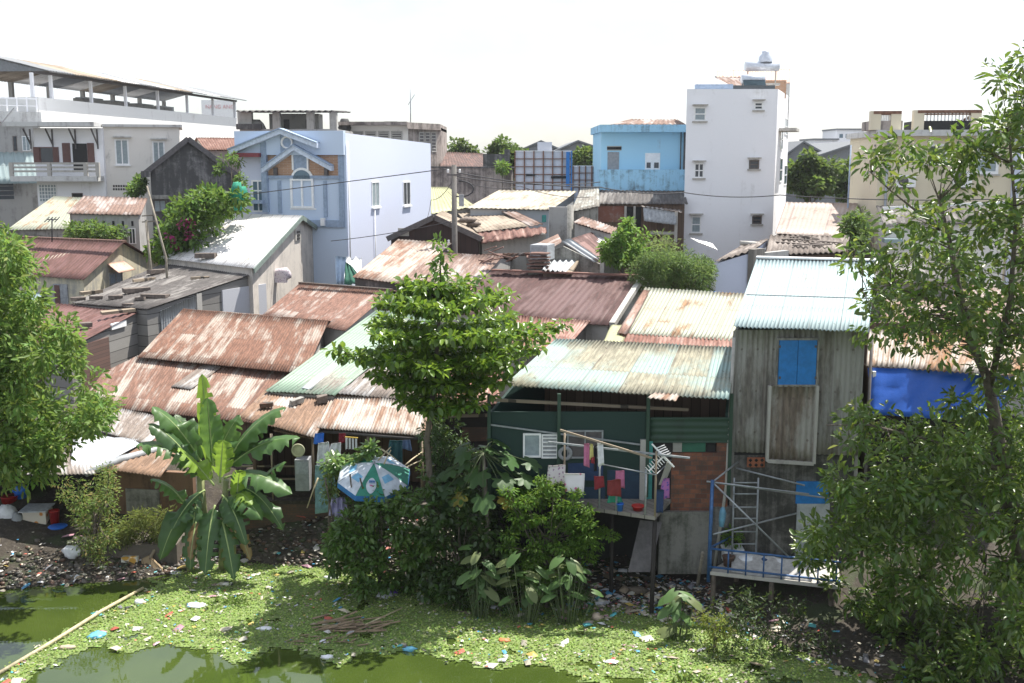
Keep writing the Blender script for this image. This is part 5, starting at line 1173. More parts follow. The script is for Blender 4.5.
# ================= green house on stilts
def green_house():
    el,er=Z(503,385.5,5.95),Z(729,399,5.85); tl,tr=Z(556,338.5,6.75),Z(736,347,6.75)
    D=28.4
    rt=thing('green_stilt_house','dark green sheet walled house on stilts with a turquoise and cream roof and balcony','house',((el.x+er.x)/2,29,.2))
    m=MB(); sheet(m,[el,er,tr,tl],.115,.024); m.build('roof',M['r_turq2'],rt)
    m=MB(); sheet(m,[Z(647,397.5,5.93),Z(676,401,5.88),Z(680,394,5.98),Z(655,392.5,6.0)],.115,.024); m.build('rusty_patch_sheet',M['r_rust2b'],rt)
    xl=P(489,400,D).x; xr=P(731,400,D).x; W=Wall(V((xl,D,0)),V((xr,D,0)))
    m=MB(); a=W.hit(646,430)[0]; zt=W.hit(560,410)[1]; W.box(m,0,a,3.0,zt-.05,-.06,0); m.build('wall',M['green'],rt)
    zc0,zc1=W.hit(690,442.5)[1],W.hit(690,417)[1]
    m=MB(); sheet(m,[W.pt(a,zc1,0.03),W.pt(a,zc0,.03),W.pt(W.L,zc0,.03),W.pt(W.L,zc1,.03)],.16,.02,.01); m.build('corrugated_panel',M['greenc'],rt)
    m=MB(); W.box(m,W.hit(672,450)[0],W.L,W.hit(690,512)[1],W.hit(690,453)[1],-.12,-.02); W.pbox(m,717,441,729,453.5,-.12,-.025); m.build('brick_wall',M['brick'],rt)
    m=MB(); W.pbox(m,664,437,684,441.5,-.12,0.0); W.pbox(m,673,441,682,452,-.12,.0); m.build('cement_lintel',M['conc'],rt)
    m=MB(); W.pbox(m,682,442,706,452.5,-.12,-.06); m.build('window_shutter',M['green2'],rt)
    m=MB(); W.pbox(m,707,443,716,452.5,-.12,-.08); m.build('window_opening',M['dark'],rt)
    m=MB(); W.pbox(m,651,443,672,512,-.1,-.04); m.build('doorway',M['dark'],rt)
    m=MB(); W.pbox(m,639.5,439,645,509,-.05,.1); m.build('pillar',M['concl'],rt)
    m=MB(); W.pbox(m,645.2,441,652,507,-.05,.04); m.build('door',M['teal'],rt)
    # side, back walls, floor
    FL=V((xl,D+.02,5.3));FR=V((xr-.05,D+.02,5.3)); KL=V((tl.x-.4,tl.y-.1,6.45)); KR=V((tr.x-.1,tr.y-.1,6.45))
    m=MB(); strip(m,FL,KL,2.9,-.08); m.build('side_wall',M['green'],rt)
    m=MB(); strip(m,FR,KR,1.0,.08); m.build('side_wall',M['green'],rt)
    m=MB(); strip(m,KL,KR,1.0,.08); m.build('back_wall',M['plankb'],rt)
    m=MB(); g_=lambda p,z:V((p.x,p.y+.03,z)); m.hexa([g_(FL,2.85),g_(FR,2.85),g_(KR,2.85),g_(KL,2.85)],[g_(FL,2.97),g_(FR,2.97),g_(KR,2.97),g_(KL,2.97)]); m.build('floor',M['plankb'],rt)
    for x in (489,559,648,731):
        q=MB(); a,_=W.hit(x,400); W.box(q,a-.045,a+.045,3.0,5.82,.02,.11); q.build('post',M['greenc'],rt)
    q=MB(); q.bar(W.pt(0,W.hit(500,402)[1],-.3),W.pt(W.hit(690,414)[0],W.hit(690,414)[1]+.05,-.3),.08); q.build('beam',M['wood'],rt)
    q=MB(); q.bar(W.pt(0,W.hit(488,424)[1],.06),W.pt(W.hit(640,443)[0],W.hit(640,444)[1],.06),.04); q.build('rail',M['steel'],rt)
    window(rt,W,(523,433,541,457),M['frame'],M['curt'],1,1,.05,proud=.06)
    lw=window(rt,W,(541.5,434,558,458),M['frame'],M['steel'],1,6,.04,name='louvre')
    window(rt,W,(567,430,603,458),M['steel'],M['dsteel'],2,1,.04,name='screen')
    m=MB(); W.pbox(m,568,463,603,480,0,.03); m.build('painted_patch',M['cblue'],rt)
    m=MB(); W.pbox(m,566,487,605,512,-.0,.02); W.pbox(m,607,470,640,505,0,.02); m.build('dark_panel',M['cblue2'],rt)
    # balcony slab
    A,B,C=P(560,503.5,D-.02),P(655,519,26.9),P(671,508,D-.02)
    A=V((A.x,D-.02,2.93));B=V((B.x,26.9,2.93));C=V((C.x,D-.02,2.93));d=V((0,0,-.1)); A0=V((A.x,A.y-.35,2.93))
    m=MB(); m.hexa([A+d,A0+d,B+d,C+d],[A,A0,B,C]); m.build('balcony_floor',M['plankv'],rt)
    for (p,h) in ((A0.lerp(B,.42),1.25),(A0.lerp(B,.9),1.2),(B,1.7),(A0.lerp(B,0.04),1.9),(A0.lerp(B,.6),.95)):
        q=MB(); q.tube([p+V((0,0.03,-.02)),p+V((0,.03,h))],.028,6); q.build('balcony_post',M['wood' if h>1.3 else 'steel'],rt)
    q=MB(); q.tube([A0.lerp(B,.42)+V((0,0,1.2)),B+V((0,0,1.1)),C+V((0,0,1.1))],.018,5); q.build('balcony_rail',M['steel'],rt)
    q=MB(); q.bar(P(560,430,27.3),P(652,458,26.9),.05); q.build('drying_pole',M['wood'],rt)
    q=MB(); q.bar(P(548,442,27.5),P(690,458,26.8),.045); q.build('drying_pole',M['steel'],rt)
    # stilts and foundation
    for x,y in ((612,28.2),(655,27.1),(500,28.5),(530,30.0),(690,30.0)):
        p=P(x,520,y); g=G(p.x,y); q=MB(); q.tube([(p.x+random.uniform(-.1,.1),y,g-.3),(p.x,y,2.86)],.06,7); q.build('stilt',M['darkb'],rt)  # stilts toned near-black, the shade under the floor in their colour
    m=MB(); W2=Wall(V((xl,D-.1,0)),V((xr,D-.1,0))); W2.pbox(m,659,512,709,574,-.6,0); m.build('foundation',M['conc2'],rt)
    m=MB(); W2.pbox(m,709,508,732,566,-.6,-.1); m.build('foundation',M['darkw'],rt)
    m=MB(); m.box((xl,29.6,-.3),(xr,29.7,2.85)); m.build('shade_backing',M['dark'],rt)  # black sheet added below the floor to stand for the shade there
    # hanging things
    def cloth(label,x0,y0,x1,y1,D,mt,cat='clothes',nm='laundry',sk=0,pitch=.22,amp=.03):
        m=MB(); rj=lambda s:random.uniform(-s,s); wd=(x1-x0)*.14; sheet(m,[P(x0+sk+rj(wd),y1+rj(2.2),D),P(x1+sk+rj(wd),y1+rj(2.2),D),P(x1-wd*.5+rj(wd),y0+rj(1),D+.02),P(x0+wd*.5+rj(wd),y0+rj(1),D+.02)],pitch,amp,.012,rows=7,wob=.02); o=m.build(nm,M[mt]); tag(o,label,cat,'washing hung on the green house balcony'); return o
    cloth('pink shirt hanging on the drying pole, left of the other shirts',583.5,443,589.5,466,27.15,'cpink')
    cloth('yellow and lime garment hanging just right of the pink shirt',589.8,444,593.5,458,27.13,'cyel')
    cloth('narrow black garment hanging between the yellow one and the white shirt',593.2,445,596.8,470,27.2,'cblk')
    cloth('white shirt hanging rightmost on the drying pole',596.6,443,603,467,27.05,'cwhite',sk=1.2)
    cloth('small red garment low beside the black one on the drying pole',590.5,457,594.8,465,27.05,'cred')
    cloth('floral pink and white bedsheet hung over the balcony edge',565.5,474,586.5,493,27.25,'cflor',pitch=.5,amp=.02)
    cloth('patterned pale blanket draped in a hump over the left balcony post',548.5,465,567,484,27.45,'cpat',pitch=.35,amp=.05)
    cloth('bright red cloth hung low on the balcony rail',594,477,606,488,27.3,'cred')
    cloth('maroon cloth bundled on the balcony rail right of the red cloth',606,480,620.5,496,27.1,'cdred',pitch=.35,amp=.05)
    cloth('pink patterned cloth on the right end of the balcony rail',615,471,625,487,27.25,'cpink')
    cloth('green cloth hanging under the maroon bundle',608,493,622,502,27.4,'cgreen')
    cloth('purple printed clothes hanging by the brick wall',662,478,671.5,499,27.3,'cpurp',sk=-2)
    cloth('dark blue clothes hanging low right of the doorway',655.5,489,664,511,27.2,'cblue')
    h=thing('drying_rack','white peg style drying rack tilted in front of the dark doorway','drying rack',P(660,470,27))
    q=MB(); q.bar(P(652,444,27),P(674,467,27),.04); q.build('arm',M['frame'],h)
    for k in range(8):
        f=k/7; p=P(649+14*f,471-14*f,27); q=MB(); q.bar(p+V((-.09,0,.1)),p+V((.09,0,-.1)),.02); q.build('peg',M['frame'],h)
    for k in range(5):
        f=k/4; p=P(659+6*f,448+8*f,27); q=MB(); q.bar(p+V((-.1,0,-.02)),p+V((.14,0,.08)),.02); q.build('peg',M['frame'],h)
    q=MB(); q.bar(P(649,471,27),P(664,456,27),.03); q.build('arm',M['frame'],h)
    q=MB(); a,b,c,d2=P(659,485,27.2),P(664,485,27.5),P(673,464,27.5),P(667,462,27.2); q.hexa([a,b,b+V((0,.04,0)),a+V((0,.04,0))],[d2,c,c+V((0,.04,0)),d2+V((0,.04,0))]); o=q.build('leaning_board',M['concl']); tag(o,'pale board leaning slanted beside the brick wall','board')
    def pail(nm,label,x,y,D,r,h,mt,z=None):
        p=P(x,y,D); 
        if z is not None: p.z=z
        q=MB(); q.lathe(p,[(.001,0),(r*.75,0),(r,h),(r*1.08,h),(r*1.08,h-.03),(r*.9,h-.02),(r*.7,.04),(.001,.04)],16); o=q.build(nm,M[mt]); tag(o,label,nm.replace('_',' ')); return o
    pail('bucket','small bright blue bucket on the balcony floor',620,510,27.35,.09,.2,'bluepl',2.935)
    pail('basin','red plastic basin on the balcony floor beside the pale pillar',638,512,27.4,.16,.13,'redp',2.935)
    q=MB(); p=W.pt(W.hit(565,452)[0],W.hit(565,452)[1],.16); q.lathe(p,[(.1,0),(.17,-.03),(.2,0),(.17,.03),(.1,0)],16,W.n); o=q.build('coiled_cable',M['steel']); tag(o,'ring of coiled cable hung on the green wall by the screen','cable')
green_house()
# hut added as dark infill; its near-black body puts shade into the gap
i=shed('dark_infill_hut','recessed hut with a brick panel, added as dark infill between the open hut and the green stilt house','shack',[Z(428,410,4.45),Z(497,404,4.6),Z(505,372,5.3),Z(440,372,5.2)],-.3,M['r_rustr'],M['darkb'],False,over=.5,side=.02,pitch=.12,amp=.02)
r=i['root'];W=i['F']; q=MB(); W.pbox(q,462,427,489,441,-.05,.03); q.build('brick_panel',M['bricko'],r)
q=MB(); W.pbox(q,430,413,489,416,.1,.2); q.build('beam',M['wood'],r)
# ================= tall grey shack
def shack():
    el,er=Z(733.5,326.5,7.6),Z(869,331.5,7.55); tl,tr=Z(756.5,258.5,8.75),Z(876,261.5,8.75)
    D=28.5
    rt=thing('tall_grey_shack','tall shack clad in grey corrugated sheets with a pale turquoise roof and blue shutters','shack',((el.x+er.x)/2,30,.3))
    m=MB(); sheet(m,[el,er,tr,tl],.11,.024); m.build('roof',M['r_turq'],rt)
    m=MB(); m.bar(tl+V((0,0,.05)),tr+V((0,0,.05)),.3,.05); m.build('ridge_cap',M['frame'],rt)
    m=MB(); m.bar(Z(744,294,8.18)+V((0,-.3,.02)),Z(872,298,8.16)+V((0,-.3,.02)),.03,.03); m.build('sheet_lap',M['steel'],rt)
    xl=P(734.5,330,D).x; xr=P(865.5,331,D).x; W=Wall(V((xl,D,0)),V((xr,D,0)))
    zb=W.hit(750,452)[1]
    m=MB(); sheet(m,[W.pt(0,zb,0),W.pt(W.L,zb-.1,0),W.pt(W.L,7.5,0),W.pt(0,7.5,0)],.14,.024,.012,wob=.008); m.build('wall_cladding',M['cladg'],rt)
    m=MB(); W.box(m,0,W.L,zb-.1,7.45,-.15,-.06); m.build('wall_frame',M['dark'],rt)
    FL=V((xl+.02,D+.02,7.5));FR=V((xr-.02,D+.02,7.5)); KL=V((tl.x+.15,tl.y-.1,8.55)); KR=V((tr.x-.25,tr.y-.1,8.55))
    for (a_,b_,t_) in ((FL,KL,-.08),(FR,KR,.08),(KL,KR,.08)):
        m=MB(); strip(m,a_,b_,1.2,t_); m.build('side_wall',M['cladg'],rt)
    s=MB(); W.pbox(s,778,339.5,796.5,384,.02,.08); s=s.build('shutter',M['bluep'],rt); s2=MB(); W.pbox(s2,797,339.5,815.5,384,.02,.08); s2=s2.build('shutter',M['bluep'],rt)
    for sx,x in ((s,778.6),(s,778.6),(s2,814.6),(s2,814.6)):
        pass
    for k,(pp,x) in enumerate(((s,779),(s2,814.8))):
        for y in (346,377):
            q=MB(); W.pbox(q,x-1,y-1.2,x+1,y+1.2,.07,.10); q.build('hinge',M['dsteel'],pp)
    q=MB(); W.pbox(q,776,337.5,817,339.6,.02,.1); W.pbox(q,776,384,817,386,.02,.1); W.pbox(q,816,339,817.5,386,.02,.095); W.pbox(q,775.6,339,777.2,386,.02,.095); q.build('shutter_frame',M['conc'],rt)
    m=MB(); a,b,c,d=W.rect(768,385,814,458); sheet(m,[W.pt(a,c,.09),W.pt(b,c-.08,.09),W.pt(b,d,.09),W.pt(a,d,.09)],.16,.024,.012); m.build('patch_panel',M['cladr'],rt)
    q=MB(); W.box(q,a-.05,a+.02,c-.05,d,.03,.17); W.box(q,b-.02,b+.05,c-.12,d,.03,.17); q.hexa([W.pt(a,c-.09,.03),W.pt(b,c-.17,.03),W.pt(b,c-.17,.165),W.pt(a,c-.09,.165)],[W.pt(a,c,.03),W.pt(b,c-.08,.03),W.pt(b,c-.08,.165),W.pt(a,c,.165)]); q.build('patch_frame',M['concl'],rt)
    m=MB(); W.box(m,0.02,W.L,1.0,zb-.01,-.3,-.08); m.build('concrete_wall',M['conc3'],rt)
    v=MB(); W.pbox(v,747.5,458,765,467.5,-.1,-.02); v=v.build('vent_block',M['ventt'],rt)
    a,b,c,d=W.rect(747.5,458,765,467.5)
    for k in range(3):
        for j in range(2):
            q=MB(); x=a+(b-a)*(k+.5)/3; z=c+(d-c)*(j+.5)/2; q.lathe(W.pt(x,z,-.03),[(.001,.03),(.05,.03),(.05,0)],4,W.n); q.build('vent_hole',M['dark'],v)
    m=MB(); W.pbox(m,796.5,482,829,504,-.1,-.03); W.pbox(m,796.5,504.2,829,555,-.1,-.035); 
    dr=MB(); W.pbox(dr,796.5,504.2,829,560,-.1,-.03); dr=dr.build('door',M['frame2'],rt)
    q=MB(); W.pbox(q,796.5,482,829,504,-.1,-.028); q.build('door_top_panel',M['bluep'],dr)
    q=MB(); a,_=W.hit(867,450); q.tube([W.pt(a,.5,.05),W.pt(a-.05,7.3,.05)],.04); q.build('corner_pipe',M['dsteel'],rt)
    q=MB(); q.tube([W.pt(-.02,7.3,.08),W.pt(-.1,3.3,.1),W.pt(-.35,1.0,.1)],.045); q.build('corner_post',M['concl'],rt)
    # balcony
    z0=1.3
    A,B=Z(708,571,z0),Z(840,586,z0); C=V((xr-.5,D-.3,z0)); E=V((P(728,556,D).x,D-.3,z0)); d=V((0,0,-.1))
    m=MB(); m.hexa([A+d,B+d,C+d,E+d],[A,B,C,E]); m.build('balcony_floor',M['concl'],rt)
    m=MB(); mA=A.lerp(B,.18)+V((0,.05,.02)); mB=A.lerp(B,.8)+V((0,.05,.02)); sheet(m,[mA,mB,mB+V((0,.8,.25)),mA+V((.2,.8,.25))],.5,.01,.01,wob=.02); m.build('pale_sheet',M['frame3'],rt)
    def rail(p,q_,h,nm='railing',mt='bluem',r=.03):
        q=MB(); q.tube([p+V((0,0,h)),q_+V((0,0,h))],r,6); q.build(nm,M[mt],rt)
    rail(A,B,.62); rail(A,B,.12)
    for k in range(8):
        p=A.lerp(B,k/7*.95+.02); q=MB(); q.tube([p+V((0,0,.0)),p+V((0,0,.62))],.022,6); q.build('baluster',M['bluem'],rt)
    q=MB(); q.tube([A+V((.02,.02,-.3)),A+V((.05,.02,2.45))],.05,8); q.build('corner_pole',M['bluem'],rt)
    rail(A,E,.62)
    # old bars above
    T=A+V((.05,.02,2.4)); 
    for (p,q_) in ((T,W.pt(W.hit(800,480)[0],W.hit(800,484)[1],.9)),(T+V((-.15,0,.02)),W.pt(W.hit(826,490)[0],W.hit(826,492)[1],.6)),(T,W.pt(W.hit(738,460)[0],W.hit(738,462)[1],.0)),(T,A.lerp(B,.62)+V((0,0,.6))),(A+V((.1,0,1.0)),W.pt(W.hit(796,510)[0],W.hit(796,512)[1],.1)),(W.pt(W.hit(736,468)[0],W.hit(736,468)[1],0),W.pt(W.hit(800,478)[0],W.hit(800,480)[1],.5))):
        q=MB(); q.tube([p,q_],.025,5); q.build('brace_bar',M['steel'],rt)
    # frame ladder
    L=thing('ladder','grey metal ladder standing on the balcony of the tall grey shack','ladder',W.pt(W.hit(738,545)[0],1.3,.5))
    for x in (728.5,752):
        q=MB(); a=W.hit(x,500)[0]; q.tube([W.pt(a,1.31,.7),W.pt(a+.02,W.hit(x,472)[1],.55)],.025,6); q.build('rail',M['steel'],L)
    for y in (476,487,500,511,524,536):
        q=MB(); a=W.hit(728.5,y)[0]; b=W.hit(752,y)[0]; z=W.hit(740,y)[1]; q.tube([W.pt(a,z,.62),W.pt(b,z,.62)],.022,5); q.build('rung',M['steel'],L)
    for (f,g_) in ((.05,.1),(.5,.1),(.95,.1),(.3,1.2),(.8,1.3)):
        p=A.lerp(B,f)+V((0,g_,0)); q=MB(); q.tube([(p.x,p.y,G(p.x,p.y)-.4),(p.x,p.y,z0-.08)],.07,7); q.build('stilt',M['bark'],rt)
    q=MB(); q.tube([A+V((-.15,0,.5)),Z(694,605,-.3)],.045,7); q.build('leaning_prop',M['barkp'],rt)
    q=MB(); q.tube([Z(838,580,.6),Z(834,602,-.2)],.05,7); o=q.build('drain_pipe',M['frame']); tag(o,'short white pipe end hanging under the right end of the shack balcony','pipe')
    # things on the balcony
    p=A.lerp(E,.5)+V((.15,.15,0)); q=MB(); q.box((p.x,p.y,z0+.01),(p.x+.5,p.y+.35,z0+.34)); q.box((p.x-.03,p.y-.03,z0+.34),(p.x+.53,p.y+.38,z0+.38)); o=q.build('crate',M['whitepl']); tag(o,'white plastic crate at the left end of the shack balcony','crate')
    q=MB(); q.lathe(p+V((.08,-.2,0)),[(.001,.0),(.12,0),(.16,.24),(.18,.27),(.14,.27),(.001,.2)],12); o=q.build('flower_pot',M['bricko']); tag(o,'clay pot in front of the white crate on the shack balcony','pot')
    foliage('potted_herb',[np.array(p)+np.array((.25,.2,.65))],[.26],150,.12,M['leafB'],None,(.10,.18,.03))
    tag(COL.objects[-1],'bright green potted plant growing out of the white crate','plant')
    for k,(f,w_,mt,lab) in enumerate(((.34,.7,'whitepl','flattened pale sacks lying on the shack balcony behind the blue railing'),(.48,.5,'cblue','dark folded cloth on the shack balcony behind the blue railing'),(.62,.4,'cwhite','crumpled white bag at the right of the things on the shack balcony'))):
        c=A.lerp(B,f)+V((0,.85,.12)); q=MB(); q.blob(c,w_/2,.25,.13,10,.3,k); o=q.build('sack',M[mt]); tag(o,lab,'sack')
    q=MB(); p=P(722,517,27.6); q.blob(p,.1,.08,.28,8,.2,2); o=q.build('water_bottle',M['bluepl2']); tag(o,'pale blue plastic bottle hung beside the ladder','bottle')
    # left wall things behind railings handled; right neighbour
shack()
def tarp_house():
    el,er=Z(866,366,6.05),Z(1040,378,6.0); tl,tr=Z(869,329.5,6.85),Z(1060,333,6.85)
    rt=thing('blue_tarp_house','hut with a rust streaked roof and a blue tarpaulin hung below its eave','shack',((el.x+er.x)/2,32,.5))
    m=MB(); sheet(m,[el,er,tr,tl],.17,.03); m.build('roof',M['r_rust4'],rt)
    W=Wall(V((el.x+.1,30.9,0)),V((er.x,30.7,0)))
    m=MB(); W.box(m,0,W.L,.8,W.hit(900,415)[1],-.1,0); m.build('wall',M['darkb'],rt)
    m=MB(); m.box((el.x+.1,31.0,.8),(el.x+.2,34.5,6.0)); m.build('side_wall',M['plankb'],rt)
    m=MB(); m.box((el.x+.1,34.5,.8),(er.x,34.6,6.8)); m.build('back_wall',M['plankb'],rt)
    for x in (868,925,985):
        q=MB(); a=W.hit(x,400)[0]; q.tube([W.pt(a,.8,.15),W.pt(a,6.0,.15)],.04); q.build('post',M['greenc'],rt)
    q=MB(); W.pbox(q,870.5,370,873.5,382,.15,.25); q.build('white_bracket',M['frame'],rt)
    m=MB(); sheet(m,[P(871,414,30.2),P(938,419,30.1),P(985,371,30.6),P(868,367.5,30.8)],.9,.03,.01,rows=8,wob=.04); o=m.build('tarpaulin',M['tarp']); tag(o,'bright blue tarpaulin hanging under the rusty eave beside the tall grey shack','tarp')
    m=MB(); sheet(m,[P(938,419,30.1),P(1000,420,30.1),P(1020,375,30.6),P(985,371,30.6)],.9,.03,.01,rows=8,wob=.04); m.build('tarp_end',M['tarp'],o)
tarp_house()
i=shed('far_right_roof_house','house with a dull pinkish roof glimpsed through the right tree above the tarp hut','house',[P(880,328,41),P(1040,330,41),P(1040,285,50),P(884,283,50)],1.8,M['r_pink'],M['greyw'],False,pitch=.3,amp=.03)
i=shed('rusty_back_shed','low shed with an uneven grey roof behind the right tree, right of the turquoise roof','shed',[P(872,282,47),P(960,283,46),P(960,258,53),P(872,256,53)],1.8,M['r_grey'],M['conc'],False,pitch=.3,amp=.03)
M['conc4']=plaster('dark_pole_concrete',(.16,.15,.14),(.06,.055,.05),.5,2)
M['cteal']=plain('dark_teal_cloth',(.04,.12,.14),.9); M['litecur2']=plain('faded_blue_cloth',(.15,.22,.38),.9); M['tealp']=plain('pale_teal_panel',(.18,.32,.34),.7,0,.4)
M['yelw']=plain('yellow_white_enamel',(.60,.58,.38),.5); M['cartonp']=cellm('printed_carton',(.55,.22,.04),(.62,.56,.46),5,.8,.34); M['galv2']=plain('grey_lid',(.5,.52,.54),.4,.1,.3)
M['cartony']=cellm('yellow_carton',(.55,.30,.05),(.6,.58,.5),3,.8,.4); M['boardt']=plankm('tan_board',(.34,.25,.15),(.24,.17,.10),.2); M['darkw2']=plaster('dark_base_wall',(.13,.11,.09),(.03,.03,.025),.5,1.5,.9,.5,.8); M['greypl2']=plain('pale_pipe',(.45,.45,.45),.6)
# ================= poles and wires
def pole(nm,label,x,y0,D,zb,r,mt,arms=False):
    t=P(x,y0,D); rt=thing(nm,label,'pole',(t.x,D,zb)); q=MB(); q.tube([(t.x,D,zb),t],[r*1.15,r*.85],10); q.build('shaft',M[mt],rt); return rt,t
rt,t=pole('utility_pole','tall dark concrete utility pole rising in front of the stained courtyard wall',454,165,57,2,.15,'conc4')
q=MB(); q.bar(t+V((-.35,-.2,-.5)),t+V((.35,-.2,-.5)),.08); q.build('crossarm',M['dsteel'],rt)
for dx,dz in ((-.3,-.4),(.3,-.4),(-.3,-4.0),(-.35,-4.4)):
    q=MB(); q.lathe(t+V((dx,-.2,dz)),[(.03,0),(.07,.05),(.04,.1),(.07,.15),(.02,.2)],8); q.build('insulator',M['frame'],rt)
q=MB(); q.box((t.x+.25,56.7,t.z-2.1),(t.x+.5,56.95,t.z-1.5)); q.build('meter_box',M['galvp'],rt)
q=MB(); pts=[t+V((.1+.9*math.sin(a),-.1,-1.0-.6*math.cos(a)*1.0-.4*(a/3))) for a in np.linspace(0,3,9)]; q.tube(pts,.04,6); q.build('cable_loop',M['wire'],rt)
pole('utility_pole','short stout concrete pole among the crowded roofs near the block wall',570.5,205,60,2,.2,'conc')
pole('metal_pole','thin pale pole in front of the trees left of the cream building',851,145,72,2,.06,'trim')
A=P(166,258,56.5);B=P(147,186,57.5); q=MB(); q.tube([A-V((0,0,2)),A,B],[.07,.065,.045],8); o=q.build('wooden_pole',M['barkp']); tag(o,'long leaning wooden pole at the left of the bougainvillea','pole')
rt=thing('wooden_pole','shorter leaning wooden pole with crossbars at the left of the bougainvillea','pole',P(152,263,57.5)-V((0,0,2)))
A=P(152,263,57.5);B=P(146,220,58); q=MB(); q.tube([A-V((0,0,2)),B],.07,7); q.build('shaft',M['barkp'],rt)
for y in (216,222): q=MB(); q.bar(P(142,y,58),P(156,y-1,58),.06); q.build('crossbar',M['barkp'],rt)
rt=thing('tv_antenna','small black television antenna above the brown red cottage ridge','antenna',P(52,240,62))
q=MB(); q.tube([P(52,242,62),P(52,218,62)],.035,6); q.build('mast',M['wire'],rt)
q=MB(); q.bar(P(46.5,219.5,62),P(58,219.5,62),.05)
q.build('boom',M['wire'],rt)
for k in range(4): q=MB(); p=P(47+k*3.4,219.5,62); q.bar(p-V((0,.35,.12)),p+V((0,.35,.12)),.04); q.build('element',M['wire'],rt)
def wire(pts,label,r=.025,sag=.5):
    pts=[V(p) for p in pts]; out=[]
    for a,b in zip(pts[:-1],pts[1:]):
        for k in range(12):
            f=k/12; out.append(a.lerp(b,f)-V((0,0,sag*4*f*(1-f))))
    out.append(pts[-1]); q=MB(); q.tube(out,r,5); o=q.build('overhead_cable',M['wire']); tag(o,label,'cable'); return o
wire([P(236,196,62),P(453,168,57)],'thin cable crossing the light blue house up to the utility pole',.025,.0)
wire([P(455,172,57),P(599,187,66),P(684,192.5,70),P(780,195,68),P(1030,198,60)],'long black cable from the utility pole past the tower towards the right tree',.03,.2)
wire([P(455,176,57),P(600,182,75)],'short slack cable from the utility pole to the blue house',.03,.3)
wire([P(331,241,60),P(453,221,57)],'low thin cable running across the foot of the light blue house',.02,.1)
wire([P(-20,150,60),P(14,108,90)],'pale stay cable at the far left in front of the end block',.04,.0)
wire([P(454,178,57),P(431,200,60),P(425,220,58)],'slack drop cable hanging just left of the utility pole',.015,.3)
wire([P(456,178,57),P(520,186,62),P(597,196,73)],'lower slack cable over the long cream roof',.02,.3)
# ================= foliage far and middle
Lg=(.085,.145,.030); Lb=(.13,.20,.04); Ld=(.045,.085,.022)
def bush(nm,label,poly,n,D0,D1,r,npl,size,base,mat='leafB',stemz=2.0,cat='bush',stem=True,**k):
    cen=polyclumps(poly,n,D0,D1); c=np.mean(cen,0)
    rt=thing(nm,label,cat,(c[0],c[1],stemz))
    q=MB(); branches(q,(c[0],c[1],stemz),tuple(c),cen,.05,.01,.35,.08); q.build('stem',M['bark'],rt)
    foliage('leaves',cen,[r*random.uniform(.7,1.2) for _ in cen],npl,size,M[mat],rt,base,**k); return rt
rt=bush('bougainvillea','sprawling green bougainvillea with magenta flowers between the black gable and white roof',[(160,225),(175,205),(205,192),(240,186),(246,205),(225,215),(205,235),(185,258),(160,262),(152,250)],85,60,64,.45,60,.34,(.09,.16,.035),asp=.5,up=.6)
fc=polyclumps([(165,225),(190,205),(200,235),(172,255)],14,59.7,60.5); foliage('flowers',fc,[.22]*14,9,.18,M['leafB'],rt,(.36,.03,.18),asp=.9)['kind']='stuff'
q=MB(); c=P(238,196,60.5); q.blob(c,.45,.35,.7,12,.3,4); o=q.build('green_net',M['cgreen']); tag(o,'dark teal green netting bundled at the top right of the bougainvillea','net')
bush('hedge','low ragged row of green shrubs behind the cottage ridge',[(55,232),(80,226),(128,230),(128,240),(60,239)],26,67,70,.42,60,.28,(.09,.15,.04))
bush('shrub','small round light green shrub against the beige house foot',[(131,182),(145,178),(147,195),(131,196)],12,88,90,.45,70,.35,(.12,.2,.05))
bush('ivy','patch of creeper on the black gable wall beside the light blue house',[(232,150),(240,165),(244,190),(236,190),(228,168),(215,178),(212,172)],9,65,66.5,.3,40,.24,(.09,.16,.04))
bush('sapling','pointed light green young tree left of the feathery bush',[(626,216),(634,222),(633,232),(648,236),(640,245),(650,262),(604,262),(602,248),(618,240),(614,232),(624,228)],44,49,51,.26,50,.24,(.12,.21,.045),asp=.5,cat='tree')
bush('feathery_bush','wide feathery grey green bush behind the cream green roof',[(634,266),(652,256),(675,256),(698,258),(711,270),(708,290),(644,290),(630,282)],75,47,50,.42,150,.17,(.115,.175,.065),asp=.22,up=.3)
bush('scrub','thin scrub growing between the feathery bush and the white tower',[(640,238),(668,240),(690,252),(640,254)],12,54,57,.6,60,.22,(.13,.17,.07),asp=.3)
bush('shrub','small dark shrub wedged against the cream building foot',[(848,222),(862,215),(864,240),(850,245)],10,60,62,.7,100,.3,(.08,.13,.035))
bush('weed','weeds growing from the short parapet beside the courtyard wall',[(498,167),(506,163),(508,172),(498,172)],4,87,88,.5,60,.3,(.10,.17,.04))
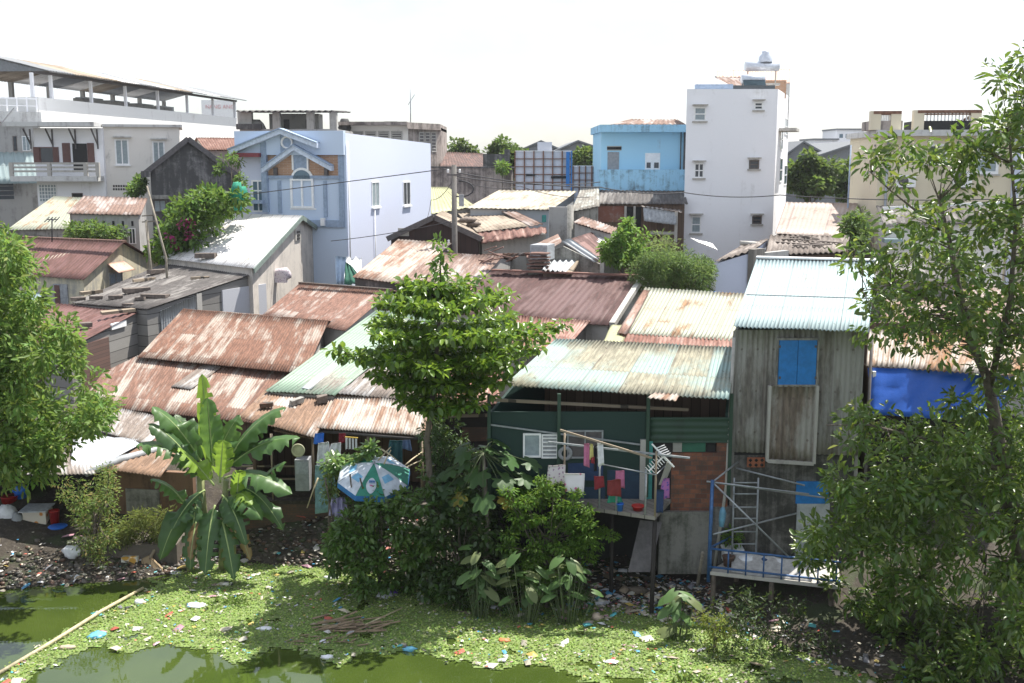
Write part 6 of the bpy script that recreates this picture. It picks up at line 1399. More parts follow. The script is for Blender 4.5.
# ================= layered centre tree
def layered():
    D=28.2; base=P(432,596,D); base.z=G(base.x,D)-.2
    rt=thing('almond_tree','dark layered tree with tiers of big glossy leaves and one tall top shoot, centre','tree',base)
    q=MB(); top=P(440,262,D); pts=[base,P(433,520,D),P(427,440,D),P(432,400,D),P(438,340,D),P(441,290,D),top]; q.tube(pts,[.10,.09,.075,.07,.05,.035,.015],9)
    cen=[];rad=[]
    tiers=[(286,443,42,7),(303,445,70,9),(331,452,104,11),(356,446,108,12),(379,444,76,9),(402,441,56,8)]
    for (y,cx,hw,nb) in tiers:
        c=P(cx,y,D); Rr=hw/F*D
        for k in range(nb):
            a=2*math.pi*(k+random.uniform(-.3,.3))/nb; r=Rr*random.uniform(.72,1.08); dz=random.uniform(-.10,.08)
            s=V((P(437,y+14,D).x,D,c.z-.32)); tip=V((c.x+r*math.cos(a),D+r*math.sin(a)*.9,c.z+dz)); mid=s.lerp(tip,.5)+V((0,0,.06))
            q.tube([s,mid,tip],[.032,.02,.008],5)
            m_=max(3,int(r/.28))
            for j in range(m_):
                t=.32+.68*j/(m_-1); p=s.lerp(tip,t)+V((0,0,.10+.06*t)); w_=.10+.28*t*(1.15-t)*2
                for sd in (-1,1) if t<.95 else (0,):
                    pp=p+V((-math.sin(a),math.cos(a)*.9,0))*sd*w_*random.uniform(.5,1.2)+V((0,0,random.uniform(-.06,.06)))
                    cen.append(np.array(pp)); rad.append(random.uniform(.15,.24))
    q.build('trunk',M['bark'],rt)
    foliage('crown',cen,rad,18,.19,M['leafA'],rt,(.085,.155,.022),flat=.35,asp=.58,up=1.3,szv=.45,alt=(.19,.29,.035),altp=.25,out=.9)
    sh=[np.array(P(441+random.uniform(-5,5),y,D)) for y in range(243,288,5)]
    foliage('top_shoot',sh,[.17]*len(sh),13,.2,M['leafA'],rt,(.10,.18,.03),asp=.5,up=.8)
layered()
# ================= left overhanging tree
def lefttree():
    rt=thing('leafy_tree','large light green tree filling the left edge of the picture','tree',(-16.2,29,.6))
    poly=[(-60,215),(5,226),(28,262),(30,285),(52,300),(64,330),(72,352),(92,368),(104,395),(100,425),(72,436),(60,462),(42,478),(10,482),(-60,482)]
    cen=polyclumps(poly,210,26.2,30.2)
    q=MB(); branches(q,(-16.2,29,.2),(-15.6,28.8,5.0),cen,.22,.012,.35,.2); q.build('trunk',M['bark'],rt)
    foliage('crown',cen,[random.uniform(.3,.55) for _ in cen],105,.2,M['leafB'],rt,(.135,.215,.055),asp=.4,up=.6,out=.7,alt=(.2,.24,.05),altp=.08)
lefttree()
# ================= right big tree
def righttree():
    b=V((13.0,25.2,0.0)); rt=thing('big_tree','big glossy leaved tree covering the right edge, sparse and twiggy towards its top','tree',b)
    dense=[(1070,372),(1000,380),(955,400),(905,432),(862,470),(835,478),(822,500),(812,540),(800,556),(822,575),(836,600),(850,630),(870,660),(905,700),(1070,720)]
    up1=[(868,168),(872,150),(905,140),(950,132),(985,150),(975,190),(950,215),(920,205),(900,195)]
    up2=[(852,240),(880,222),(930,215),(985,200),(1060,180),(1060,385),(1000,385),(960,360),(905,340),(868,335),(852,300),(880,280),(850,262)]
    up3=[(998,70),(1060,40),(1060,200),(1000,205),(985,160)]
    mid=[(818,420),(850,405),(890,415),(900,440),(850,450),(822,445)]
    c1=polyclumps(dense,215,22.2,27.0); c2=polyclumps(up1,24,23,25)+polyclumps(up2,175,22.5,26.5)+polyclumps(up3,40,22,25)+polyclumps(mid,13,24,25.5)
    q=MB(); k=P(987,377,24.3); q.tube([b,P(1010,500,24.8),k,P(972,344,24.2),P(957,283,24),P(948,235,24),P(938,195,24)],[.28,.2,.11,.10,.075,.05,.03],9)
    q.tube([P(990,385,24.3),P(1010,300,23.8),P(1016,220,23.6),P(1008,120,23.5)],[.08,.06,.04,.02],7)
    q.tube([P(940,230,24),P(915,210,23.9),P(890,190,23.9),P(868,170,23.9)],[.035,.025,.018,.01],6)
    q.tube([P(968,335,24.2),P(930,300,24),P(890,285,23.8),P(858,292,23.8)],[.04,.03,.02,.01],6)
    q.tube([P(1000,470,24.6),P(930,440,24.4),P(870,425,24.3),P(826,425,24.4)],[.06,.04,.025,.012],6)
    lines=[[P(1010,500,24.8),P(987,377,24.3),P(972,344,24.2),P(957,283,24),P(948,235,24),P(938,195,24)],[P(990,385,24.3),P(1010,300,23.8),P(1016,220,23.6),P(1008,120,23.5)],[P(940,230,24),P(915,210,23.9),P(890,190,23.9),P(868,170,23.9)],[P(968,335,24.2),P(930,300,24),P(890,285,23.8),P(858,292,23.8)],[P(1000,470,24.6),P(930,440,24.4),P(870,425,24.3),P(826,425,24.4)],[P(1005,560,25),P(940,540,24.8),P(870,530,24.6),P(825,545,24.6)]]
    nodes=[a.lerp(b_,k/7) for L_ in lines for a,b_ in zip(L_[:-1],L_[1:]) for k in range(7)]
    for c in c2+c1[::3]:
        c=V(c); s=min(nodes,key=lambda p:(p-c).length+max(0,p.z-c.z)*.8+(.6 if abs(p.z-c.z)<.05 else 0))
        q.tube([s,s.lerp(c,.5)+V((random.uniform(-.1,.1),random.uniform(-.1,.1),random.uniform(-.02,.12))),c],[.014,.009,.005],4)
    q.build('trunk',M['bark'],rt)
    foliage('crown',c1,[random.uniform(.28,.5) for _ in c1],84,.20,M['leafA'],rt,(.080,.135,.026),asp=.42,up=.8,szv=.45,out=.7,alt=(.15,.2,.05),altp=.14)
    foliage('upper_twigs',c2,[random.uniform(.25,.45) for _ in c2],30,.20,M['leafA'],rt,(.085,.14,.03),szv=.45,asp=.42,up=.5,out=.8,alt=(.2,.22,.05),altp=.1)
righttree()
# ================= bank plants
bush('round_shrub','dense round dark green shrub in front of the beach umbrella',[(345,520),(352,498),(378,490),(395,498),(412,496),(432,505),(436,530),(428,570),(405,592),(355,590),(332,570),(330,540)],95,27.6,29.3,.3,60,.16,(.085,.155,.035),'leafA',-.3,asp=.55,up=.9)
bush('feather_tree','bright green feathery young tree below the green stilt balcony',[(505,490),(525,475),(560,482),(585,500),(600,525),(618,532),(600,545),(590,560),(580,590),(520,592),(498,560),(508,530)],150,27.0,28.1,.24,75,.10,(.095,.175,.028),'leafB',-.1,asp=.45,up=.9,cat='tree',flat=.38)
bush('wild_vine','straggly yellow green vine hanging under the left tree beside the junk ledge',[(60,470),(85,478),(105,470),(118,482),(112,510),(118,540),(104,560),(88,560),(78,520),(62,490)],50,29.2,31,.3,70,.10,(.13,.18,.05),'leafB',.0,asp=.4,alt=(.25,.2,.08),altp=.15)
bush('grass_clump','dry grassy growth on top of the dark ledge left of the banana',[(105,528),(130,518),(165,515),(178,525),(170,540),(115,545)],26,30.2,31,.28,110,.14,(.15,.17,.06),'leafB',.2,asp=.12,cat='grass')
bush('yellow_shrub','small yellow green weed shrub at the lower right of the water edge',[(693,618),(708,612),(730,625),(728,645),(700,648)],14,24.6,25.4,.2,70,.07,(.17,.20,.04),'leafB',-.4)
bush('reed_tuft','small tuft of green stems growing out of the floating carpet, left of centre',[(205,605),(222,598),(240,600),(242,612),(210,614)],12,27.5,28.5,.2,50,.16,(.10,.17,.04),'leafB',-.4,asp=.12)
bush('shore_weeds','dark weeds along the bank below the tall grey shack',[(690,640),(700,605),(740,592),(820,605),(850,660),(860,690),(740,690),(715,660)],130,24.2,28,.26,45,.10,(.035,.06,.018),'leafD',-.4)
bush('corner_seedling','bright leaf tips of a plant poking up at the bottom edge, right of centre',[(675,672),(690,664),(706,676),(715,688),(670,690)],7,22.6,23,.14,18,.18,(.13,.2,.05),'leafB',-.6,asp=.35,up=.4)
bush('wall_creeper','leafy creeper climbing the trunk and brick wall right of the layered tree',[(432,405),(470,440),(470,470),(440,490),(425,470),(425,430)],30,28.8,30,.3,45,.13,(.055,.10,.03),'leafD',.3)
def bladeplant(nm,label,cat,base,specs,lobes,size,colr,stem=True,group=None):
    """papaya (lobes=7) or taro (lobes=1) leaves on long stalks"""
    rt=thing(nm,label,cat,base,group)
    if stem: 
        q=MB(); tp=V(specs[0][0]); q.tube([base,V(base).lerp(tp,.6)+V((.03,0,0)),(V(base).x+.02,V(base).y,tp.z-.1)],[.07,.055,.04],8); q.build('trunk',M['barkp'],rt)
    hub=V((base[0]+.02,base[1],max(V(s[0]).z for s in specs)-.25)) if stem else V(base)
    for k,(p,sz,cc) in enumerate(specs):
        p=V(p); q=MB(); 
        out=V((p.x-hub.x,p.y-hub.y,0)); out=out.normalized() if out.length>.05 else V((0,-1,0))
        tilt=V((out.x*.45+random.uniform(-.15,.15),out.y*.45-.35,.85)).normalized()
        ex=out-tilt*out.dot(tilt); ex.normalize(); ey=tilt.cross(ex); n=36 if lobes>1 else 16; vs=[p]
        for i in range(n):
            a=2*math.pi*i/n
            if lobes>1:
                if abs(a-math.pi)<.35: r=.18
                else: r=.45+.55*abs(math.cos((a)*lobes/2))**.7*(.75+.25*math.cos(a))+.06*abs(math.sin(a*lobes*2))
            else:
                r=(.62+.38*math.cos(a)**2*(1 if math.cos(a)>0 else .8)); r*= 1 if abs(a-math.pi)>.25 else .35
                if math.cos(a)>.97: r=1.15
            r*=sz; vs.append(p+ex*r*math.cos(a)*1.0+ey*r*math.sin(a)*(.95 if lobes>1 else .72)-tilt*(.22*r*r/sz))
        b=q.add(vs,[(0,1+i,1+(i+1)%n) for i in range(n)],True)
        cl=np.ones((n+1,4)); cl[:,:3]=np.array(cc)*random.uniform(.85,1.2); cl[:,:3]*=1
        lf=q.build('leaf',M['leafD'],rt,cl)
        q=MB(); q.tube([hub,hub.lerp(p,.5)+V((0,0,.08)),p],[.014,.012,.008],5); q.build('stalk',M['stalk'],lf)
    return rt
M['stalk']=plain('green_stalk',(.07,.10,.035),.6)
D=27.9; sp_=[(P(x,y,D+d),s,c) for x,y,d,s,c in ((488,448,.1,.38,(.05,.10,.03)),(468,452,.3,.36,(.045,.09,.03)),(508,458,-.1,.4,(.05,.11,.03)),(530,462,.1,.38,(.045,.09,.03)),(452,470,.1,.36,(.05,.10,.03)),(478,474,-.3,.42,(.05,.105,.03)),(503,480,-.4,.42,(.05,.10,.03)),(524,478,-.2,.36,(.05,.1,.03)),(447,488,-.2,.36,(.045,.09,.03)),(460,497,-.5,.3,(.25,.22,.04)),(506,499,-.5,.32,(.28,.22,.04)),(483,500,-.7,.4,(.05,.10,.03)),(495,440,.3,.32,(.055,.11,.03)))]
sp_+=[(P(random.uniform(442,536),random.uniform(442,508),D+random.uniform(-.2,.5)),random.uniform(.3,.4),(.045,.095,.028)) for _ in range(18)]
bs=P(483,598,D); bladeplant('papaya_tree','papaya tree with deeply cut dark leaves and two yellowing ones beside the green wall','tree',(bs.x,D,G(bs.x,D)-.2),sp_,7,.4,None)
def taro(label,xs,D,group='taro plants on the bank'):
    sp=[];
    for (x,y) in xs: sp.append((P(x,y,D+random.uniform(-.3,.3)),random.uniform(.2,.28),random.choice([(.09,.16,.05),(.07,.13,.04),(.14,.17,.07)])))
    c=np.mean([[p[0].x,p[0].y] for p in sp],0); bladeplant('taro_plant',label,'plant',(c[0],c[1],G(c[0],c[1])-.1),sp,1,.25,None,False,group)
def tp(poly,n): return [proj(p) for p in polyclumps(poly,n,27,27.001)]
taro('taro clump with broad heart shaped leaves, leftmost on the bank',tp([(462,545),(490,548),(498,600),(464,604)],24),26.8)
taro('taro clump in the middle of the bank below the feathery tree',tp([(500,558),(545,555),(545,604),(500,604)],26),26.5)
taro('taro clump right of the feathery tree with yellowish leaf centres',tp([(548,552),(590,570),(600,598),(548,600)],20),26.5)
taro('taro clump near the lower right, left of the yellow green weed shrub',tp([(656,592),(694,592),(706,640),(664,642)],22),25.6)
bush('bank_weeds','dark weeds filling the bank around the taro clumps',[(440,560),(520,590),(600,585),(610,605),(440,604)],40,26.8,28.2,.3,60,.12,(.05,.09,.025),'leafD',-.4)
bush('broad_shrub','broad leaved shrub mass between the round shrub and the feathery tree',[(418,500),(436,470),(470,495),(510,530),(515,590),(420,596)],60,27.2,28.3,.26,50,.17,(.045,.085,.022),'leafA',-.4,asp=.6,up=.9)
bush('dark_undergrowth','dark undergrowth behind the trunk of the layered tree',[(436,450),(500,500),(505,590),(436,590)],50,28.4,29.3,.4,70,.13,(.035,.065,.02),'leafD',-.2)
# ================= banana
def banana():
    rt=thing('banana_plant','clump of banana plants with big torn arching leaves on the left bank','banana plant',(P(205,560,30.3).x,30.3,.0))
    stems=[(205,560,200,470,.14),(222,560,226,480,.11),(190,565,186,500,.10),(232,560,234,505,.08)]
    for (x0,y0,x1,y1,r) in stems:
        q=MB(); a=P(x0,y0,30.3);b=P(x1,y1,30.1); q.tube([a-V((0,0,.6)),a.lerp(b,.5),b],[r*1.3,r,r*.7],9); q.build('stem',M['banst'],rt)
    def leaf(x0,y0,d0,x1,y1,d1,arch,w,cc,face=None):
        a=P(x0,y0,30.1+d0);b=P(x1,y1,30.1+d1); L=(b-a).length; N=22; q=MB(); cols=[]
        mid=[a.lerp(b,t)+V((0,0,arch*4*t*(1-t)*L)) for t in np.linspace(0,1,N+1)]
        vs=[]; rr=random.Random(int(x1*3+y1))
        for i,p in enumerate(mid):
            t=i/N; d=(mid[min(i+1,N)]-mid[max(i-1,0)]).normalized()
            up=V((0,-.25,1)) if abs(d.z)<.8 else V((0.1,-1,.1))
            s=d.cross(up).normalized(); n=s.cross(d).normalized()
            ww=w*1.75*(0 if t<.12 else math.sin(min(1,(t-.12)/.88)*math.pi)**.42)*(1-.2*t)+.012
            tear=rr.uniform(-.12,.05)*w; hang=.25*ww+rr.uniform(0,.12)*ww
            for k,(f,h) in enumerate(((-1,-hang*1.6),(-.5,.06*w),(0,0),(.5,.06*w),(1,-hang*1.6))):
                vs.append(p+s*f*(ww+(tear if abs(f)==1 else 0))/1+n*h*(1.0+.5*math.sin(i*1.9+f*2)))
        fs=[]
        for i in range(N):
            for k in range(4):
                if (k in(0,3) and rr.random()<.2): continue
                fs.append((i*5+k,i*5+k+1,(i+1)*5+k+1,(i+1)*5+k))
        q.add(vs,fs,True); cl=np.ones((len(vs),4)); cl[:,:3]=np.array(cc)*np.array([1+.12*((i//5)%2) for i in range(len(vs))])[:,None]
        lf=q.build('leaf',M['banl'],rt,cl)
        q=MB(); q.tube([p-V((0,0,.01)) for p in mid],[.03*(1-t)+.006 for t in np.linspace(0,1,N+1)],5); q.build('midrib',M['stalk2'],lf)
    g=(.085,.17,.05); y=(.22,.34,.05); dk=(.055,.115,.04); br=(.22,.14,.06)
    for s in ((212,478,0,202,374,.1,.0,.17,y),(214,470,-.2,207,398,-.3,.02,.2,g),(206,470,.2,152,407,0,.12,.22,g),(205,472,0,136,446,-.5,.16,.24,g),(203,480,-.2,148,424,-.2,.14,.2,dk),
              (222,470,.1,286,408,.3,.14,.22,g),(224,472,0,300,438,.1,.13,.24,g),(224,478,-.2,292,494,-.6,.16,.26,g),(226,470,.2,268,424,.5,.12,.2,dk),(214,485,-.3,178,448,-.8,.05,.2,y),(220,482,-.4,223,440,-.6,.03,.2,y),
              (205,490,-.3,172,530,-1.0,.12,.2,dk),(222,495,-.4,246,545,-1.2,.15,.2,dk),(196,500,-.3,190,570,-1.0,.08,.2,dk),(230,500,-.2,252,505,-.9,.25,.2,y),(238,510,0,286,462,-.3,.1,.16,g),(190,510,0,150,480,-.5,.15,.17,g),(200,500,-.4,160,560,-1.0,.22,.22,dk),(225,500,-.3,262,520,-1.0,.25,.24,g),(215,505,-.5,205,575,-1.3,.15,.22,dk),(228,490,-.2,283,530,-.6,.25,.2,dk),(222,520,-.6,234,580,-1.4,.1,.18,dk),(212,470,.3,240,415,.6,.1,.22,g),(204,470,.3,175,415,.5,.12,.22,dk),(225,515,-.3,250,560,-1.0,.2,.12,br),(198,515,-.4,190,560,-1.1,.1,.10,br),(205,480,.1,170,455,-.1,.1,.18,dk),(236,515,-.2,240,470,-.8,.1,.14,y)):
        leaf(*s)
M['banst']=plain('banana_stem',(.22,.24,.10),.6,0,.4,3); M['banl']=leafm('banana_leaf',.38,.4,.5); M['stalk2']=plain('pale_midrib',(.30,.38,.14),.6)
banana()
# ================= umbrella
def umbrella():
    c=P(374,463,28.9); ax=V((.06,-.35,1)).normalized(); u=V((1,0,0)); u=(u-ax*u.dot(ax)).normalized(); v=ax.cross(u)
    rt=thing('beach_umbrella','faded white and green beach umbrella with a blue rim at the hut front','umbrella',c-ax*2.2)
    R=1.02; H=.42; ph0=-math.pi/2-math.pi/8
    def pt(a,r,dz=0):
        # panels are flat between ribs
        k=math.floor((a-ph0)/(math.pi/4)); a0=ph0+k*math.pi/4; am=a0+math.pi/8
        rr=r*math.cos(math.pi/8)/math.cos(a-am); t=r/R
        return c+(u*math.cos(a)+v*math.sin(a))*rr-ax*(H*(t**1.35)+dz)
    for k in range(8):
        q=MB(); vs=[]; nA=5;nR=6
        for i in range(nR+1):
            for j in range(nA+1): vs.append(pt(ph0+k*math.pi/4+.0001+(math.pi/4-.0002)*j/nA,R*max(i/nR,.02)))
        fs=[(i*(nA+1)+j,i*(nA+1)+j+1,(i+1)*(nA+1)+j+1,(i+1)*(nA+1)+j) for i in range(nR) for j in range(nA)]
        q.add(vs,fs,True); pn=q.build('canopy_panel',M['ugreen'] if k in(0,2,5) else M['uwhite'],rt)
        q=MB(); a0=ph0+k*math.pi/4; vs=[]
        for j in range(7):
            a=a0+.0001+(math.pi/4-.0002)*j/6; p=pt(a,R); vs+= [p, p-ax*.17+(u*math.cos(a)+v*math.sin(a))*.01]
        q.add(vs,[(2*j,2*j+1,2*j+3,2*j+2) for j in range(6)],True); q.build('rim',M['ublue'],pn)
        if k in (7,1,6,3):
            q=MB(); vs=[]
            for i in range(3):
                for j in range(4): vs.append(pt(a0+math.pi/4*(.2+.2*j),R*(.50+.1*i),-.006))
            q.add(vs,[(i*4+j,i*4+j+1,(i+1)*4+j+1,(i+1)*4+j) for i in range(2) for j in range(3)]); q.build('printed_patch',M['ublue2'],pn)
        if k==0:   # emblem on the front green panel
            am=a0+math.pi/8
            def pp(x,y,h): r=R*y; return pt(am+x/(y*R+.01),r,-h)
            q=MB(); pts=[pp(math.cos(t)*.13*(1+.15*math.cos(2*t)),.72+.22*math.sin(t),.012) for t in np.linspace(0,2*math.pi,21)[:-1]]
            q.add(pts,[tuple(range(20))]); em=q.build('emblem',M['uwhite'],pn)
            for sx in (-.07,-.035,0,.035,.07):
                q=MB(); q.bar(pp(sx,.58,.022),pp(sx+.012,.66,.022),.014); q.bar(pp(sx,.62,.024),pp(sx+.03,.60,.024),.012); q.build('emblem_lettering',M['ublue'],em)
            q=MB(); q.bar(pp(-.04,.72,.022),pp(.05,.73,.022),.03); q.build('emblem_mark',M['cpink'],em)
        q=MB(); q.tube([pt(a0+.001,R*.02,-.004),pt(a0+.001,R*.5,-.004),pt(a0+.001,R,-.004)],.007,5); q.build('rib_seam',M['steel'],pn)
    q=MB(); q.tube([c+ax*.08,c-ax*2.3],.022,8); q.build('pole',M['steel'],rt)
M['ugreen']=plain('umbrella_green',(.03,.22,.15),.7); M['uwhite']=plain('umbrella_white',(.55,.60,.66),.7,0,.2); M['ublue']=plain('umbrella_blue',(.04,.19,.48),.7); M['ublue2']=plain('umbrella_light_blue',(.18,.42,.62),.7)
umbrella()
# ================= hut clutter
def cl(label,cat,x0,y0,x1,y1,D,mt,nm='hanging_cloth',pitch=.2,amp=.03,sk=0,group=None):
    m=MB(); rj=lambda s:random.uniform(-s,s); wd=(x1-x0)*.15; sheet(m,[P(x0+sk+rj(wd),y1+rj(2.2),D),P(x1+sk+rj(wd),y1+rj(2.2),D),P(x1-wd*.6,y0+rj(1),D+.02),P(x0+wd*.6,y0+rj(1),D+.02)],pitch,amp,.012,rows=7,wob=.03); o=m.build(nm,M[mt]); tag(o,label,cat,group); return o
cl('bunch of white shirts hanging under the eave, left of the umbrella','clothes',317,443,330,470,30.8,'cwhite',pitch=.2,amp=.06)
cl('white shirt hanging right beside the bunch of white shirts','clothes',330,443,342,456,30.85,'cwhite',sk=-2)
cl('blue bag hanging at the corner of the pale eave sheet','bag',314,433,325,444,30.9,'bluepl',amp=.05)
cl('dark teal cloth hanging under the right end of the rusty eave','clothes',388,440,404,464,30.9,'cteal')
cl('faded blue cloth hung beside the dark teal cloth','clothes',401,440,411,450,30.95,'litecur2')
cl('small red cloth hanging in the dark of the hut, behind the socks','clothes',338,434,346,444,31.4,'cred')
cl('grey lilac cloth draped on a bush at the left of the round shrub','cloth',330,498,347,516,29.3,'clil',amp=.06)
cl('red rag hanging just right of the grey lilac cloth','cloth',343,511,351,518,29.2,'cred',amp=.04)
cl('long pale rag trailing down below the grey lilac cloth','cloth',334,515,339,535,29.3,'clil',amp=.03)
cl('pale teal panel standing left of the umbrella under the shirts','panel',313,466,334,512,30.2,'tealp',nm='teal_panel',pitch=2,amp=.01,sk=3)
h=thing('sock_hanger','small hanger of pale socks under the rusty eave','hanger',P(350,440,30.8))
q=MB(); q.bar(P(345,437,30.8),P(358,438,30.8),.03); q.build('frame',M['yelpl'],h)
for k in range(4): q=MB(); q.hexa([P(345.5+k*3.2,450,30.8)+V((0,dy,0)) for dy in(0,0,.02,.02)],[P(345.5+k*3.2,438,30.8)+V((dx,dy,0)) for dx,dy in((0,0),(.06,0),(.06,.02),(0,.02))]); q.bar(P(346.5+k*3.2,449,30.8),P(346.5+k*3.2,438.5,30.8),.05,.02); q.build('sock',M['cwhite'],h)
q=MB(); q.lathe(P(298.5,450,31.0),[(.001,0),(.15,.0),(.17,-.02),(.19,.05),(.2,.07),(.17,.07)],20,(0,-1,.1)); o=q.build('wash_basin',M['yelw']); tag(o,'round yellowish white basin hung on the hut front','basin')
W=Wall(P(294,470,31),P(309,470,31)); q=MB(); W.pbox(q,295,460,309,491,-.45,0); b_=q.build('cabinet',M['greypl']); tag(b_,'grey green cabinet standing in the open hut under the basin','cabinet')
q=MB(); W.pbox(q,296,462,308,474,0,.02); q.build('cabinet_door',M['galvp'],b_)
for k,(a,b,l) in enumerate(((P(370,470,29),P(391,447,29.3),'long bamboo stick rising over the umbrella top to the right'),(P(381,449,29.2),P(398,461,29),'thin stick crossing the long bamboo stick above the umbrella'),(P(384,464,28.9),P(391,450,29.2),'short stick leaning on the umbrella top'),(P(402,468,29.5),P(422,452,30.3),'upper one of two bamboo sticks right of the umbrella'),(P(403,469,29.4),P(431,457,30),'lower one of two bamboo sticks right of the umbrella'),(P(318,478,30),P(307,508,30),'pale stick leaning beside the teal panel'),(P(350,474,28.4),P(354,515,28.4),'dark branch in front of the left umbrella panels'),(P(360,478,28.3),P(367,505,28.3),'short dark branch in front of the umbrella emblem'),(P(325,478,29),P(337,545,29),'crooked dark post left of the grey lilac cloth'))):
    q=MB(); q.tube([a,a.lerp(b,.5)+V((0,0,.02)),b],[.022,.02,.016],6); o=q.build('stick',M['bamboo' if k<6 else 'bark']); tag(o,l,'stick')
bush('trellis_vine','leafy vine on a low trellis between the white shirts and the umbrella',[(325,465),(335,457),(352,458),(372,446),(376,452),(362,462),(345,470),(326,474)],22,29.2,30.2,.2,26,.16,(.12,.20,.06),'leafA',1.5,asp=.8,up=1)
bush('climbing_greens','pale tangle of climbing greens below the trellis vine',[(325,475),(335,470),(334,500),(326,500)],10,29.3,29.8,.2,36,.1,(.14,.19,.07),'leafB',1.2)
# junk ledge
o=MB(); q=Z; zf=1.11
def at(x,D): return V((P(x,530,D).x,D,zf))
bxc=thing('fruit_carton','white and orange printed carton with a grey lid board on the junk ledge','box',at(38,31.7))
p=at(38,31.7); q=MB(); q.box((p.x-.35,31.5,zf),(p.x+.35,32,zf+.42)); q.build('carton',M['cartonp'],bxc)
q=MB(); q.hexa([p+V((-.42,-.32,.43)),p+V((.4,-.3,.45)),p+V((.42,.35,.50)),p+V((-.4,.35,.48))],[p+V((-.42,-.32,.46)),p+V((.4,-.3,.48)),p+V((.42,.35,.53)),p+V((-.4,.35,.51))]); q.build('lid',M['galv2'],bxc)
def pot(nm,label,x,D,r,h,mt,cat,dz=0):
    q=MB(); q.lathe(at(x,D)+V((0,0,dz)),[(.001,0),(r*.8,0),(r,h),(r*1.06,h),(r*1.0,h+.03),(r*.8,h-.02),(.001,h-.03)],16); o=q.build(nm,M[mt]); tag(o,label,cat)
pot('bucket','red plastic bucket right of the printed carton',55.5,31.6,.15,.42,'redp','bucket')
pot('bin','blue plastic bin behind the carton on the junk ledge',24,32.5,.2,.75,'bluepl','bin')
pot('tub','red plastic tub at the far left of the junk ledge',12,32.3,.24,.65,'redp','tub')
q=MB(); q.blob(at(23,32.4)+V((0,0,.85)),.24,.2,.2,12,.1,5); o=q.build('blue_bag',M['bluepl']); tag(o,'blue plastic bag bulging on top of the blue bin','bag')
q=MB(); q.blob(at(8,31.6)+V((0,0,.3)),.28,.22,.32,12,.2,6); o=q.build('sack',M['whitepl']); tag(o,'white plastic sack at the left end of the junk ledge','bag')
q=MB(); q.blob(at(18,31.5)+V((0,0,.2)),.16,.15,.22,10,.25,7); o=q.build('sack',M['greypl']); tag(o,'small grey sack between the white sack and the carton','bag')
q=MB(); q.lathe(at(58,31.25)+V((0,0,.02)),[(.001,0),(.22,.0),(.28,.05),(.27,.06),(.001,.03)],18); o=q.build('tray',M['bluepl']); tag(o,'flat blue dish in front of the red bucket','dish')
q=MB(); p=Z(72,552,.75); q.blob(p,.28,.2,.2,12,.25,8); o=q.build('sack',M['whitepl']); tag(o,'pale grey sack lying on the bank below the junk ledge','bag')
q=MB(); p=Z(130,565,.4); q.box((p.x-.25,p.y,.15),(p.x+.22,p.y+.3,.62)); o=q.build('carton',M['cartony']); tag(o,'yellow and white carton lying in the dark left of the leaning board','box')
a=[Z(141,560,.35),Z(149,556,.4),Z(162,569,.0),Z(163,578,-.2),Z(147,586,-.38)]; q=MB(); a[0]=V((a[0].x,30.2,.25)); a=[P(141,560,30.2),P(149,556,30.2),P(162,569,30.0),P(163,578,29.9),P(147,587,29.8)]
q.add(a+[p+V((0,.06,.02)) for p in a],[(0,1,2,3,4),(9,8,7,6,5)]+[(i,i+5,(i+1)%5+5,(i+1)%5) for i in range(5)]); o=q.build('board',M['boardt']); tag(o,'tan wooden board leaning at the water edge by the bamboo pole end','board')
q=MB(); q.tube([P(150,558,30.15),P(166,530,30.8)],.05,6); o=q.build('plank',M['wood']); tag(o,'narrow plank sloping up from the tan board to the banana','plank')
q=MB(); A=Z(-6,676,WL+.04);B=Z(143,588,WL+.1); q.tube([A,A.lerp(B,.35)+V((0.03,0,.01)),A.lerp(B,.7)+V((-.03,0,.02)),B],[.045,.05,.05,.04],8); o=q.build('bamboo_pole',M['bamboo']); tag(o,'long bamboo pole floating between the open water and the green carpet','pole')
# retaining walls and rubble
q=MB(); W=Wall(V((P(228,500,31.6).x,31.6,0)),V((P(330,500,31.6).x,31.6,0))); W.box(q,0,W.L,.2,1.77,-.5,0); o=q.build('brick_retaining_wall',M['bricko']); tag(o,'low mossy brick retaining wall below the open fronted hut','wall')
q=MB(); W=Wall(V((P(330,520,31).x,31.5,0)),V((P(436,520,31).x,31.5,0))); W.box(q,0,W.L,-.2,1.77,-.5,0); o=q.build('dark_retaining_wall',M['darkw2']); tag(o,'stained base wall, shade-darkened in colour, under the hut behind the umbrella','wall')  # besides the stains, the dark tone carries the shadow below the hut
q=MB(); p0=P(100,545,30.8);p1=P(182,545,30.8); q.box((p0.x,30.3,-.5),(p1.x,32,.95)); o=q.build('stone_ledge',M['darkw2']); tag(o,'dark stone ledge topped with dry grass left of the banana','wall')
rt=thing('support_slab','dark flat slab leaning under the stilt balcony of the green house','slab',P(640,575,27.8)); q=MB(); q.hexa([P(628,572,27.4),P(650,572,27.4),P(650,572,27.7),P(628,572,27.7)],[P(640,520,28),P(662,522,28),P(662,522,28.3),P(640,520,28.3)]); q.build('slab',M['dsteel'],rt)
q=MB(); q.tube([P(430,587,28.3),P(432,560,28.3),P(438,546,28.3),P(447,536,28.4)],.045,8); o=q.build('waste_pipe',M['greypl2']); tag(o,'bent pale waste pipe dropping to the bank beneath the layered tree','pipe')
HZ=.0002
M['bluepl3']=plain('light_blue_plastic',(.15,.45,.6),.4); M['purp']=plain('purple_plastic',(.10,.04,.30),.4); M['boardt2']=plain('tan_foam',(.45,.36,.27),.8,0,.3); M['orange']=plain('orange_plastic',(.6,.2,.08),.5); M['deadl']=plain('dead_leaf',(.26,.19,.12),.9,0,.4)
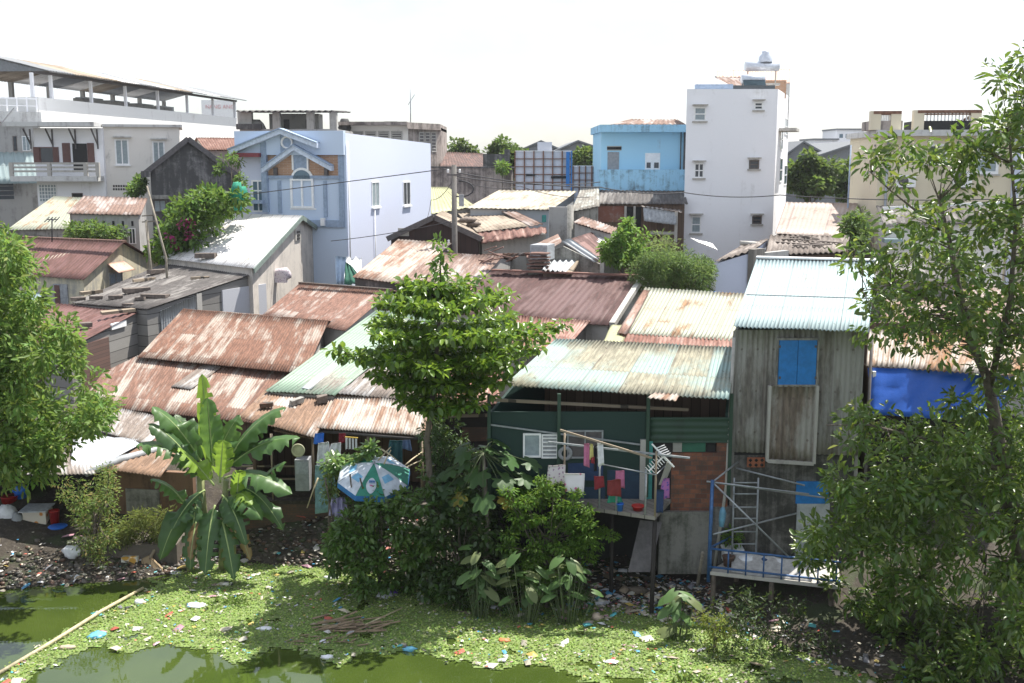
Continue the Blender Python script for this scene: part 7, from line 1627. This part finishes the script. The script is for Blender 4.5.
# ================= floating carpet, rubble, litter
from mathutils import noise as mnoise
car=[(-30,700),(0,680),(50,640),(100,612),(143,592),(165,575),(235,556),(330,562),(400,575),(470,592),(560,596),(640,600),(700,616),(780,645),(850,672),(905,695),(900,720),(700,720),(640,690),(595,683),(549,668),(500,668),(466,668),(430,655),(395,652),(362,655),(340,668),(318,655),(273,650),(240,662),(200,650),(165,645),(131,650),(105,643),(70,655),(40,672),(10,700)]
cw=[Z(x,y,WL) for x,y in car]; poly=[(p.x,p.y) for p in cw]
x0,x1=min(p[0] for p in poly),max(p[0] for p in poly); y0,y1=min(p[1] for p in poly),max(p[1] for p in poly)
def nz(x,y,s,o=0): return mnoise.fractal(V((x*s,y*s,o)),.8,2,4)
def incar(x,y,th=0.0):
    px=x+.35*nz(x,y,1.3,5); py=y+.35*nz(x,y,1.3,9)
    if not inpoly(px,py,poly): return False
    u,v=proj((x,y,WL)); edge=max(0,(v-628)/40)
    return nz(x,y,1.1,2)>-.62+edge*.28
Pn=[];vs=[];fs=[]
h=.1
nx=int((x1-x0)/h)+1; ny=int((y1-y0)/h)+1; idx={}
def vid(i,j):
    if (i,j) not in idx: idx[(i,j)]=len(vs); X=x0+i*h;Y=y0+j*h; vs.append((X,Y,WL+.012+.012*nz(X,Y,2,3)))
    return idx[(i,j)]
for j in range(ny):
    for i in range(nx):
        X=x0+(i+.5)*h; Y=y0+(j+.5)*h
        if incar(X,Y):
            fs.append((vid(i,j),vid(i+1,j),vid(i+1,j+1),vid(i,j+1)))
            for _ in range(4):
                if random.random()<.95: Pn.append((X+random.uniform(-.07,.07),Y+random.uniform(-.07,.07),WL+.02+random.uniform(0,.035)))
m,nt,b=newmat('duckweed'); tc=nd(nt,'ShaderNodeTexCoord').outputs['Object']
c=mixc(nt,smooth(nt,noise(nt,tc,5,6,.7),.35,.65),(.20,.28,.08),(.13,.18,.055)); c=mixc(nt,smooth(nt,noise(nt,tc,22,4,.7),.55,.7),c,(.22,.26,.10))
nt.links.new(c,b.inputs['Base Color']); b.inputs['Roughness'].default_value=.8; bump(nt,b,noise(nt,tc,25,4,.7),.8,.03)
q=MB(); q.add(vs,fs,True); o=q.build('floating_carpet',m); tag(o,'carpet of green duckweed and water plants floating on the pond','water plants',kind='stuff')
n=len(Pn); Pn=np.array(Pn); dd=unit(n); dd[:,2]=np.abs(dd[:,2])*.35+.05; uu=unit(n)*.18; uu[:,2]+=1
pat=np.array([nz(p[0],p[1],.9,7) for p in Pn])
cc=tints(n,(.27,.37,.10),.3,(.42,.42,.25),.14)*(1-.35*np.clip(pat+.1,0,.8))[:,None]
sz=rng.uniform(.025,.075,n); o=leaves('water_plants',Pn,dd,uu,sz,sz*.85,M['leafB'],None,cc,droop=0,fold=.05); tag(o,'small floating leaves forming the bright green cover of the pond','water plants',kind='stuff')
# litter: many small scraps of plastic and paper
pal=[(.62,.6,.55),(.55,.52,.42),(.5,.46,.36),(.6,.58,.5),(.45,.4,.3),(.6,.6,.62),(.6,.6,.62),(.55,.5,.42),(.42,.38,.30),(.3,.24,.17),(.25,.2,.14),(.08,.3,.5),(.1,.4,.42),(.5,.12,.08),(.45,.25,.3),(.03,.03,.035),(.5,.38,.1),(.2,.2,.22)]
def scraps(nm,label,pts,smin,smax,cat='litter',pal=pal,mat='litter'):
    q=MB(); cols=[]
    for p in pts:
        p=V(p); s=random.uniform(smin,smax)*(2.4 if random.random()<.10 else random.uniform(.6,1)); a=random.uniform(0,6.28); ex=V((math.cos(a),math.sin(a),random.uniform(-.3,.3)))*s; ey=V((-math.sin(a),math.cos(a),random.uniform(-.3,.3)))*s*random.uniform(.3,.8); up=V((0,0,s*.35))
        k=random.choice(pal); b=[p-ex-ey,p+ex*random.uniform(.6,1)-ey,p+ex+ey*random.uniform(.5,1),p-ex*random.uniform(.4,1)+ey,p+up*random.uniform(.3,1.2)]
        q.add(b,[(0,1,4),(1,2,4),(2,3,4),(3,0,4)]); cols+= [list(np.array(k)*random.uniform(.7,1.1))+[1]]*5
    o=q.build(nm,M[mat],None,cols); tag(o,label,cat,kind='stuff'); return o
m,nt,b=newmat('litter'); at_=nd(nt,'ShaderNodeAttribute',attribute_name='col'); nt.links.new(at_.outputs['Color'],b.inputs['Base Color']); b.inputs['Roughness'].default_value=.5; M['litter']=m
pts=[]
while len(pts)<1500:
    X=random.uniform(x0,x1);Y=random.uniform(y0,y1)
    if incar(X,Y) and nz(X,Y,.8,21)>-.25*random.random(): pts.append((X,Y,WL+.05))
scraps('floating_litter','small scraps of plastic and paper scattered over the floating green carpet',pts,.025,.075)
pts=[]
while len(pts)<1900:
    u=random.uniform(-20,720); X=P(u,560,30).x*1.0+random.uniform(-.5,.5); Y=bank(X)+abs(random.gauss(0,1.1))-.15
    if Y<31.8: pts.append((X,Y,G(X,Y)+.05))
scraps('bank_litter','rubbish strewn thickly along the muddy bank under the houses',pts,.025,.08,pal=pal+[(.12,.1,.07)]*12)
pts=[]
for _ in range(1500):
    u=random.uniform(560,720) if random.random()<.85 else random.uniform(720,850); X=P(u,590,28).x; Y=bank(X)+random.uniform(-.7,1.6); pts.append((X,Y,max(G(X,Y),WL+.02)+.05))
scraps('stilt_litter','thick rubbish heaped below the green house stilts and the shack balcony',pts,.03,.08,pal=pal+[(.1,.09,.07)]*6)
q=MB(); cols=[]
for k in range(1300):
    u=random.uniform(-10,440); X=P(u,540,31).x; Y=bank(X)+abs(random.gauss(0,.8)); 
    if Y>31.55: continue
    s=random.uniform(.03,.10); b0=len(q.v); q.blob((X,Y,G(X,Y)+s*.3),s,s*.8,s*.6,6,.3,k); kk=np.array(random.choice([(.09,.075,.06),(.14,.12,.10),(.05,.045,.035),(.11,.065,.045),(.06,.07,.035)]))*random.uniform(.6,1.2); cols+=[list(kk)+[1]]*(len(q.v)-b0)
o=q.build('rubble',M['litter'],None,cols); tag(o,'broken stones and brick rubble along the left bank','rubble',kind='stuff')
# single pieces that can be picked out
def bag(nm,label,x,y,sx,sy,h,mt,seed=0,cat='bag',z=None):
    p=Z(x,y,WL+.02 if z is None else z+.6); q=MB(); q.blob(p+V((0,0,h*.3)),sx/2,sy/2,h,12,.28,seed); o=q.build(nm,M[mt]); tag(o,label,cat)
bag('plastic_bag','large white plastic bag floating left of the reed tuft',196,606,.55,.35,.06,'whitepl',1)
bag('plastic_bag','pale blue plastic bag floating near the bamboo pole',97,636,.4,.4,.07,'bluepl3',2)
bag('plastic_bag','small white bag floating below the bamboo pole board end',140,603,.3,.2,.08,'whitepl',3)
bag('plastic_bag','flat white bag floating right of the reed tuft',265,629,.45,.22,.04,'whitepl',4)
bag('plastic_bag','purple plastic bag at the foot of the bank, the left one',390,593,.5,.3,.1,'purp',5)
bag('plastic_bag','purple plastic bag at the foot of the bank, the smaller right one',427,586,.3,.2,.1,'purp',6)
bag('plastic_bag','crumpled grey bag between the two purple bags',410,582,.35,.25,.18,'greypl',7)
bag('plastic_bag','pale white bag floating at the foot of the rubble slope',331,578,.4,.22,.05,'whitepl',8)
bag('plastic_bottle','light blue bottle floating at the lower edge of the carpet, centre',410,650,.34,.14,.07,'bluepl3',9,'bottle')
bag('plastic_bottle','pinkish white bottle floating at the carpet edge below the palm debris',327,658,.3,.14,.06,'whitepl',10,'bottle')
bag('foam_piece','tan foam piece floating right of centre below the taro clumps',597,619,.3,.22,.12,'boardt2',11,'foam')
bag('orange_wrapper','orange wrapper floating left of the tan foam piece',504,641,.3,.18,.05,'orange',12,'wrapper')
bag('rag','brown rag floating beside the bamboo pole lower down',67,648,.4,.2,.05,'boardt2',13,'rag')
bag('drift_log','short brown log lying on the rubbish below the stilt balcony',638,592,.6,.25,.12,'bark',14,'log',-.2)
bag('sack','brownish sack half sunk in the carpet under the stilts',610,575,.5,.3,.15,'boardt2',15,'bag',-.1)
rt=thing('palm_debris','heap of dead brown palm fronds floating on the green carpet','dead fronds',Z(350,625,WL+.02))
rr=random.Random(5)
q=MB()
for k in range(34):
    a=Z(312+rr.uniform(0,60),618+rr.uniform(0,14),WL+.06); b=a+V((rr.uniform(.25,.9),rr.uniform(-.25,.3),rr.uniform(-.02,.12))); q.bar(a,b,rr.uniform(.03,.10),.012)
q.build('fronds',M['deadl'],rt)
q=MB(); q.tube([Z(365,625,WL+.1),Z(402,608,WL+.12)],.02,5); q.build('stalk',M['bamboo'],rt)
q=MB()
for k in range(24):
    a=Z(285+rr.uniform(0,75),638+rr.uniform(-3,8),WL+.04); b=a+V((rr.uniform(.1,.4),rr.uniform(-.12,.15),rr.uniform(0,.05))); q.bar(a,b,rr.uniform(.02,.06),.012)
o=q.build('dead_branch',M['deadl']); tag(o,'long thin trail of brown debris floating below the palm heap','debris',kind='stuff')

# ================= air
z0_=-2.4; q=MB(); q.box((-330,-70,z0_),(330,320,26)); 
m=bpy.data.materials.new('haze'); m.use_nodes=True; nt=m.node_tree; nt.nodes.clear(); o_=nt.nodes.new('ShaderNodeOutputMaterial'); v=nt.nodes.new('ShaderNodeVolumePrincipled')
v.inputs['Color'].default_value=(.93,.95,1,1); v.inputs['Density'].default_value=HZ; v.inputs['Anisotropy'].default_value=.3; nt.links.new(v.outputs[0],o_.inputs['Volume'])
if HZ>0:
    o=q.build('haze',m); tag(o,'thin pale daylight haze over the whole neighbourhood','haze',kind='stuff')
